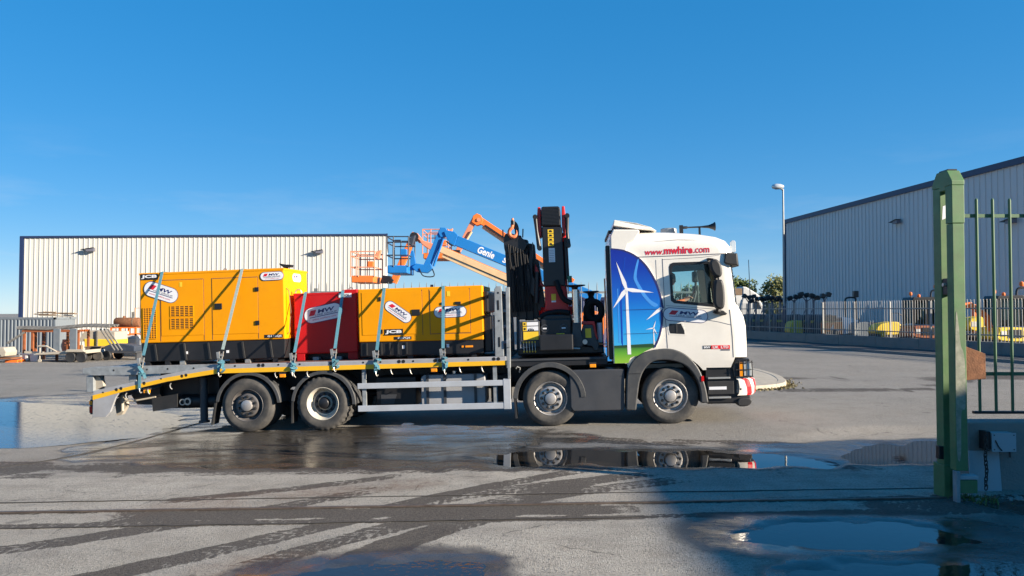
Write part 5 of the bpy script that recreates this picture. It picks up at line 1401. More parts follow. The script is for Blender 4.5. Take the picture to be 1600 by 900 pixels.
# --- rear mudguards
def mudguard(cx, a0, a1, r, y0, y1, name='mudguard', m='fender', t=0.035, lip=0.06, cz=0.49):
    n = 26; out = []; inn = []
    for i in range(n + 1):
        a = R(a0 + (a1 - a0) * i / n)
        out.append((cx + r * math.cos(a), cz + r * math.sin(a))); inn.append((cx + (r - t) * math.cos(a), cz + (r - t) * math.sin(a)))
    o = P(name, MB().prism(out + inn[::-1], y0, y1), m, bevel=0.006, smooth=40)
    out2 = [(cx + (x - cx) * (1 + 0.0), z) for x, z in out]; inn2 = [(cx + (x - cx) * (r - lip) / r, cz + (z - cz) * (r - lip) / r) for x, z in out]
    P('mudguard_lip', MB().prism(out2 + inn2[::-1], y0 - 0.012, y0 - 0.001), m, o, bevel=0.004, smooth=40)
    return o
mudguard(0.02, 4, 172, 0.615, 0.02, 0.62)
mudguard(1.435, -2, 174, 0.60, 0.02, 0.62)
mudguard(0.02, 4, 172, 0.615, TW - 0.62, TW - 0.02)
mudguard(1.435, -2, 174, 0.60, TW - 0.62, TW - 0.02)
mudguard(5.545, 2, 178, 0.645, 0.0, 0.55, t=0.05, lip=0.085)
for x0, x1, z0 in ((-0.62, -0.70, 0.15), (0.835, 0.82, 0.15), (4.905, 4.93, 0.15)):
    P('mud_flap', MB().prism([(x0, 0.56), (x1, z0), (x1 + 0.03, z0), (x0 + 0.03, 0.56)], 0.03, 0.30), 'plastic')

# --- side guard and boxes
for z0, z1 in ((0.745, 0.845), (0.335, 0.442)):
    P('guard_rail', MB().prism([(2.08, z0), (4.73, z0), (4.73, z1), (2.08, z1)], 0.0, 0.035), 'alu', bevel=0.006)
P('guard_post', MB().prism([(4.732, 0.325), (4.862, 0.325), (4.862, 0.865), (4.732, 0.865)], -0.004, 0.06), 'alu', bevel=0.006)
for x in (2.16, 4.55):
    P('guard_bracket', MB().box(x, x + 0.07, 0.037, 0.08, 0.34, 1.1), 'galv')
P('toolbox', MB().box(2.33, 3.08, 0.35, 0.85, 0.38, 0.92), 'black', bevel=0.02)
ft = P('fuel_tank', MB().prism(rrect(3.20, 4.38, 0.36, 0.95, 0.09, 5), 0.22, 0.8), 'rail_grey', bevel=0.015)
for x in (3.3, 3.62, 4.18):
    P('tank_strap', MB().box(x, x + 0.05, 0.205, 0.22, 0.36, 0.95), 'tank_cover', ft)
P('filler_cap', MB().cyl((3.8, 0.4, 0.95), (3.8, 0.4, 1.0), 0.05), 'chrome', ft, smooth=40)
P('battery_box', MB().box(4.45, 4.8, 0.5, 0.95, 0.4, 0.9), 'black', bevel=0.02)
P('toolbox_window', MB().prism([(2.42, 0.42), (2.66, 0.42), (2.72, 0.60), (2.42, 0.60)], 0.345, 0.349), 'tank_cover')

# --- marker lamps
for x, z in ((-1.91, 0.795), (0.69, 1.02), (3.49, 1.05), (6.33, 1.055)):
    mk = P('marker_lamp', MB().box(x - 0.055, x + 0.055, -0.01, 0.05, z - 0.03, z + 0.03), 'orange_lamp', bevel=0.008)
    P('lamp_base', MB().box(x - 0.065, x + 0.065, 0.0, 0.06, z + 0.031, z + 0.06), 'plastic', mk)

# --- headboard
for y in (0.02, TW - 0.12):
    hp = P('headboard_post', MB().prism([(4.60, 1.265), (4.62, 2.47), (4.66, 2.52), (4.75, 2.52), (4.76, 1.265)], y, y + 0.09), 'galv', bevel=0.008)
    if y < 1:
        for z in (2.18, 1.52):
            P('post_slot', MB().prism(rrect(4.665, 4.70, z - 0.09, z + 0.09, 0.015), y - 0.003, y), 'print_black', hp)
        for z in (1.9, 2.4):
            o = link(hole_m, 'lashing_hole', hp); o.location = (4.69, y - 0.001, z)
    P('headboard_stake', MB().prism([(4.80, 1.05), (4.825, 2.49), (4.895, 2.50), (4.87, 1.05)], y, y + 0.09), 'galv', bevel=0.008)
P('stake_latch', MB().box(4.81, 4.88, -0.01, 0.02, 1.42, 1.56).box(4.82, 4.87, -0.02, 0.0, 0.87, 1.2), 'galv', bevel=0.006)
for z in (1.45, 1.75, 2.05, 2.4):
    P('headboard_bar', MB().box(4.64, 4.70, 0.11, TW - 0.12, z, z + 0.05), 'galv')
for i in range(11):
    y = 0.25 + i * 0.2
    P('headboard_rod', MB().cyl((4.67, y, 1.24), (4.67, y, 2.42), 0.012, n=6), 'galv')

# --- cab shell
def cab_outline(z, inset=0.0):
    zs = [0.90, 1.10, 1.40, 1.68, 1.84, 1.93, 2.00, 2.40, 2.80, 2.98, 3.09, 3.19, 3.27, 3.335, 3.385, 3.415]
    xf = [9.02, 9.05, 9.055, 9.05, 9.02, 8.975, 8.935, 8.905, 8.87, 8.855, 8.83, 8.77, 8.64, 8.38, 8.0, 7.4]
    yi = [0.02, 0.0, 0.0, 0.0, 0.0, 0.0, 0.0, 0.0, 0.0, 0.0, 0.0, 0.022, 0.075, 0.13, 0.21, 0.34]
    rf = [0.30, 0.28, 0.28, 0.28, 0.28, 0.26, 0.24, 0.24, 0.24, 0.26, 0.30, 0.34, 0.40, 0.45, 0.5, 0.4]
    xb = 6.70 if z < 3.3 else 6.72
    f = np.interp(z, zs, xf) - inset; i_ = np.interp(z, zs, yi) + inset; r = max(0.05, float(np.interp(z, zs, rf)) - inset * 0.5)
    b = xb + inset
    y0, y1 = i_, TW - i_
    pts = []
    for k in range(9): pts.append((b + (f - r - b) * k / 8, y0))
    for k in range(1, 9):
        a = -math.pi / 2 + math.pi / 2 * k / 8
        pts.append((f - r + r * math.cos(a), y0 + r + r * math.sin(a)))
    for k in range(1, 10):
        yy = y0 + r + (y1 - y0 - 2 * r) * k / 10
        pts.append((f + 0.05 * (1 - ((yy - 1.25) / (1.25 - r)) ** 2), yy))
    for k in range(8):
        a = math.pi / 2 * k / 8
        pts.append((f - r + r * math.cos(a), y1 - r + r * math.sin(a)))
    for k in range(9): pts.append((f - r + (b - f + r) * k / 8, y1))
    return pts
def cab_loft(inset, z0, z1):
    zs = [z for z in (0.90, 1.0, 1.1, 1.25, 1.4, 1.55, 1.68, 1.76, 1.84, 1.89, 1.93, 1.965, 2.0, 2.2, 2.4, 2.6, 2.8, 2.9, 2.98, 3.04, 3.09, 3.14, 3.19, 3.23, 3.27, 3.305, 3.335, 3.36, 3.385, 3.402, 3.415) if z0 < z < z1]
    zs = [z0] + zs + [z1]
    rows = [cab_outline(z, inset) for z in zs]
    n = len(rows[0]); vs = []
    for z, r in zip(zs, rows): vs += [(x, y, z) for x, y in r]
    fs = [(j * n + i, j * n + (i + 1) % n, (j + 1) * n + (i + 1) % n, (j + 1) * n + i) for j in range(len(rows) - 1) for i in range(n)]
    fs += [tuple(range(n - 1, -1, -1)), tuple((len(rows) - 1) * n + i for i in range(n))]
    return MB().add(vs, fs)
def temp(mb):
    o = link(mb.mesh('cutter', None), 'cutter'); return o
shell = temp(cab_loft(0, 0.93, 3.415))
win_poly = [(7.745, 2.17), (7.735, 2.74), (7.76, 2.795), (7.81, 2.815), (8.50, 2.815), (8.55, 2.78), (8.60, 2.02), (7.80, 2.125)]
cuts = [MB().prism([(y, z) for y, z in rrect(0.06, 2.44, 2.03, 2.90, 0.08)], 8.45, 9.4, 'yz'),
        MB().prism(win_poly, -0.2, 1.0), MB().prism([(7.7, 2.10), (7.7, 2.82), (8.58, 2.82), (8.66, 2.02)], 1.5, 2.7),
        MB().cyl((7.64, -0.3, 0.50), (7.64, 0.75, 0.50), 0.74, n=48),
        MB().cyl((7.64, 1.75, 0.50), (7.64, 2.8, 0.50), 0.74, n=48),
        MB().prism([(8.30, 0.8), (8.30, 0.97), (8.72, 0.965), (8.80, 1.14), (9.5, 1.125), (9.5, 0.8)], -0.2, 2.7),
        MB().prism([(6.6, 0.8), (6.6, 1.09), (6.93, 1.08), (7.0, 0.8)], -0.2, 2.7)]
inner = cab_loft(0.055, 1.0, 3.30)
for mb in [inner] + cuts:
    c = temp(mb)
    md = shell.modifiers.new('cut', 'BOOLEAN'); md.operation = 'DIFFERENCE'; md.solver = 'EXACT'; md.object = c
bpy.context.view_layer.update()
dg = bpy.context.evaluated_depsgraph_get()
cab_me = bpy.data.meshes.new_from_object(shell.evaluated_get(dg))
for o in [o for o in bpy.data.objects if o.name.startswith('cutter')]: bpy.data.objects.remove(o)
cab_me.materials.clear(); cab_me.materials.append(M['cab_white'])
cab_me.polygons.foreach_set('use_smooth', [True] * len(cab_me.polygons)); cab_me.set_sharp_from_angle(angle=R(28))
cab = link(cab_me, 'cab_body', truck)

# windscreen and side windows
def glass_strip():
    zs = [2.0 + 0.94 * k / 10 for k in range(11)]; vs = []; n = None
    for z in zs:
        o = [p for p in cab_outline(z, 0.022) if p[0] > 8.5 and 0.04 < p[1] < 2.46]
        o = [cab_outline(z, 0.022)[k] for k in range(9, 34)]
        n = len(o); vs += [(x, y, z) for x, y in o]
    return MB().add(vs, [(j * n + i, j * n + i + 1, (j + 1) * n + i + 1, (j + 1) * n + i) for j in range(len(zs) - 1) for i in range(n - 1)])
P('windscreen', glass_strip(), 'glass', smooth=60)
P('side_window', MB().prism(win_poly, 0.02, 0.024), 'glass')
P('side_window', MB().prism([(7.7, 2.10), (7.7, 2.82), (8.58, 2.82), (8.66, 2.02)], TW - 0.03, TW - 0.026), 'glass')
# black window surround on the near door
def ring(outer, inner, y0, y1):
    n = len(outer); mb = MB()
    vs = [(x, y0, z) for x, z in outer] + [(x, y0, z) for x, z in inner] + [(x, y1, z) for x, z in outer] + [(x, y1, z) for x, z in inner]
    fs = []
    for i in range(n):
        j = (i + 1) % n
        fs += [(i, j, n + j, n + i), (2 * n + i, 2 * n + j, 3 * n + j, 3 * n + i), (i, j, 2 * n + j, 2 * n + i), (n + i, n + j, 3 * n + j, 3 * n + i)]
    return mb.add(vs, fs)
def grow(poly, d):
    cx = sum(p[0] for p in poly) / len(poly); cz = sum(p[1] for p in poly) / len(poly)
    return [(x + (d if x > cx else -d), z + (d if z > cz else -d)) for x, z in poly]
P('window_seal', ring(grow(win_poly, 0.012), grow(win_poly, -0.035), -0.004, 0.03), 'print_black')
P('window_upper_trim', MB().prism([(7.77, 2.66), (8.47, 2.68), (8.47, 2.80), (7.80, 2.80), (7.775, 2.77)], 0.03, 0.034), 'print_black')
P('pillar_trim', MB().prism([(8.37, 2.04), (8.45, 2.04), (8.40, 2.8), (8.33, 2.8)], 0.028, 0.06), 'interior')

# shut lines: dark joints of the door and panels
def seam(pts, w=0.010, y=-0.0015, m='print_grey', name='panel_joint'):
    mb = MB(); mb.ribbon([(x, y, z) for x, z in pts], (0, 0, 1) if abs(pts[0][0] - pts[-1][0]) > abs(pts[0][1] - pts[-1][1]) else (1, 0, 0), w, 0.003)
    return P(name, mb, m, cab)
seam([(7.615, 2.90), (7.62, 2.10), (7.645, 1.33)])
seam([(8.74, 1.97), (8.765, 1.5), (8.77, 1.14)])
seam([(7.02, 2.945), (7.23, 2.945), (8.2, 2.945), (8.74, 2.95)], 0.014)
seam([(7.62, 2.885), (8.3, 2.90), (8.6, 2.93)], 0.006)
seam([(7.645, 2.075), (8.2, 2.02), (8.6, 1.975)], 0.006)
seam([(8.36, 1.80), (8.55, 1.76), (8.76, 1.70)], 0.008)
seam([(7.50, 2.885), (7.50, 2.4)], 0.005)
seam([(7.30, 3.20), (7.9, 3.23), (8.45, 3.19)], 0.005, y=0.035)

# side fairing behind the door
P('side_fairing', MB().prism([(6.705, 1.10), (6.70, 2.4), (6.715, 3.34), (6.77, 3.45), (7.22, 3.43), (7.235, 3.38), (7.14, 3.25), (7.03, 3.19), (6.98, 3.05), (6.93, 2.6), (6.92, 1.6), (6.95, 1.35), (6.99, 1.22), (6.93, 1.10)], -0.028, 0.15), 'cab_white', bevel=0.02)
P('roof_spoiler', MB().add([(6.78, 0.12, 3.53), (6.80, 0.12, 3.635), (7.19, 0.12, 3.565), (7.45, 0.16, 3.485), (7.56, 0.2, 3.41), (7.19, 0.12, 3.46),
                            (6.78, TW - .12, 3.53), (6.80, TW - .12, 3.635), (7.19, TW - .12, 3.565), (7.45, TW - .16, 3.485), (7.56, TW - .2, 3.41), (7.19, TW - .12, 3.46)],
                           [(0, 1, 2, 3, 4, 5), (11, 10, 9, 8, 7, 6), (0, 6, 7, 1), (1, 7, 8, 2), (2, 8, 9, 3), (3, 9, 10, 4), (4, 10, 11, 5), (5, 11, 6, 0)]), 'cab_white', bevel=0.012)
P('spoiler_strut', MB().bar((6.85, 0.25, 3.3), (6.80, 0.25, 3.55), 0.03, 0.03).bar((6.85, 2.25, 3.3), (6.80, 2.25, 3.55), 0.03, 0.03).box(6.70, 6.78, 0.3, 2.2, 3.42, 3.47), 'plastic')
P('rear_trim', MB().box(6.63, 6.70, 0.10, 0.22, 1.15, 3.18), 'plastic', bevel=0.015)
P('roof_hatch', MB().lathe([(0.0005, 0.05), (0.13, 0.05), (0.15, 0.035), (0.155, -0.08)], (7.86, 1.0, 3.48), 'z', 24), 'galv', smooth=40)
hn = P('air_horn', MB().lathe([(0.026, 0.0), (0.026, 0.12), (0.014, 0.14), (0.016, 0.38), (0.03, 0.52), (0.06, 0.60), (0.085, 0.635), (0.075, 0.64), (0.02, 0.55)], (8.05, 0.8, 3.515), 'x', 20), 'print_black', smooth=60)
P('horn_bracket', MB().box(8.035, 8.10, 0.765, 0.835, 3.36, 3.56).box(8.385, 8.42, 0.78, 0.82, 3.30, 3.50), 'print_black', hn)
P('sun_visor', MB().add([(8.67, -0.03, 2.79), (8.70, -0.03, 2.965), (8.90, -0.03, 2.945), (8.90, -0.03, 2.74), (8.75, -0.03, 2.76),
                         (8.72, 0.3, 2.79), (8.74, 0.3, 2.985), (8.97, 0.3, 2.97), (8.99, 0.3, 2.73), (8.78, 0.3, 2.76),
                         (8.84, 1.25, 2.85), (8.86, 1.25, 3.0), (9.03, 1.25, 2.98), (9.05, 1.25, 2.75), (8.95, 1.25, 2.76),
                         (8.72, 2.2, 2.79), (8.74, 2.2, 2.985), (8.97, 2.2, 2.97), (8.99, 2.2, 2.73), (8.78, 2.2, 2.76),
                         (8.67, TW + .03, 2.79), (8.70, TW + .03, 2.965), (8.90, TW + .03, 2.945), (8.90, TW + .03, 2.74), (8.75, TW + .03, 2.76)],
                        [(0, 1, 2, 3, 4), (24, 23, 22, 21, 20)] + [(5 * j + i, 5 * j + (i + 1) % 5, 5 * j + 5 + (i + 1) % 5, 5 * j + 5 + i) for j in range(4) for i in range(5)]), 'plastic', bevel=0.015, smooth=40)
P('clearance_lamp', MB().prism(rrect(8.855, 8.945, 2.98, 3.20, 0.035), 0.28, 0.34), 'clear_lamp', bevel=0.012)

# mirrors
mi = P('mirror_arm', MB().tube([(8.62, 0.0, 1.93), (8.50, -0.14, 1.95), (8.50, -0.17, 2.1)], 0.028, 8).tube([(8.50, -0.15, 2.45), (8.46, -0.13, 2.85), (8.40, 0.02, 2.86)], 0.03, 8), 'plastic', smooth=50)
P('mirror_shell', MB().prism(catmull([(8.43, 2.06), (8.50, 1.985), (8.59, 2.02), (8.61, 2.25), (8.585, 2.46), (8.52, 2.49), (8.45, 2.46), (8.425, 2.26)], 4, True), -0.32, -0.12), 'plastic', mi, bevel=0.035, smooth=50, seg=3)
P('mirror_shell', MB().prism(catmull([(8.38, 2.78), (8.42, 2.83), (8.50, 2.84), (8.565, 2.76), (8.585, 2.60), (8.54, 2.53), (8.46, 2.56), (8.40, 2.66)], 4, True), -0.30, -0.10), 'plastic', mi, bevel=0.035, smooth=50, seg=3)
P('mirror_foot', MB().prism([(8.44, 1.93), (8.47, 1.98), (8.62, 1.95), (8.68, 1.90), (8.64, 1.875), (8.5, 1.90)], -0.10, 0.01), 'plastic', mi, bevel=0.01)
mi2 = P('mirror_arm', MB().tube([(8.62, TW, 1.95), (8.58, TW + 0.16, 2.0), (8.58, TW + 0.2, 2.8), (8.5, TW, 2.86)], 0.025, 8), 'plastic', smooth=50)
P('mirror_shell', MB().box(8.52, 8.64, TW + 0.12, TW + 0.32, 2.05, 2.48), 'plastic', mi2, bevel=0.03)
P('mirror_shell', MB().box(8.52, 8.64, TW + 0.12, TW + 0.32, 2.55, 2.78), 'plastic', mi2, bevel=0.03)
P('door_handle', MB().prism([(7.685, 1.755), (7.895, 1.752), (7.945, 1.63), (7.95, 1.565), (7.70, 1.585), (7.68, 1.66)], -0.006, 0.02), 'print_black', bevel=0.004)
P('handle_grip', MB().box(7.80, 7.83, -0.012, -0.006, 1.59, 1.74), 'plastic')
P('handle_frame', ring(grow([(7.685, 1.755), (7.895, 1.752), (7.945, 1.63), (7.95, 1.565), (7.70, 1.585), (7.68, 1.66)], 0.022), [(7.685, 1.755), (7.895, 1.752), (7.945, 1.63), (7.95, 1.565), (7.70, 1.585), (7.68, 1.66)], -0.003, 0.002), 'cab_white')

# front arch, tank cover, steps, bumper, lamps
arch_o = catmull([(6.885, 0.26), (6.90, 0.62), (6.935, 0.95), (7.05, 1.15), (7.25, 1.275), (7.57, 1.325), (7.80, 1.29), (8.0, 1.17), (8.17, 0.95), (8.265, 0.66), (8.31, 0.36)], 4)
arch_i = catmull([(8.18, 0.36), (8.175, 0.56), (8.12, 0.77), (7.99, 0.97), (7.82, 1.075), (7.60, 1.12), (7.38, 1.10), (7.24, 0.98), (7.15, 0.80), (7.10, 0.55), (7.06, 0.26)], 4)
fa = P('front_arch', MB().prism(arch_o + arch_i, -0.035, 0.42), 'fender', bevel=0.022, smooth=40, seg=3)
P('arch_liner', MB().prism([(x + (7.64 - x) * 0.04, z + (0.5 - z) * 0.04) for x, z in arch_o[6:]] + [(x, z) for x, z in arch_i[:-6]], 0.42, 2.1), 'black')
P('side_marker', MB().box(8.20, 8.245, -0.045, -0.03, 0.74, 0.83), 'red_lamp', fa)
P('arch_joint', MB().ribbon([(6.92, -0.037, 0.90), (7.16, -0.037, 0.90)], (0, 0, 1), 0.008, 0.003), 'print_black', fa)
P('tank_cover', MB().prism([(5.91, 0.985), (6.88, 0.985), (6.86, 0.30), (6.82, 0.26), (5.96, 0.26), (5.915, 0.33)], 0.0, 0.55), 'tank_cover', bevel=0.02, seg=3)
P('step_well', MB().prism([(8.27, 0.36), (8.30, 0.98), (8.75, 0.97), (8.82, 0.74), (8.80, 0.36)], 0.05, 0.5), 'black')
for z in (0.785, 0.445):
    P('step_edge', MB().box(8.32, 8.70, 0.0, 0.06, z - 0.015, z + 0.015), 'zinc', bevel=0.004)
P('step_panel', MB().box(8.31, 8.76, 0.02, 0.06, 0.50, 0.73), 'plastic', bevel=0.006)
P('reflector', MB().box(8.335, 8.635, 0.014, 0.02, 0.583, 0.635), 'sticker_w')
bo = [(8.84, 0.745), (8.80, 0.485)]
def bump_pts(z, dx):
    out = []
    for k in range(9):
        a = -math.pi / 2 + math.pi / 2 * k / 8
        out.append((8.84 + dx + 0.34 * math.cos(a) * (0.98), 0.30 + 0.30 * math.sin(a)))
    for yy in (0.7, 1.25, 1.8): out.append((9.185 + dx, yy))
    for k in range(9):
        a = math.pi / 2 * k / 8
        out.append((8.84 + dx + 0.34 * math.cos(a), TW - 0.30 + 0.30 * math.sin(a)))
    return [(x, y, z) for x, y in out]
rows = [bump_pts(0.475, -0.03), bump_pts(0.51, 0.0), bump_pts(0.62, 0.015), bump_pts(0.74, 0.0), bump_pts(0.765, -0.04)]
n_ = len(rows[0])
bmp = MB().add([v for r in rows for v in r], [(j * n_ + i, j * n_ + i + 1, (j + 1) * n_ + i + 1, (j + 1) * n_ + i) for j in range(4) for i in range(n_ - 1)])
bumper = P('bumper', bmp, 'cab_white', smooth=40)
P('bumper_core', MB().box(8.78, 9.10, 0.12, TW - 0.12, 0.50, 0.75), 'cab_white')
# slanted red chevrons that follow the bumper skin
def chevron(i0, i1, slant=1.6):
    vs = []; m = 5
    for j, r in enumerate(rows[0:5]):
        for k in range(3):
            t = i0 + (i1 - i0) * k / 2 + slant * (4 - j) / 4
            a = int(t); f = t - a
            p = Vector(r[a]) * (1 - f) + Vector(r[min(a + 1, n_ - 1)]) * f
            c = Vector((8.84, 0.30, p.z))
            d = (p - c); d.z = 0
            vs.append(p + d.normalized() * 0.004)
    return MB().add(vs, [(j * 3 + k, j * 3 + k + 1, (j + 1) * 3 + k + 1, (j + 1) * 3 + k) for j in range(4) for k in range(2)])
M['hazard_red'] = mat('hazard_red', (0.75, 0.012, 0.02), 0.35, var=0.03)
P('red_chevron', chevron(1.2, 2.8), 'hazard_red', bumper)
P('red_chevron', chevron(4.3, 5.6), 'hazard_red', bumper)
P('red_chevron', chevron(7.3, 9.0), 'hazard_red', bumper)
P('towing_hole', MB().lathe([(0.0005, 0), (0.018, 0), (0.02, 0.01)], (8.87, 0.0, 0.585), 'y', 12), 'print_black', bumper)
P('lower_bumper', MB().box(8.3, 9.05, 0.06, TW - 0.06, 0.33, 0.47), 'plastic', bevel=0.02)
P('fog_lamp', MB().prism(catmull([(8.83, 0.29), (8.82, 0.40), (8.90, 0.43), (9.03, 0.42), (9.06, 0.36), (8.99, 0.29)], 4, True), 0.02, 0.3), 'plastic', bevel=0.02, smooth=50)
hl = P('headlamp', MB().prism([(8.77, 0.775), (8.74, 0.95), (8.82, 1.12), (9.06, 1.105), (9.09, 0.95), (9.085, 0.775)], 0.03, 0.55), 'print_black', bevel=0.02)
P('indicator', MB().prism([(8.865, 0.80), (8.855, 0.93), (8.875, 1.05), (8.93, 1.05), (8.925, 0.80)], 0.005, 0.03), 'orange_lamp', hl, bevel=0.006)
P('lamp_lens', MB().prism([(8.94, 0.81), (8.94, 1.055), (9.06, 1.05), (9.075, 0.93), (9.07, 0.81)], 0.012, 0.03), 'clear_lamp', hl, bevel=0.006)
gd = MB()
for z in (0.80, 0.92, 1.04): gd.tube([(8.80, -0.005, z), (9.02, -0.005, z), (9.10, 0.03, z), (9.12, 0.25, z)], 0.008, 6)
for x in (8.86, 8.98, 9.08): gd.tube([(x, -0.008, 0.78), (x, -0.008, 1.08)], 0.007, 6)
P('lamp_guard', gd, 'plastic', hl)
P('grille', MB().box(9.03, 9.07, 0.6, 1.9, 1.15, 1.8), 'print_black', bevel=0.02)

# mural on the cab side: blue sky, hills and turbines
def gradient_mat(name, stops, axis_z0, axis_z1):
    m = bpy.data.materials.new(name); m.use_nodes = True
    N = m.node_tree.nodes; L = m.node_tree.links; b = N["Principled BSDF"]; b.inputs["Roughness"].default_value = 0.3
    tc = N.new("ShaderNodeTexCoord"); sp = N.new("ShaderNodeSeparateXYZ"); L.new(tc.outputs["Object"], sp.inputs[0])
    mr = N.new("ShaderNodeMapRange"); mr.inputs[1].default_value = axis_z0; mr.inputs[2].default_value = axis_z1; L.new(sp.outputs[2], mr.inputs[0])
    cr = N.new("ShaderNodeValToRGB"); L.new(mr.outputs[0], cr.inputs[0])
    e = cr.color_ramp.elements
    e[0].position, e[0].color = stops[0][0], (*stops[0][1], 1)
    e[1].position, e[1].color = stops[-1][0], (*stops[-1][1], 1)
    for p, c in stops[1:-1]:
        k = e.new(p); k.color = (*c, 1)
    L.new(cr.outputs[0], b.inputs["Base Color"])
    return m
M['mural_sky'] = gradient_mat('mural_sky_print', [(0, (0.05, 0.40, 0.72)), (0.22, (0.012, 0.28, 0.70)), (0.5, (0.005, 0.115, 0.52)), (0.8, (0.004, 0.035, 0.34)), (1.0, (0.006, 0.02, 0.28))], 1.36, 3.1)
M['mural_field'] = gradient_mat('mural_field_print', [(0, (0.28, 0.50, 0.04)), (0.5, (0.12, 0.36, 0.03)), (0.72, (0.06, 0.22, 0.03)), (0.8, (0.02, 0.06, 0.02)), (1.0, (0.02, 0.09, 0.05))], 1.08, 1.44)
mural_edge = catmull([(6.715, 3.12), (6.95, 3.08), (7.16, 2.97), (7.33, 2.80), (7.48, 2.53), (7.56, 2.27), (7.605, 2.04)], 6) + catmull([(7.58, 2.0), (7.585, 1.83), (7.53, 1.56), (7.44, 1.355)], 4)
mural_in = [(x - 0.03 - 0.02 * max(0, 2.3 - z), z - 0.022) for x, z in mural_edge]
sk = [p for p in mural_in if p[1] > 1.42] + [(7.40, 1.42), (6.715, 1.40)]
def clipx(poly): return [(max(6.712, x), z) for x, z in poly]
mur = P('mural', MB().prism(clipx(sk), -0.0335, -0.0300), 'mural_sky', cab)
mur.name = 'mural'
P('mural_border', MB().prism(clipx(mural_edge + mural_in[::-1]), -0.0345, -0.0315), 'navy', cab)
P('mural_field', MB().prism([(6.715, 1.398), (7.40, 1.418), (7.43, 1.365), (7.25, 1.285), (7.12, 1.215), (7.0, 1.19), (6.95, 1.09), (6.715, 1.09)], -0.0333, -0.0300), 'mural_field', cab)
# carrier panel so that the print lies on a real skin
P('mural_panel', MB().prism(clipx([(x - 0.005, z) for x, z in mural_edge]) + [(7.25, 1.29), (7.12, 1.225), (7.0, 1.195), (6.945, 1.10), (6.715, 1.10)], -0.0298, 0.0), 'cab_white', cab)
TY = -0.036
def blade(a, b, w, m='sticker_w', par=None, name='turbine_blade'):
    a, b = Vector((a[0], 0, a[1])), Vector((b[0], 0, b[1])); d = (b - a).normalized(); nrm = Vector((d.z, 0, -d.x))
    q = a + (b - a) * 0.22
    pts = [a + nrm * w * .3, q + nrm * w * .55, b, q - nrm * w * .45, a - nrm * w * .3]
    return P(name, MB().prism([(p.x, p.z) for p in pts], TY, TY + 0.0015), m, mur)
P('turbine_tower', MB().prism([(6.948, 2.36), (6.988, 2.36), (7.008, 1.24), (6.945, 1.24)], TY, TY + 0.0012), 'sticker_w', mur)
blade((6.965, 2.385), (6.80, 2.88), 0.07); blade((6.965, 2.385), (7.44, 2.31), 0.07); blade((6.965, 2.385), (6.716, 2.05), 0.075)
P('turbine_hub', MB().lathe([(0.0005, 0), (0.028, 0), (0.03, 0.002)], (6.965, TY - 0.001, 2.385), 'y', 16), 'sticker_w', mur)
blade((7.57, 2.04), (7.29, 1.83), 0.06)
P('turbine_tower', MB().prism([(7.405, 1.69), (7.418, 1.69), (7.423, 1.40), (7.402, 1.40)], TY, TY + 0.0012), 'sticker_w', mur)
blade((7.412, 1.69), (7.455, 1.82), 0.022); blade((7.412, 1.69), (7.27, 1.665), 0.022); blade((7.412, 1.69), (7.475, 1.565), 0.022)
M['mural_light'] = mat('mural_light_blue', (0.06, 0.28, 0.72), 0.3, var=0.05)
M['mural_dark'] = mat('mural_deep_blue', (0.004, 0.05, 0.40), 0.3, var=0.05)
P('light_ray', MB().prism(catmull([(7.17, 2.88), (7.10, 2.62), (7.12, 2.5), (7.25, 2.25), (7.4, 2.08), (7.47, 2.06), (7.5, 2.1), (7.36, 2.2), (7.22, 2.42), (7.15, 2.6), (7.20, 2.88)], 3, True), TY + 0.001, TY + 0.0022), 'mural_light', mur)
P('panel_crease', MB().prism([(6.845, 1.45), (6.87, 1.38), (6.88, 2.3), (6.97, 2.95), (6.955, 2.95), (6.85, 2.3)], TY + 0.001, TY + 0.0022), 'mural_dark', mur)
P('light_ray', MB().prism([(6.80, 1.45), (6.815, 1.45), (6.82, 2.4), (6.805, 2.4)], TY + 0.001, TY + 0.0022), 'mural_light', mur)
seam([(6.90, 2.02), (7.2, 2.02), (7.56, 2.02)], 0.006, y=TY - 0.001, m='navy')
seam([(6.9, 1.60), (7.2, 1.60), (7.50, 1.61)], 0.005, y=TY - 0.001, m='navy')

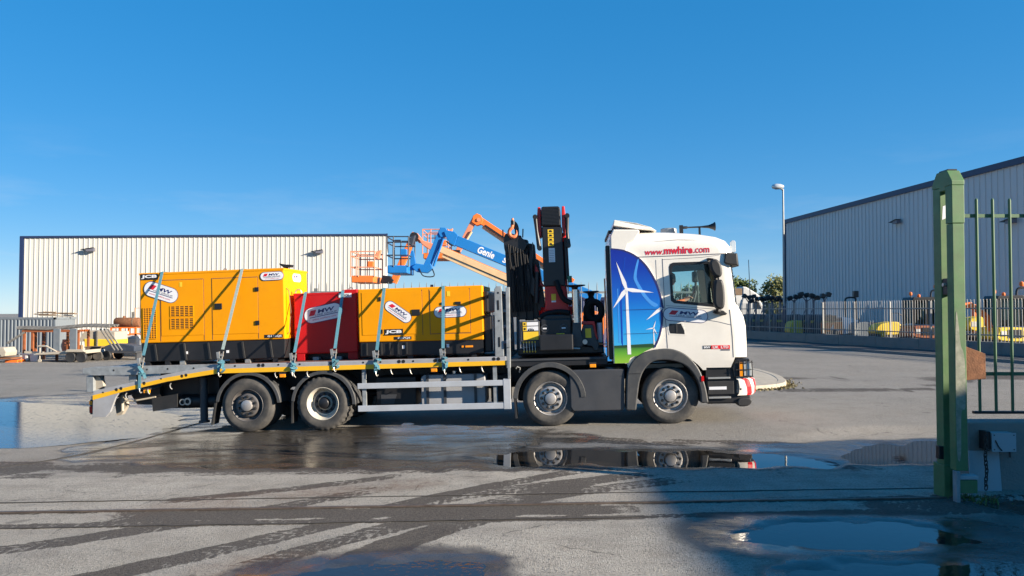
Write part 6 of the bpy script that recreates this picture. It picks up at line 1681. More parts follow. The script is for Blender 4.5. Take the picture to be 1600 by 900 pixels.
# lettering on the cab
def url():
    y = -0.004
    lettering('www.', cab, M['print_red'], 7.475, 3.01, 0.325, 0.075, y, shear=0.15, bold=0.015)
    lettering('mwhire', cab, M['print_red'], 7.895, 3.042, 0.495, 0.135, y, bold=0.035)
    lettering('.com', cab, M['print_red'], 8.295, 3.022, 0.275, 0.085, y, bold=0.015)
url()
def mw_logo(parent, cx, cz, w, h, ang, y, url_line=True, small=True):
    base = part('logo_sticker', MB().prism(rot_pts(stadium(w, h), cx, cz, ang), y, y + 0.003), M['navy'], parent)
    part('sticker_face', MB().prism(rot_pts(stadium(w - 0.022, h - 0.022), cx, cz, ang), y - 0.0015, y), M['sticker_w'], base)
    ca, sa = math.cos(R(ang)), math.sin(R(ang))
    def at2(a, b): return cx + a * ca - b * sa, cz + a * sa + b * ca
    yl = y - 0.003
    k = w / 0.72
    part('red_block', MB().prism(rot_pts([(-0.27 * k, -0.02 * h), (-0.165 * k, -0.02 * h), (-0.115 * k, 0.30 * h), (-0.22 * k, 0.30 * h)], cx, cz, ang), yl, yl + 0.001), M['print_red'], base)
    x, z = at2(0.06 * k, 0.17 * h)
    lettering('MW', base, M['navy'], x, z, 0.30 * k, 0.24 * h, yl, ang, bold=0.03, skew=0.35)
    x, z = at2(0.05 * k, -0.03 * h)
    lettering('HIRE GROUP', base, M['print_grey'], x, z, 0.40 * k, 0.10 * h, yl, ang, bold=0.01, skew=0.25)
    part('underline', MB().prism(rot_pts([(-0.27 * k, -0.155 * h), (0.26 * k, -0.155 * h), (0.26 * k, -0.115 * h), (-0.25 * k, -0.115 * h)], cx, cz, ang), yl, yl + 0.001), M['navy'], base)
    if url_line:
        x, z = at2(0.0, -0.28 * h)
        lettering('www.mwhire.com', base, M['print_red'], x, z, 0.44 * k, 0.11 * h, yl, ang)
    return base
mw_logo(cab, 7.975, 1.895, 0.78, 0.235, -6, -0.004, url_line=False)
nb = P('name_badge', MB().prism([(8.255, 1.295), (8.255, 1.355), (8.395, 1.355), (8.395, 1.295)], -0.004, 0.0), 'print_black', cab)
P('badge_red', MB().prism([(8.397, 1.292), (8.397, 1.357), (8.715, 1.352), (8.715, 1.287)], -0.004, 0.0), 'hazard_red', cab)
P('badge_foot', MB().prism([(8.56, 1.262), (8.56, 1.284), (8.715, 1.281), (8.715, 1.259)], -0.004, 0.0), 'print_grey', cab)
lettering('MW', cab, M['sticker_w'], 8.325, 1.325, 0.11, 0.042, -0.006, bold=0.03)
lettering('UK  LTD', cab, M['sticker_w'], 8.556, 1.322, 0.27, 0.045, -0.006, bold=0.03)

# cab interior
P('cab_floor', MB().box(6.8, 8.8, 0.1, 2.4, 1.30, 1.36), 'interior')
P('seat', MB().prism(catmull([(7.18, 1.75), (7.15, 1.86), (7.4, 1.90), (7.65, 1.88), (7.68, 1.78), (7.4, 1.72)], 4, True), 0.35, 0.85).prism(catmull([(7.15, 1.8), (7.02, 2.4), (7.0, 2.7), (7.1, 2.72), (7.18, 2.5), (7.3, 1.9)], 4, True), 0.37, 0.83), 'interior', smooth=50)
P('dashboard', MB().prism([(8.3, 1.4), (8.25, 2.0), (8.35, 2.12), (8.6, 2.10), (8.8, 1.98), (8.82, 1.4)], 0.1, 2.4), 'interior', bevel=0.03)
sw = MB(); c = Vector((8.18, 0.62, 2.12)); ux = Vector((0.35, 0, 0.94)).normalized()
sw.tube([c + Vector((0, 1, 0)) * 0.22 * math.cos(a * math.pi / 12) + ux * 0.22 * math.sin(a * math.pi / 12) for a in range(24)], 0.018, 8, True)
sw.tube([c, c + Vector((0.25, 0, -0.25))], 0.03, 8)
P('steering_wheel', sw, 'interior', smooth=60)
P('passenger_seat', MB().prism(catmull([(7.15, 1.8), (7.02, 2.4), (7.0, 2.65), (7.1, 2.66), (7.18, 2.5), (7.3, 1.9)], 4, True), 1.7, 2.15), 'interior', smooth=50)
# ------------------------------------------------------------------ loader crane behind the cab (part of the truck)
cb = P('crane_base', MB().prism([(4.98, 1.24), (6.55, 1.24), (6.55, 1.36), (6.05, 1.42), (5.98, 1.98), (5.42, 1.98), (5.36, 1.42), (4.98, 1.36)], 0.42, 2.1), 'crane_black', bevel=0.03)
C = lambda name, mb, m, bevel=0, smooth=None, label=None: P(name, mb, m, cb, bevel, smooth, 2, label)
C('sub_frame', MB().box(4.82, 6.60, 0.12, 2.38, 1.06, 1.20), 'black', 0.01)
C('sub_frame_edge', MB().box(4.86, 6.58, 0.10, 0.119, 1.165, 1.20), 'tank_cover')
C('outrigger_beam', MB().box(5.40, 6.0, 0.02, 2.48, 1.34, 1.62), 'crane_black', 0.02)
C('slewing_ring', MB().cyl((5.72, 0.95, 1.96), (5.72, 0.95, 2.06), 0.36, n=28).cyl((5.72, 0.95, 2.06), (5.72, 0.95, 2.12), 0.32, n=28), 'crane_red', 0, 40)
C('column', MB().prism([(5.47, 2.05), (5.98, 2.03), (5.93, 2.14), (5.90, 2.56), (5.82, 2.72), (5.50, 2.72), (5.50, 2.14)], 0.62, 1.30), 'crane_red', 0.025)
C('main_boom', MB().prism([(5.485, 2.50), (5.49, 3.62), (5.86, 3.60), (5.885, 2.50)], 0.58, 1.06), 'crane_black', 0.02)
bh = MB(); prof = []
for k in range(15):
    z = 3.64 + 0.335 * k / 14
    prof += [(5.488, z), (5.480 if k % 2 else 5.488, z + 0.008)]
C('boom_head', MB().prism([(5.485, 3.63), (5.487, 3.97), (5.52, 3.99), (5.80, 3.985), (5.835, 3.96), (5.84, 3.62)], 0.56, 1.08), 'print_black', 0.02)
for k in range(12):
    z = 3.66 + 0.026 * k
    C('boom_rib', MB().box(5.50, 5.825, 0.550, 0.562, z, z + 0.012), 'crane_black')
for x0, x1, xt0, xt1 in ((5.40, 5.475, 5.42, 5.47), (5.86, 5.93, 5.87, 5.92)):
    C('side_plate', MB().prism([(x0, 3.60), (x0, 3.80), (xt0, 3.99), (xt1, 3.99), (x1, 3.85), (x1, 3.45), ((x0 + x1) / 2, 3.42)], 0.62, 1.0), 'crane_red', 0.012)
C('boom_side_web', MB().prism([(5.885, 2.5), (5.865, 3.50), (5.92, 3.50), (5.945, 2.5)], 0.70, 0.9), 'crane_red', 0.006)
for pts in ([(5.37, 3.80), (5.39, 3.55), (5.43, 3.22)], [(5.965, 3.80), (5.955, 3.50), (5.97, 3.25)]):
    C('link_arm', MB().tube([(a, 0.58, z) for a, z in pts], [0.04, 0.03, 0.045], 8), 'crane_black', 0, 50)
    for a, z in (pts[0], pts[-1]):
        C('link_pin', MB().cyl((a, 0.53, z), (a, 0.66, z), 0.045, n=14), 'crane_black', 0, 40)
C('lift_cylinder', MB().cyl((5.93, 0.64, 2.62), (5.915, 0.64, 3.4), 0.04, n=14), 'crane_black', 0, 40)
C('cylinder_rod', MB().cyl((5.935, 0.62, 2.35), (5.93, 0.62, 3.2), 0.016, n=10), 'chrome', 0, 40)
C('green_valve', MB().cyl((5.975, 0.54, 2.56), (5.975, 0.54, 2.68), 0.04, n=12), 'lift_green', 0, 40)
for k in range(4):
    z = 3.25 + k * 0.08
    st = C('warning_sticker', MB().prism([(5.595, z), (5.70, z), (5.70, z + 0.07), (5.595, z + 0.07)], 0.574, 0.579), 'sticker_y')
    C('sticker_print', MB().prism([(5.62, z + 0.02), (5.68, z + 0.02), (5.66, z + 0.055), (5.63, z + 0.055)], 0.571, 0.574), 'print_black')
C('load_chart', MB().prism([(5.60, 2.95), (5.715, 2.95), (5.715, 3.21), (5.60, 3.215)], 0.574, 0.579), 'sticker_w')
for k in range(7):
    C('chart_line', MB().box(5.61, 5.70, 0.571, 0.573, 2.97 + k * 0.033, 2.976 + k * 0.033), 'print_grey')
C('column_sticker', MB().prism([(5.62, 2.24), (5.705, 2.24), (5.705, 2.36), (5.62, 2.36)], 0.614, 0.619), 'sticker_y')
C('column_sticker', MB().prism([(5.62, 2.205), (5.705, 2.205), (5.705, 2.235), (5.62, 2.235)], 0.614, 0.619), 'sticker_w')
# folded outer boom with its nested extensions
stack = [((4.80, 1.95), (4.77, 3.40), 0.15, 0.72, 0.98), ((4.96, 1.90), (4.93, 3.52), 0.15, 0.80, 1.06), ((5.10, 1.88), (5.06, 3.44), 0.14, 0.88, 1.14), ((5.24, 1.90), (5.18, 3.36), 0.14, 0.96, 1.22), ((5.35, 2.0), (5.27, 3.05), 0.12, 0.90, 1.3)]
for (xa, za), (xb, zb_), w, y0, y1 in stack:
    C('boom_section', MB().prism([(xa, za), (xb, zb_), (xb + w, zb_ - 0.03), (xa + w + 0.03, za)], y0, y1), 'crane_black', 0.012)
C('stack_head', MB().prism(catmull([(4.775, 3.20), (4.77, 3.46), (4.84, 3.53), (4.98, 3.50), (5.12, 3.42), (5.20, 3.30), (5.10, 3.16), (4.9, 3.14)], 4, True), 0.66, 0.84), 'crane_black', 0.012, 45)
C('boom_knuckle', MB().prism([(5.18, 2.95), (5.30, 3.36), (5.28, 2.72), (5.42, 2.45), (5.30, 2.3), (5.12, 2.5)], 0.70, 1.0), 'crane_black', 0.012)
C('red_bracket', MB().prism([(5.30, 2.55), (5.33, 2.95), (5.38, 2.85), (5.43, 2.62), (5.50, 2.5)], 0.78, 0.95), 'crane_red', 0.01)
C('outer_cylinder', MB().cyl((5.33, 0.72, 2.2), (5.37, 0.72, 2.78), 0.05, n=14), 'crane_black', 0, 40)
for k in range(9):
    x = 4.84 + 0.045 * k; r = random.Random(k)
    C('hose', MB().tube(catmull([(x, 0.64, 3.32 - 0.02 * k), (x + r.uniform(-.02, .03), 0.60, 3.05), (x + r.uniform(0, .05), 0.61, 2.7), (x + r.uniform(0, .06), 0.62, 2.35), (x + 0.06, 0.66, 2.05)], 5), 0.014, 6), 'hose', 0, 50)
for k in range(7):
    r = random.Random(40 + k); x = r.uniform(4.84, 5.25); z = r.uniform(2.55, 3.28)
    C('hose_fitting', MB().cyl((x, 0.60, z), (x + r.uniform(-.02, .02), 0.60, z - 0.035), 0.009, n=8), 'tank_cover', 0, 40)
for a, b in (((4.75, 3.45), (4.75, 3.60)), ((5.12, 3.44), (5.13, 3.60)), ((5.0, 3.38), (5.06, 3.45))):
    C('stop_plate', MB().bar((a[0], 0.68, a[1]), (b[0], 0.68, b[1]), 0.02, 0.05, (0, 1, 0)), 'crane_black')
# hook
hk = []
for k in range(15):
    a = R(150 - 300 * k / 14 + 180)
    hk.append((4.945 + 0.075 * math.cos(a) * 0.9, 0.62, 3.53 + 0.09 * math.sin(a)))
hk = [(4.945, 0.62, 3.80), (4.95, 0.62, 3.70), (4.93, 0.62, 3.62)] + [(4.945 + 0.072 * math.cos(R(t)), 0.62, 3.535 + 0.085 * math.sin(R(t))) for t in range(110, 400, 20)]
C('crane_hook', MB().tube(hk, [0.022, 0.028, 0.032] + [0.034] * 10 + [0.03, 0.022, 0.012, 0.008, 0.006][:len(hk) - 13], 8), 'hook_orange', 0, 50)
C('hook_swivel', MB().cyl((4.948, 0.62, 3.68), (4.948, 0.62, 3.76), 0.04, n=12).prism(catmull([(4.90, 3.66), (4.92, 3.74), (5.0, 3.74), (5.05, 3.62), (5.03, 3.40), (4.98, 3.42), (4.97, 3.6)], 3, True), 0.68, 0.74), 'crane_black', 0, 50)
# controls
C('control_cabinet', MB().box(5.04, 5.40, 0.30, 0.52, 1.50, 1.87), 'tank_cover', 0.012)
for x0, x1, z0, z1, m in ((5.095, 5.165, 1.79, 1.855, 'sticker_y'), (5.17, 5.375, 1.79, 1.855, 'sticker_w'), (5.095, 5.165, 1.695, 1.775, 'sticker_y'), (5.17, 5.375, 1.70, 1.775, 'sticker_w'), (5.10, 5.375, 1.535, 1.68, 'sticker_y')):
    C('control_label', MB().box(x0, x1, 0.292, 0.297, z0, z1), m)
for k in range(3):
    C('label_mark', MB().box(5.19 + k * 0.04, 5.215 + k * 0.04, 0.289, 0.292, 1.70, 1.725), 'print_black')
C('label_mark', MB().box(5.115, 5.145, 0.289, 0.292, 1.81, 1.84), 'print_black')
C('label_mark', MB().box(5.115, 5.145, 0.289, 0.292, 1.715, 1.75), 'print_black')
lettering('162', cb, M['print_black'], 5.24, 1.735, 0.07, 0.03, 0.288)
C('valve_block', MB().box(5.05, 5.50, 0.30, 0.52, 1.40, 1.51), 'tank_cover', 0.01)
for k in range(5):
    x = 5.10 + k * 0.052
    C('lever', MB().cyl((x, 0.28, 1.47), (x + 0.008, 0.22, 1.34), 0.007, n=6), 'zinc', 0, 40)
    C('lever_knob', MB().lathe([(0.0005, -0.02), (0.012, -0.012), (0.013, 0.008), (0.0005, 0.02)], (x + 0.009, 0.215, 1.325), 'z', 8), 'sticker_y', 0, 60)
    C('lever_cap', MB().box(x - 0.012, x + 0.012, 0.285, 0.297, 1.475, 1.505), 'sticker_y')
for x in (5.49, 5.835):
    g = C('hose_reel', MB().lathe([(0.0005, 0.0), (0.05, 0.0), (0.055, -0.01), (0.07, -0.01), (0.078, 0.0), (0.08, 0.06)], (x, 0.34, 1.73), 'y', 22), 'tank_cover', 0, 40)
    C('reel_label', MB().box(x - 0.035, x + 0.035, 0.322, 0.328, 1.718, 1.742), 'sticker_w')
C('plate_sticker', MB().box(5.70, 5.845, 0.327, 0.332, 1.53, 1.635), 'sticker_y')
C('round_sticker', MB().lathe([(0.0005, 0), (0.036, 0), (0.037, 0.003)], (5.68, 0.325, 1.49), 'y', 20), 'sticker_y')
C('valve_cover', MB().box(5.42, 5.97, 0.335, 0.5, 1.40, 1.90), 'crane_black', 0.02)
C('hose', MB().tube(catmull([(5.38, 0.4, 1.90), (5.5, 0.45, 1.99), (5.75, 0.45, 2.03), (5.95, 0.4, 2.0)], 6), 0.045, 8), 'hose', 0, 50)
C('hose', MB().tube(catmull([(5.72, 0.5, 2.6), (5.78, 0.46, 2.42), (5.86, 0.44, 2.25), (6.0, 0.42, 2.18)], 6), 0.05, 8), 'hose', 0, 50)
# near outrigger
def outrigger(y, near):
    C('outrigger_tube', MB().cyl((6.075, y, 1.70), (6.075, y, 2.42), 0.072, n=24), 'chrome', 0, 40)
    C('outrigger_collar', MB().cyl((6.07, y, 1.87), (6.07, y, 1.90), 0.09, n=24), 'chrome', 0, 40)
    C('outrigger_pad', MB().lathe([(0.0005, 0.02), (0.18, 0.02), (0.20, 0.01), (0.19, 0.0), (0.06, -0.025), (0.05, -0.07)], (6.06, y, 2.485), 'z', 24), 'crane_black', 0, 40)
    C('outrigger_socket', MB().prism([(5.87, 1.44), (5.99, 1.64), (6.0, 1.82), (6.14, 1.82), (6.15, 1.62), (6.22, 1.44), (6.14, 1.37), (5.92, 1.38)], y - 0.09, y + 0.09), 'fender', 0.02)
    C('socket_bolt', MB().cyl((5.93, y - 0.10, 1.45), (5.93, y - 0.09, 1.45), 0.02, n=8), 'zinc')
    C('socket_bolt', MB().cyl((6.21, y - 0.12, 1.47), (6.21, y - 0.09, 1.47), 0.045, n=14), 'zinc', 0, 40)
outrigger(0.36, True)
C('foot_release', MB().cyl((5.98, 0.27, 1.36), (6.12, 0.27, 1.35), 0.018, n=8), 'zinc', 0, 40)
C('second_pad', MB().lathe([(0.0005, 0.02), (0.14, 0.02), (0.16, 0.0), (0.07, -0.03), (0.05, -0.09), (0.09, -0.17), (0.12, -0.26)], (6.36, 0.95, 2.38), 'z', 24), 'crane_black', 0, 40)
C('air_intake', MB().tube([(6.40 + 0.14 * math.cos(R(a)), 0.62, 2.02 + 0.17 * math.sin(R(a))) for a in range(0, 360, 15)], 0.062, 12, True), 'hose', 0, 60)
C('air_duct', MB().cyl((6.33, 0.9, 2.25), (6.33, 0.75, 1.4), 0.09, n=16), 'hose', 0, 40)
C('oil_tank', MB().box(6.20, 6.56, 0.80, 2.0, 1.30, 1.95), 'crane_black', 0.03)
C('red_housing', MB().prism([(6.16, 1.78), (6.17, 1.84), (6.40, 1.835), (6.43, 1.60), (6.46, 1.5), (6.38, 1.5), (6.36, 1.77)], 0.40, 0.7), 'crane_red', 0.012)
C('black_housing', MB().prism([(6.14, 1.62), (6.19, 1.78), (6.36, 1.77), (6.40, 1.56), (6.46, 1.42), (6.44, 1.30), (6.38, 1.30), (6.34, 1.38), (6.24, 1.40), (6.16, 1.48)], 0.36, 0.6), 'fender', 0.012)
C('housing_sticker', MB().prism([(6.225, 1.54), (6.33, 1.535), (6.325, 1.71), (6.22, 1.705)], 0.350, 0.355), 'sticker_y')
C('white_canister', MB().cyl((6.49, 0.62, 1.44), (6.49, 0.62, 1.80), 0.05, n=16), 'sticker_w', 0, 40)
C('copper_pipe', MB().tube([(6.61, 0.3, 1.18), (6.61, 0.3, 1.9), (6.60, 0.3, 2.6)], 0.012, 6).tube([(6.61, 0.3, 1.42), (6.46, 0.32, 1.42)], 0.01, 6), 'hook_orange', 0, 40)
C('frame_bracket', MB().tube([(5.02, 0.16, 0.96), (5.03, 0.13, 1.04), (4.99, 0.13, 1.07), (4.96, 0.14, 1.03)], 0.015, 6), 'zinc')

# ------------------------------------------------------------------ the load
def box_frame(x0, x1, y0, y1, z0, z1): return MB().box(x0, x1, y0, y1, z0, z1)
LB = 1.237                                     # top of the deck
def Lp(root):
    return lambda name, mb, m, parent=None, bevel=0, smooth=None: part(name, mb, M[m] if isinstance(m, str) else m, parent or root, bevel, smooth)

def jcb(parent, cx, cz, w, h, y):
    b = part('maker_plate', MB().prism([(cx - w / 2, cz - h / 2), (cx + w / 2, cz - h / 2), (cx + w / 2, cz + h / 2), (cx - w / 2, cz + h / 2)], y, y + 0.003), M['print_black'], parent)
    lettering('JCB', b, M['sticker_w'], cx, cz, w * 0.88, h * 0.68, y - 0.0015, bold=0.045, skew=0.12)

# large generator
def generator_large():
    x0, x1, y0, y1 = -2.36, 0.52, 0.60, 1.90
    zb, zy, zt = 1.31, 1.69, 3.035
    t = thing('generator', 'large yellow canopy generator with slatted vents at the rear of the truck deck', 'generator', (-0.9, 1.25, LB), FT, 'yellow generators on the deck')
    L_ = Lp(t)
    for x in (-1.85, -1.55, -0.55, -0.25, -2.25, 0.3):
        L_('bearer', MB().box(x - 0.04, x + 0.06, y0 + 0.03, y1 - 0.03, LB, zb + 0.02), 'zinc' if x in (-1.55, -0.25) else 'black')
    b = L_('base_tank', MB().prism([(x0 + 0.02, zb), (x1 - 0.02, zb), (x1, zy - 0.02), (x0, zy - 0.02)], y0 + 0.02, y1 - 0.02), 'black', bevel=0.015)
    for x in (-2.05, -1.46, -0.98, -0.3, 0.25):
        L_('base_web', MB().prism([(x, zb + 0.02), (x + 0.03, zb + 0.02), (x - 0.01, zy - 0.04), (x - 0.04, zy - 0.04)], y0 - 0.01, y0 + 0.02), 'plastic', b)
    for x in (-1.44, -0.62):
        L_('base_label', MB().box(x - 0.025, x + 0.025, y0 + 0.005, y0 + 0.012, 1.44, 1.49), 'sticker_w', b)
    c = L_('canopy', MB().prism([(x0, zy - 0.018), (x1, zy - 0.018), (x1, zt), (x0, zt)], y0, y1), 'yellow', bevel=0.018)
    L_('roof_lip', MB().box(x0 - 0.006, x1 + 0.006, y0 - 0.006, y1 + 0.006, zt - 0.045, zt - 0.005), 'yellow', c, bevel=0.006)
    f = y0 - 0.006
    L_('access_door', MB().box(-1.93, -1.08, f, y0, 1.80, 2.87), 'yellow', c, bevel=0.005)
    L_('access_door', MB().box(-0.90, 0.0, f, y0, 1.80, 2.87), 'yellow', c, bevel=0.005)
    for a, b2, z0, z1 in ((-1.95, -1.94, 1.70, 2.88), (-1.075, -1.067, 1.70, 2.88), (-0.91, -0.902, 1.70, 2.87), (0.004, 0.012, 1.70, 2.87)):
        L_('panel_joint', MB().box(a, b2, f + 0.003, y0 + 0.001, z0, z1), 'deck', c)
    L_('panel_joint', MB().box(-1.95, -1.08, f + 0.003, y0 + 0.001, 2.872, 2.884), 'deck', c)
    L_('panel_joint', MB().box(-0.91, 0.01, f + 0.003, y0 + 0.001, 2.872, 2.884), 'deck', c)
    for gx0, gx1, gz0, gz1, nc, nr in ((-2.29, -2.03, 2.06, 2.35, 5, 8), (-2.29, -2.03, 1.76, 2.04, 5, 8), (-1.74, -1.28, 2.17, 2.37, 5, 6), (-1.74, -1.28, 1.93, 2.13, 5, 6)):
        back = L_('vent', MB().box(gx0, gx1, f - 0.001, f + 0.002, gz0, gz1), 'print_black', c)
        cw, ch = (gx1 - gx0) / nc, (gz1 - gz0) / nr
        g = MB()
        for i in range(nr + 1):
            z = gz0 + i * ch; g.box(gx0 - 0.006, gx1 + 0.006, f - 0.006, f - 0.001, z - ch * 0.2, z + ch * 0.2)
        for i in range(nc + 1):
            x = gx0 + i * cw; g.box(x - cw * 0.09, x + cw * 0.09, f - 0.0075, f - 0.0005, gz0, gz1)
        o = L_('vent_grid', g, 'yellow', c); o["kind"] = "stuff"
    for hx0, hx1, hz0, hz1 in ((-0.85, -0.705, 2.28, 2.395), (-0.05, 0.03, 2.60, 2.68), (-0.05, 0.03, 1.955, 2.04)):
        h = L_('door_latch', MB().box(hx0, hx1, f - 0.015, f, hz0, hz1), 'print_black', c, bevel=0.006)
    jcb(c, -2.16, 2.955, 0.36, 0.115, f - 0.001)
    n = part('model_plate', MB().box(0.12, 0.48, f + 0.002, f + 0.005, 1.703, 1.765), M['print_black'], c)
    lettering('G116QS', n, M['sticker_w'], 0.32, 1.734, 0.28, 0.042, f + 0.0005, bold=0.03)
    mw_logo(c, -1.925, 2.65, 0.72, 0.30, -19, f - 0.003)
    mw_logo(c, 0.295, 2.885, 0.47, 0.17, 1, f - 0.003)
    L_('safety_label', MB().box(-1.55, -1.50, f - 0.003, f, 2.74, 2.83), 'sticker_y', c)
    # end face sticker and lifting loop, exhaust
    e = L_('end_sticker', MB().prism(rot_pts(stadium(0.46, 0.16), 1.3, 2.87, 0), x1, x1 + 0.003, 'yz'), 'sticker_w', c)
    lettering('MW', e, M['navy'], 1.32, 2.89, 0.18, 0.05, x1 + 0.005, bold=0.03, plane='yz')
    L_('end_red_block', MB().box(x1 + 0.003, x1 + 0.0045, 1.13, 1.19, 2.865, 2.915), 'print_red', e)
    L_('end_line', MB().box(x1 + 0.003, x1 + 0.0045, 1.12, 1.48, 2.83, 2.84), 'navy', e)
    L_('exhaust_stub', MB().cyl((0.30, 1.3, zt - 0.02), (0.30, 1.3, zt + 0.06), 0.05, n=14).prism([(0.20, zt + 0.10), (0.19, zt + 0.135), (0.30, zt + 0.11), (0.44, zt + 0.10), (0.43, zt + 0.05), (0.28, zt + 0.05)], 1.23, 1.37), 'print_black', c, bevel=0.008)
    L_('lifting_eye', MB().tube([(-0.93 + 0.05 * math.cos(R(a)), 1.25, zt + 0.07 * math.sin(R(a))) for a in range(0, 181, 20)], 0.012, 6), 'zinc', c)
    L_('end_vent', MB().box(x0 - 0.05, x0 - 0.002, 0.75, 1.7, 2.45, 2.85), 'print_black', c, bevel=0.01)
    L_('end_handle', MB().tube([(x1, 0.72, 1.76), (x1 + 0.05, 0.70, 1.8), (x1 + 0.09, 0.70, 2.2), (x1 + 0.06, 0.70, 2.6), (x1, 0.72, 2.65)], 0.008, 6), 'timber', c)
    return t
generator_large()

# red tank
def red_tank():
    x0, x1, y0, y1 = 0.61, 1.865, 0.85, 2.05
    zt = 2.555
    t = thing('fuel_tank_cube', 'glossy red steel bunded fuel tank between the two yellow generators', 'fuel tank', (1.24, 1.4, LB), FT)
    L_ = Lp(t)
    b = L_('tank_body', MB().box(x0, x1, y0, y1, 1.365, zt - 0.02), 'red', bevel=0.025)
    for xa, xb in ((x0 + 0.04, x0 + 0.20), (x1 - 0.20, x1 - 0.01)):
        L_('skid_foot', MB().box(xa, xb, y0 + 0.01, y1 - 0.01, LB, 1.37), 'red', bevel=0.008)
    L_('fork_pocket', MB().box(x0 + 0.2, x1 - 0.2, y0 + 0.2, y0 + 0.3, LB + 0.01, 1.37), 'black')
    for x in (0.95, 1.4):
        L_('bearer', MB().box(x, x + 0.12, y0 + 0.05, y1 - 0.1, LB, 1.30), 'galv')
    L_('top_rim', MB().box(x0 - 0.004, x1 + 0.004, y0 - 0.004, y1 + 0.004, zt - 0.06, zt - 0.012), 'red', b, bevel=0.008)
    L_('hatch', MB().box(1.58, 1.86, y0 + 0.02, y0 + 0.5, zt - 0.02, zt + 0.03), 'red', b, bevel=0.01)
    for x in (x0 + 0.06, x1 - 0.14):
        L_('lifting_eye', MB().tube([(x + 0.06 * math.cos(R(a)), y0 + 0.12, zt + 0.07 * math.sin(R(a))) for a in range(0, 181, 20)], 0.012, 6), 'zinc', b)
    m = part('capacity_plate', MB().box(1.515, 1.765, y0 - 0.010, y0 - 0.005, 2.435, 2.515), M['sticker_w'], b)
    lettering('950L', m, M['print_grey'], 1.645, 2.475, 0.19, 0.05, y0 - 0.0115, bold=0.03)
    mw_logo(b, 1.20, 2.145, 0.78, 0.31, 10, y0 - 0.004)
red_tank()

# small generator
def generator_small():
    x0, x1, y0, y1 = 1.985, 4.345, 0.50, 1.85
    zb, zy, zt = 1.30, 1.57, 2.565
    t = thing('generator', 'smaller yellow canopy generator beside the grey headboard of the truck', 'generator', (3.1, 1.25, LB), FT, 'yellow generators on the deck')
    L_ = Lp(t)
    for x in (2.25, 2.9, 3.5, 4.1):
        L_('bearer', MB().box(x, x + 0.1, y0 + 0.05, y1 - 0.05, LB, zb + 0.02), 'black')
    b = L_('base_tank', MB().box(x0 + 0.02, x1, y0 + 0.02, y1 - 0.02, zb, zy), 'black', bevel=0.015)
    for x in (2.12, 2.4, 2.56, 2.72, 2.88):
        L_('base_web', MB().box(x, x + 0.025, y0 - 0.005, y0 + 0.02, zb + 0.03, zy - 0.02), 'plastic', b)
    for x in (2.83, 3.67):
        L_('base_label', MB().box(x - 0.025, x + 0.025, y0 + 0.012, y0 + 0.018, 1.43, 1.49), 'sticker_w', b)
    L_('amber_reflector', MB().box(4.0, 4.14, y0 + 0.008, y0 + 0.02, 1.42, 1.455), 'orange_lamp', b)
    L_('amber_reflector', MB().box(3.93, 3.965, y0 + 0.008, y0 + 0.02, 1.42, 1.455), 'orange_lamp', b)
    c = L_('canopy', MB().prism([(x0, zy + 0.002), (x1, zy - 0.018), (x1, zt), (x0, zt)], y0, y1), 'yellow', bevel=0.018)
    f = y0 - 0.006
    L_('access_door', MB().box(2.06, 3.20, f, y0, 1.70, 2.50), 'yellow', c, bevel=0.005)
    L_('access_door', MB().box(3.36, 4.10, f, y0, 1.70, 2.50), 'yellow', c, bevel=0.005)
    for a in (3.205, 3.345, 4.105):
        L_('panel_joint', MB().box(a, a + 0.008, f + 0.003, y0 + 0.001, 1.68, 2.52), 'deck', c)
    L_('panel_joint', MB().box(3.35, 4.11, f + 0.003, y0 + 0.001, 1.684, 1.694), 'deck', c)
    for hx0, hx1, hz0, hz1 in ((3.01, 3.165, 2.04, 2.155), (3.56, 3.62, 2.22, 2.27), (3.83, 3.94, 2.22, 2.275), (2.385, 2.43, 2.33, 2.41), (2.42, 2.45, 1.72, 1.80)):
        L_('door_latch', MB().box(hx0, hx1, f - 0.013, f, hz0, hz1), 'print_black', c, bevel=0.006)
    jcb(c, 2.655, 1.745, 0.36, 0.112, f - 0.002)
    n = part('model_plate', MB().box(2.66, 2.99, f + 0.002, f + 0.005, 1.60, 1.655), M['print_black'], c)
    lettering('G27QS', n, M['sticker_w'], 2.85, 1.628, 0.24, 0.038, f + 0.0005, bold=0.03)
    mw_logo(c, 2.75, 2.12, 0.58, 0.21, -36, f - 0.003)
    mw_logo(c, 3.735, 2.09, 0.62, 0.215, 1, f - 0.003)
    L_('safety_label', MB().box(3.68, 3.74, f - 0.003, f, 2.38, 2.475), 'sticker_y', c)
    L_('end_guard', MB().box(x1, x1 + 0.10, y0 + 0.12, y1 - 0.12, 2.05, 2.46), 'print_black', c, bevel=0.03)
    L_('end_cage', MB().box(x1, x1 + 0.14, y0 + 0.1, y1 - 0.1, 1.32, 2.0), 'crane_black', b, bevel=0.02)
    L_('drain_pipe', MB().cyl((4.53, 0.50, 1.35), (4.53, 0.50, 2.05), 0.012, n=8), 'zinc', b)
    L_('exhaust_stub', MB().cyl((3.27, 1.2, zt - 0.02), (3.27, 1.2, zt + 0.07), 0.035, 0.03, n=12), 'print_grey', c, smooth=40)
generator_small()

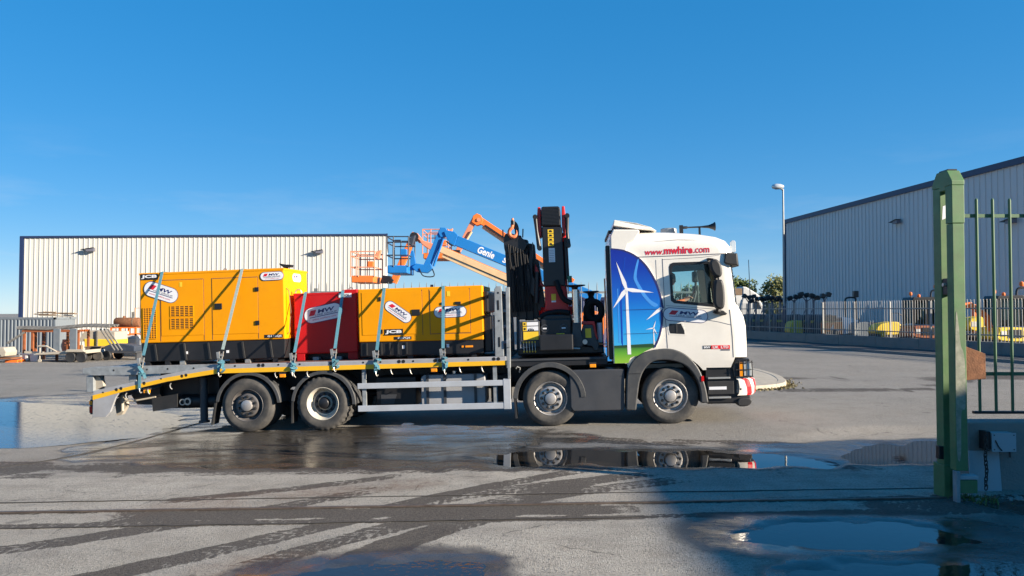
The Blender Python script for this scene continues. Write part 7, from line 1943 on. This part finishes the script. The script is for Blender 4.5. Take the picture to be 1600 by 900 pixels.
# bearer timbers and chains lying on the deck are left to the deck; ratchet straps next
def strap(xb, zb_, xm, zm, xt, yt, zt, ytop2, xt2, m, label, seed):
    r = random.Random(seed)
    t = thing('ratchet_strap', label, 'strap', (xb, -0.02, zb_), FT, 'ratchet straps over the load')
    w = 0.058
    lo = Vector((xb, -0.022, zb_)); mid = Vector((xm, -0.022, zm)); top = Vector((xt, yt - 0.012, zt + 0.004))
    bu = mid + (top - mid) * 0.16
    web = [bu + (top - bu) * k / 8 for k in range(9)]
    web += [Vector((xt + 0.0, yt + 0.03, zt + 0.012)), Vector((xt2, ytop2 - 0.02, zt + 0.012)), Vector((xt2, ytop2 + 0.012, zt)), Vector((xt2 - 0.05, 2.51, 1.2))]
    part('webbing', MB().ribbon(web, (1, 0, 0), w, 0.004), m, t)
    part('anchor_webbing', MB().ribbon([lo + Vector((0, 0, -0.02)), lo, mid, mid + (bu - mid) * 0.6], (1, 0, 0), w * 0.95, 0.004), M['strap'], t)
    d = (bu - mid).normalized(); n = Vector((0, -1, 0.3)).normalized()
    c = mid + (bu - mid) * 0.55
    rb = MB()
    for s in (-1, 1):
        rb.bar(c + Vector((s * 0.038, -0.012, 0)) - d * 0.10, c + Vector((s * 0.038, -0.02, 0)) + d * 0.10, 0.006, 0.035, (0, 1, 0))
    rb.cyl(c + Vector((-0.05, -0.02, 0)) + d * 0.02, c + Vector((0.05, -0.02, 0)) + d * 0.02, 0.018, n=10)
    rb.bar(c + Vector((-0.038, -0.05, 0.05)), c + Vector((0.038, -0.05, 0.05)), 0.02, 0.012)
    part('ratchet_buckle', rb, M['zinc'], t)
    part('ratchet_handle', MB().ribbon([c + Vector((0, -0.02, -0.09)), c + Vector((-0.02, -0.06, -0.02)), c + Vector((-0.03, -0.065, 0.09))], (1, 0, 0), 0.05, 0.012), M['galv'], t)
    # loose tail tucked in loops
    tp = [c + Vector((0.0, -0.03, -0.05))]
    for k in range(7):
        tp.append(c + Vector((r.uniform(-0.02, 0.10), -0.04 - r.uniform(0, 0.05), -0.08 - 0.03 * k + r.uniform(-0.03, 0.03))))
    part('loose_tail', MB().ribbon(catmull(tp, 4), (1, 0.3, 0.2), 0.05, 0.004), M['strap'], t)
    part('strap_hook', MB().tube([lo + Vector((0, 0.0, -0.01)), lo + Vector((0.005, -0.005, -0.06)), lo + Vector((0.02, 0.01, -0.09)), lo + Vector((0.03, 0.04, -0.07))], 0.01, 6), M['zinc'], t, smooth=50)
G = 'generator'
strap(-2.03, 0.86, -2.02, 1.16, -1.89, 0.60, 3.035, 1.90, -1.87, M['strap'], 'teal ratchet strap over the large generator, nearest the tail of the truck', 1)
strap(-0.51, 1.12, -0.50, 1.24, -0.29, 0.60, 3.035, 1.90, -0.25, M['strap_grey'], 'faded grey ratchet strap over the middle of the large generator', 2)
strap(0.88, 1.09, 0.89, 1.22, 0.86, 0.85, 2.555, 2.05, 0.88, M['strap'], 'teal ratchet strap at the left edge of the red tank', 3)
strap(1.66, 1.16, 1.655, 1.28, 1.60, 0.85, 2.56, 2.05, 1.62, M['strap'], 'teal ratchet strap at the right side of the red tank', 4)
strap(2.43, 1.06, 2.43, 1.22, 2.50, 0.50, 2.565, 1.85, 2.5, M['strap'], 'teal ratchet strap over the left side of the small generator', 5)
strap(3.68, 1.06, 3.665, 1.22, 3.62, 0.50, 2.565, 1.85, 3.6, M['strap'], 'teal ratchet strap over the right side of the small generator', 6)
# ------------------------------------------------------------------ green gate in the foreground
def gate():
    t = thing('gate_post', 'tall green steel double gate post with chamfered cap in the right foreground', 'gate post', (4.8, 8.45, 0))
    XA, XB = 4.737, 4.865
    G_ = lambda n, mb, m='green', b=0.006, s=None: part(n, mb, M[m], t, b, s)
    G_('rear_upright', MB().box(XA, XB + 0.01, 8.535, 8.68, 0.0, 3.40))
    G_('front_upright', MB().box(XA, XB, 8.30, 8.42, 0.34, 2.985))
    G_('front_upright', MB().box(XA - 0.004, XB + 0.004, 8.296, 8.424, 2.99, 3.40))
    G_('cap', MB().prism([(8.296, 3.402), (8.296, 3.45), (8.39, 3.575), (8.59, 3.575), (8.684, 3.45), (8.684, 3.402), (8.54, 3.402), (8.54, 3.36), (8.42, 3.36), (8.42, 3.402)], XA - 0.004, XB + 0.008, 'yz'))
    G_('cap_plate', MB().prism([(8.40, 3.578), (8.40, 3.592), (8.58, 3.592), (8.58, 3.578)], XA + 0.02, XB - 0.01, 'yz'), 'print_black', 0)
    G_('latch_block', MB().box(XA + 0.01, XB - 0.01, 8.425, 8.53, 2.22, 2.40), 'print_black')
    G_('latch_bolt', MB().cyl((XA - 0.02, 8.47, 2.33), (XB, 8.47, 2.33), 0.02, n=10), 'zinc', 0)
    G_('guide_stop', MB().box(XA - 0.055, XA - 0.003, 8.53, 8.60, 0.42, 0.56), 'print_black')
    G_('foot_bracket', MB().box(XB - 0.09, XB + 0.10, 8.305, 8.41, 0.10, 0.24))
    G_('foot_flange', MB().box(XB - 0.09, XB + 0.11, 8.30, 8.405, 0.245, 0.29), 'box_grey')
    G_('foot_plate', MB().box(XA - 0.01, XA + 0.03, 8.28, 8.36, 0.0, 0.338), 'galv')
    G_('rear_foot', MB().box(XA - 0.02, XA + 0.05, 8.50, 8.72, 0.0, 0.36))
    G_('angle_post', MB().box(XB + 0.001, XB + 0.03, 8.40, 8.425, 0.70, 2.98))
    G_('rust_plate', MB().prism([(4.868, 1.30), (4.868, 1.665), (5.085, 1.585), (5.085, 1.315)], 8.325, 8.345), 'rust', 0.004)
    G_('worn_patch', MB().prism([(XA + 0.02, 3.05), (XA + 0.085, 3.08), (XA + 0.08, 3.22), (XA + 0.03, 3.2)], 8.5325, 8.5345), 'sticker_w', 0)
    # bare primer where the paint has worn off the front upright
    G_('worn_patch', MB().prism(catmull([(XA + 0.010, 0.55), (XA + 0.05, 0.50), (XA + 0.062, 0.95), (XA + 0.108, 1.02), (XA + 0.112, 1.40), (XA + 0.095, 1.60), (XA + 0.066, 1.68), (XA + 0.045, 1.92), (XA + 0.022, 2.02), (XA + 0.009, 1.5)], 4, True), 8.2975, 8.2995), 'worn', 0)
    g = thing('gate_leaf', 'green vertical-bar sliding gate leaf running off the right edge', 'gate', (6.5, 8.92, 0))
    bm_ = MB().cyl((0, 0, 0.88), (0, 0, 3.33), 0.0165, n=10).cyl((0, 0, 3.33), (0, 0, 3.345), 0.0165, 0.008, n=10).mesh('bar', M['green_dark'], 40)
    for k in range(24):
        x = 5.375 + 0.186 * k
        o = link(bm_, 'bar', g); o.location = (x - 6.5, 0, 0); o.rotation_euler = (random.uniform(-.003, .003), random.uniform(-.006, .006), 0)
    part('rail', MB().box(5.10, 9.7, 8.93, 8.955, 3.125, 3.165), M['green_dark'], g)
    part('rail', MB().box(5.30, 9.7, 8.93, 8.955, 1.30, 1.34), M['green_dark'], g)
    part('rail', MB().box(5.30, 9.7, 8.90, 8.95, 0.865, 0.895), M['print_black'], g)
    part('guide_roller', MB().cyl((5.2, 8.93, 3.05), (5.2, 8.93, 3.2), 0.03, n=12), M['print_black'], g)
    w = thing('gate_wall', 'low dark concrete wall below the green gate leaf', 'wall', (7, 9.1, 0))
    for k in range(3):
        part('wall_block', MB().box(5.20 + k * 1.55, 6.745 + k * 1.55, 8.86, 9.16, -0.1, 0.775 + 0.006 * (k % 2)), M['concrete'], w, 0.015)
    b = thing('junction_box', 'pale grey junction box fixed on the low wall by the gate post', 'box', (5.5, 8.75, 0.47))
    part('housing', MB().box(5.37, 5.63, 8.70, 8.855, 0.475, 0.675), M['box_grey'], b, 0.008)
    part('lid_edge', MB().box(5.365, 5.635, 8.694, 8.70, 0.47, 0.68), M['box_grey'], b)
    part('side_bracket', MB().box(5.315, 5.365, 8.72, 8.85, 0.49, 0.69), M['print_black'], b)
    for x in (5.39, 5.61):
        for z in (0.495, 0.655):
            part('screw', MB().cyl((x, 8.69, z), (x, 8.694, z), 0.007, n=8), M['print_black'], b)
    part('cable', MB().tube(catmull([(5.40, 8.69, 0.60), (5.43, 8.68, 0.53), (5.47, 8.685, 0.485)], 5), 0.006, 6), M['print_black'], b)
    part('cable', MB().tube([(5.66, 8.85, 0.55), (5.66, 8.84, 0.38)], 0.008, 6), M['print_black'], b)
    p = thing('steel_plate', 'blue-grey steel sheet leaning on the low wall under the junction box', 'plate', (5.36, 8.72, 0))
    part('sheet', MB().add([(5.185, 8.81, 0.0), (5.535, 8.80, 0.0), (5.53, 8.84, 0.455), (5.19, 8.845, 0.455), (5.185, 8.822, 0.0), (5.535, 8.812, 0.0), (5.53, 8.852, 0.455), (5.19, 8.857, 0.455)],
                                [(0, 1, 2, 3), (7, 6, 5, 4), (0, 4, 5, 1), (1, 5, 6, 2), (2, 6, 7, 3), (3, 7, 4, 0)]), M['box_grey'], p)
    c = thing('chain', 'rusty chain hanging down beside the junction box', 'chain', (5.29, 8.62, 0.05))
    def link_mesh():
        pts = []
        for a in range(0, 360, 30):
            pts.append((0.018 * math.cos(R(a)), 0, 0.026 * math.sin(R(a)) + (0.008 if 0 < a < 180 else -0.008 if a > 180 else 0)))
        return MB().tube(pts, 0.0065, 6, True).mesh('chain_link', M['chain'], 60)
    lm = link_mesh()
    n = 13
    for k in range(n):
        o = link(lm, 'chain_link', c); z = 0.62 - k * 0.045
        y = 8.66 - (0.62 - z) * 0.11
        y = 8.70; o.location = (5.285 - 5.29 + 0.006 * math.sin(k), y - 8.62 - 0.02, z - 0.05); o.rotation_euler = (0.1, 0, R(90 if k % 2 else 10))
    # weeds at the post foot
    wd = MB(); r = random.Random(4)
    for k in range(150):
        x, y = 5.0 + r.gauss(0, 0.09), 8.38 + r.gauss(0, 0.08); h = r.uniform(0.02, 0.08); a = r.uniform(0, 6.28); l = r.uniform(0.0, 0.07)
        dx, dy = math.cos(a), math.sin(a)
        wd.add([(x - dy * .007, y + dx * .007, 0), (x + dy * .007, y - dx * .007, 0), (x + dx * l * .6 + dy * .006, y + dy * l * .6 - dx * .006, h * .7), (x + dx * l, y + dy * l, h)], [(0, 1, 2, 3)])
    o = link(wd.mesh('weeds', M['weed']), 'weeds'); tag(o, 'tuft of weeds at the foot of the green gate post', 'weeds', kind='stuff')
    for k in range(16):
        x, y, s = 5.0 + r.uniform(-.05, .6), 8.5 + r.uniform(-.15, .15), r.uniform(0.015, 0.045)
        if y > 8.62: y = 8.6
        mb = MB(); vs = []
        for i in range(6):
            for j in range(3):
                aa = 1.047 * i; q = (0.9, 1.0, 0.45)[j] * r.uniform(0.8, 1.15); vs.append((x + math.cos(aa) * s * q, y + math.sin(aa) * s * q, (0, 0.4, 0.85)[j] * s))
        fs = [(i * 3 + j, ((i + 1) % 6) * 3 + j, ((i + 1) % 6) * 3 + j + 1, i * 3 + j + 1) for i in range(6) for j in range(2)] + [tuple(i * 3 + 2 for i in range(6))]
        solo('stone', mb.add(vs, fs), M['concrete'], 'small loose stone on the ground at the foot of the gate post', 'stone', (x, y, 0), group='loose stones by the gate post')
gate()
# stand-in block out of view, added and shaped to cast the gateway shade
def shade_block():
    x0, x1, y0, y1, h = 20.0, 27.0, -16.0, 3.13, 6.68
    t = thing('shade_caster', 'unseen grey block added beyond the right end of the gate to cast shade', 'building', (23.5, -6, 0))
    part('wall', MB().box(x0, x1, y0, y1, -0.2, h - 0.15), M['clad_r'], t, 0.02)
    part('roof', MB().box(x0 - 0.05, x1 + 0.05, y0 - 0.05, y1 + 0.02, h - 0.148, h), M['trim_blue'], t, 0.02)
    for z in (1.0, 4.0):
        for k in range(5):
            y = y0 + 1.5 + k * 3.4
            w = part('window', MB().box(x0 - 0.04, x0 - 0.002, y, y + 1.8, z, z + 1.3), M['white_paint'], t)
            part('pane', MB().box(x0 - 0.048, x0 - 0.04, y + 0.08, y + 1.72, z + 0.08, z + 1.22), M['glass_dark'], w)
    d = part('door', MB().box(x0 - 0.04, x0 - 0.002, 1.0, 2.0, 0.0, 2.1), M['trim_blue'], t)
    part('handle', MB().box(x0 - 0.07, x0 - 0.04, 1.08, 1.12, 1.0, 1.14), M['zinc'], d)
shade_block()
# ------------------------------------------------------------------ driver
def driver():
    base = Vector((7.62, 0.60, 1.88))
    t_off = base
    V = []; Ed = []; Rd = []
    def v(p, r, link_to=None):
        V.append(tuple(Vector(p) - t_off)); Rd.append(r)
        if link_to is not None: Ed.append((link_to, len(V) - 1))
        return len(V) - 1
    pel = v((7.58, 0.60, 1.96), (0.16, 0.15))
    wst = v((7.60, 0.60, 2.10), (0.15, 0.13), pel)
    che = v((7.66, 0.60, 2.26), (0.17, 0.13), wst)
    nk0 = v((7.72, 0.60, 2.37), (0.085, 0.075), che)
    nk1 = v((7.77, 0.60, 2.44), (0.055, 0.055), nk0)
    jaw = v((7.82, 0.60, 2.49), (0.075, 0.08), nk1)
    crn = v((7.815, 0.60, 2.58), (0.085, 0.10), jaw)
    top = v((7.80, 0.60, 2.65), (0.05, 0.06), crn)
    nos = v((7.912, 0.60, 2.53), (0.012, 0.014), jaw)
    for s in (-1, 1):
        ear = v((7.80, 0.60 + s * 0.082, 2.53), (0.012, 0.02), crn)
        sh = v((7.66, 0.60 + s * 0.18, 2.33), (0.075, 0.07), che)
        el = v((7.80, 0.60 + s * 0.25, 2.10), (0.05, 0.05), sh)
        wr = v((8.03, 0.60 + s * 0.20, 2.16), (0.032, 0.028), el)
        pa = v((8.10, 0.60 + s * 0.185, 2.19), (0.038, 0.022), wr)
        for k in range(4):
            f0 = v((8.135, 0.60 + s * (0.215 - 0.02 * k), 2.215 + 0.004 * k), (0.0095, 0.0095), pa)
            f1 = v((8.165, 0.60 + s * (0.215 - 0.02 * k), 2.205), (0.009, 0.009), f0)
            v((8.165, 0.60 + s * (0.215 - 0.02 * k), 2.18), (0.008, 0.008), f1)
        th = v((8.115, 0.60 + s * 0.145, 2.195), (0.011, 0.011), pa)
        v((8.145, 0.60 + s * 0.135, 2.185), (0.009, 0.009), th)
        hp = v((7.66, 0.60 + s * 0.10, 1.94), (0.095, 0.09), pel)
        kn = v((8.02, 0.60 + s * 0.12, 1.96), (0.065, 0.065), hp)
        an = v((8.12, 0.60 + s * 0.12, 1.52), (0.045, 0.045), kn)
        v((8.24, 0.60 + s * 0.12, 1.46), (0.04, 0.03), an)
    me = bpy.data.meshes.new('person'); me.from_pydata(V, Ed, [])
    o = bpy.data.objects.new('person', me); COL.objects.link(o)
    sk = o.modifiers.new('skin', 'SKIN'); sk.use_smooth_shade = True
    lay = me.skin_vertices[0].data if me.skin_vertices else None
    if lay is None:
        me.attributes
    else:
        for i, r in enumerate(Rd): lay[i].radius = r
        lay[0].use_root = True
    su = o.modifiers.new('sub', 'SUBSURF'); su.levels = 2; su.render_levels = 2
    bpy.context.view_layer.update()
    dg = bpy.context.evaluated_depsgraph_get()
    m2 = bpy.data.meshes.new_from_object(o.evaluated_get(dg))
    bpy.data.objects.remove(o)
    m2.materials.clear()
    for k in ('hivis', 'skin', 'interior'): m2.materials.append(M[k])
    for p in m2.polygons:
        c = p.center + t_off; p.use_smooth = True
        p.material_index = 1 if (c.z > 2.43 and c.x > 7.7) or (c.x > 8.03 and c.z > 2.1) else (2 if c.z < 2.03 else 0)
    o = bpy.data.objects.new('person', m2); COL.objects.link(o)
    o.matrix_world = FT @ Matrix.Translation(base)
    OFF[o.name] = base
    tag(o, 'driver in an orange jacket seated at the wheel of the white truck cab', 'person')
    part('hair', MB().lathe([(0.106, -0.02), (0.108, 0.02), (0.095, 0.07), (0.06, 0.10), (0.001, 0.112)], (7.80, 0.60, 2.575), 'z', 18), M['hair'], o, smooth=60)
    for s in (-1, 1):
        part('eye', MB().lathe([(0.001, -0.01), (0.01, 0), (0.001, 0.01)], (7.895, 0.60 + s * 0.035, 2.56), 'z', 8), M['print_black'], o)
driver()
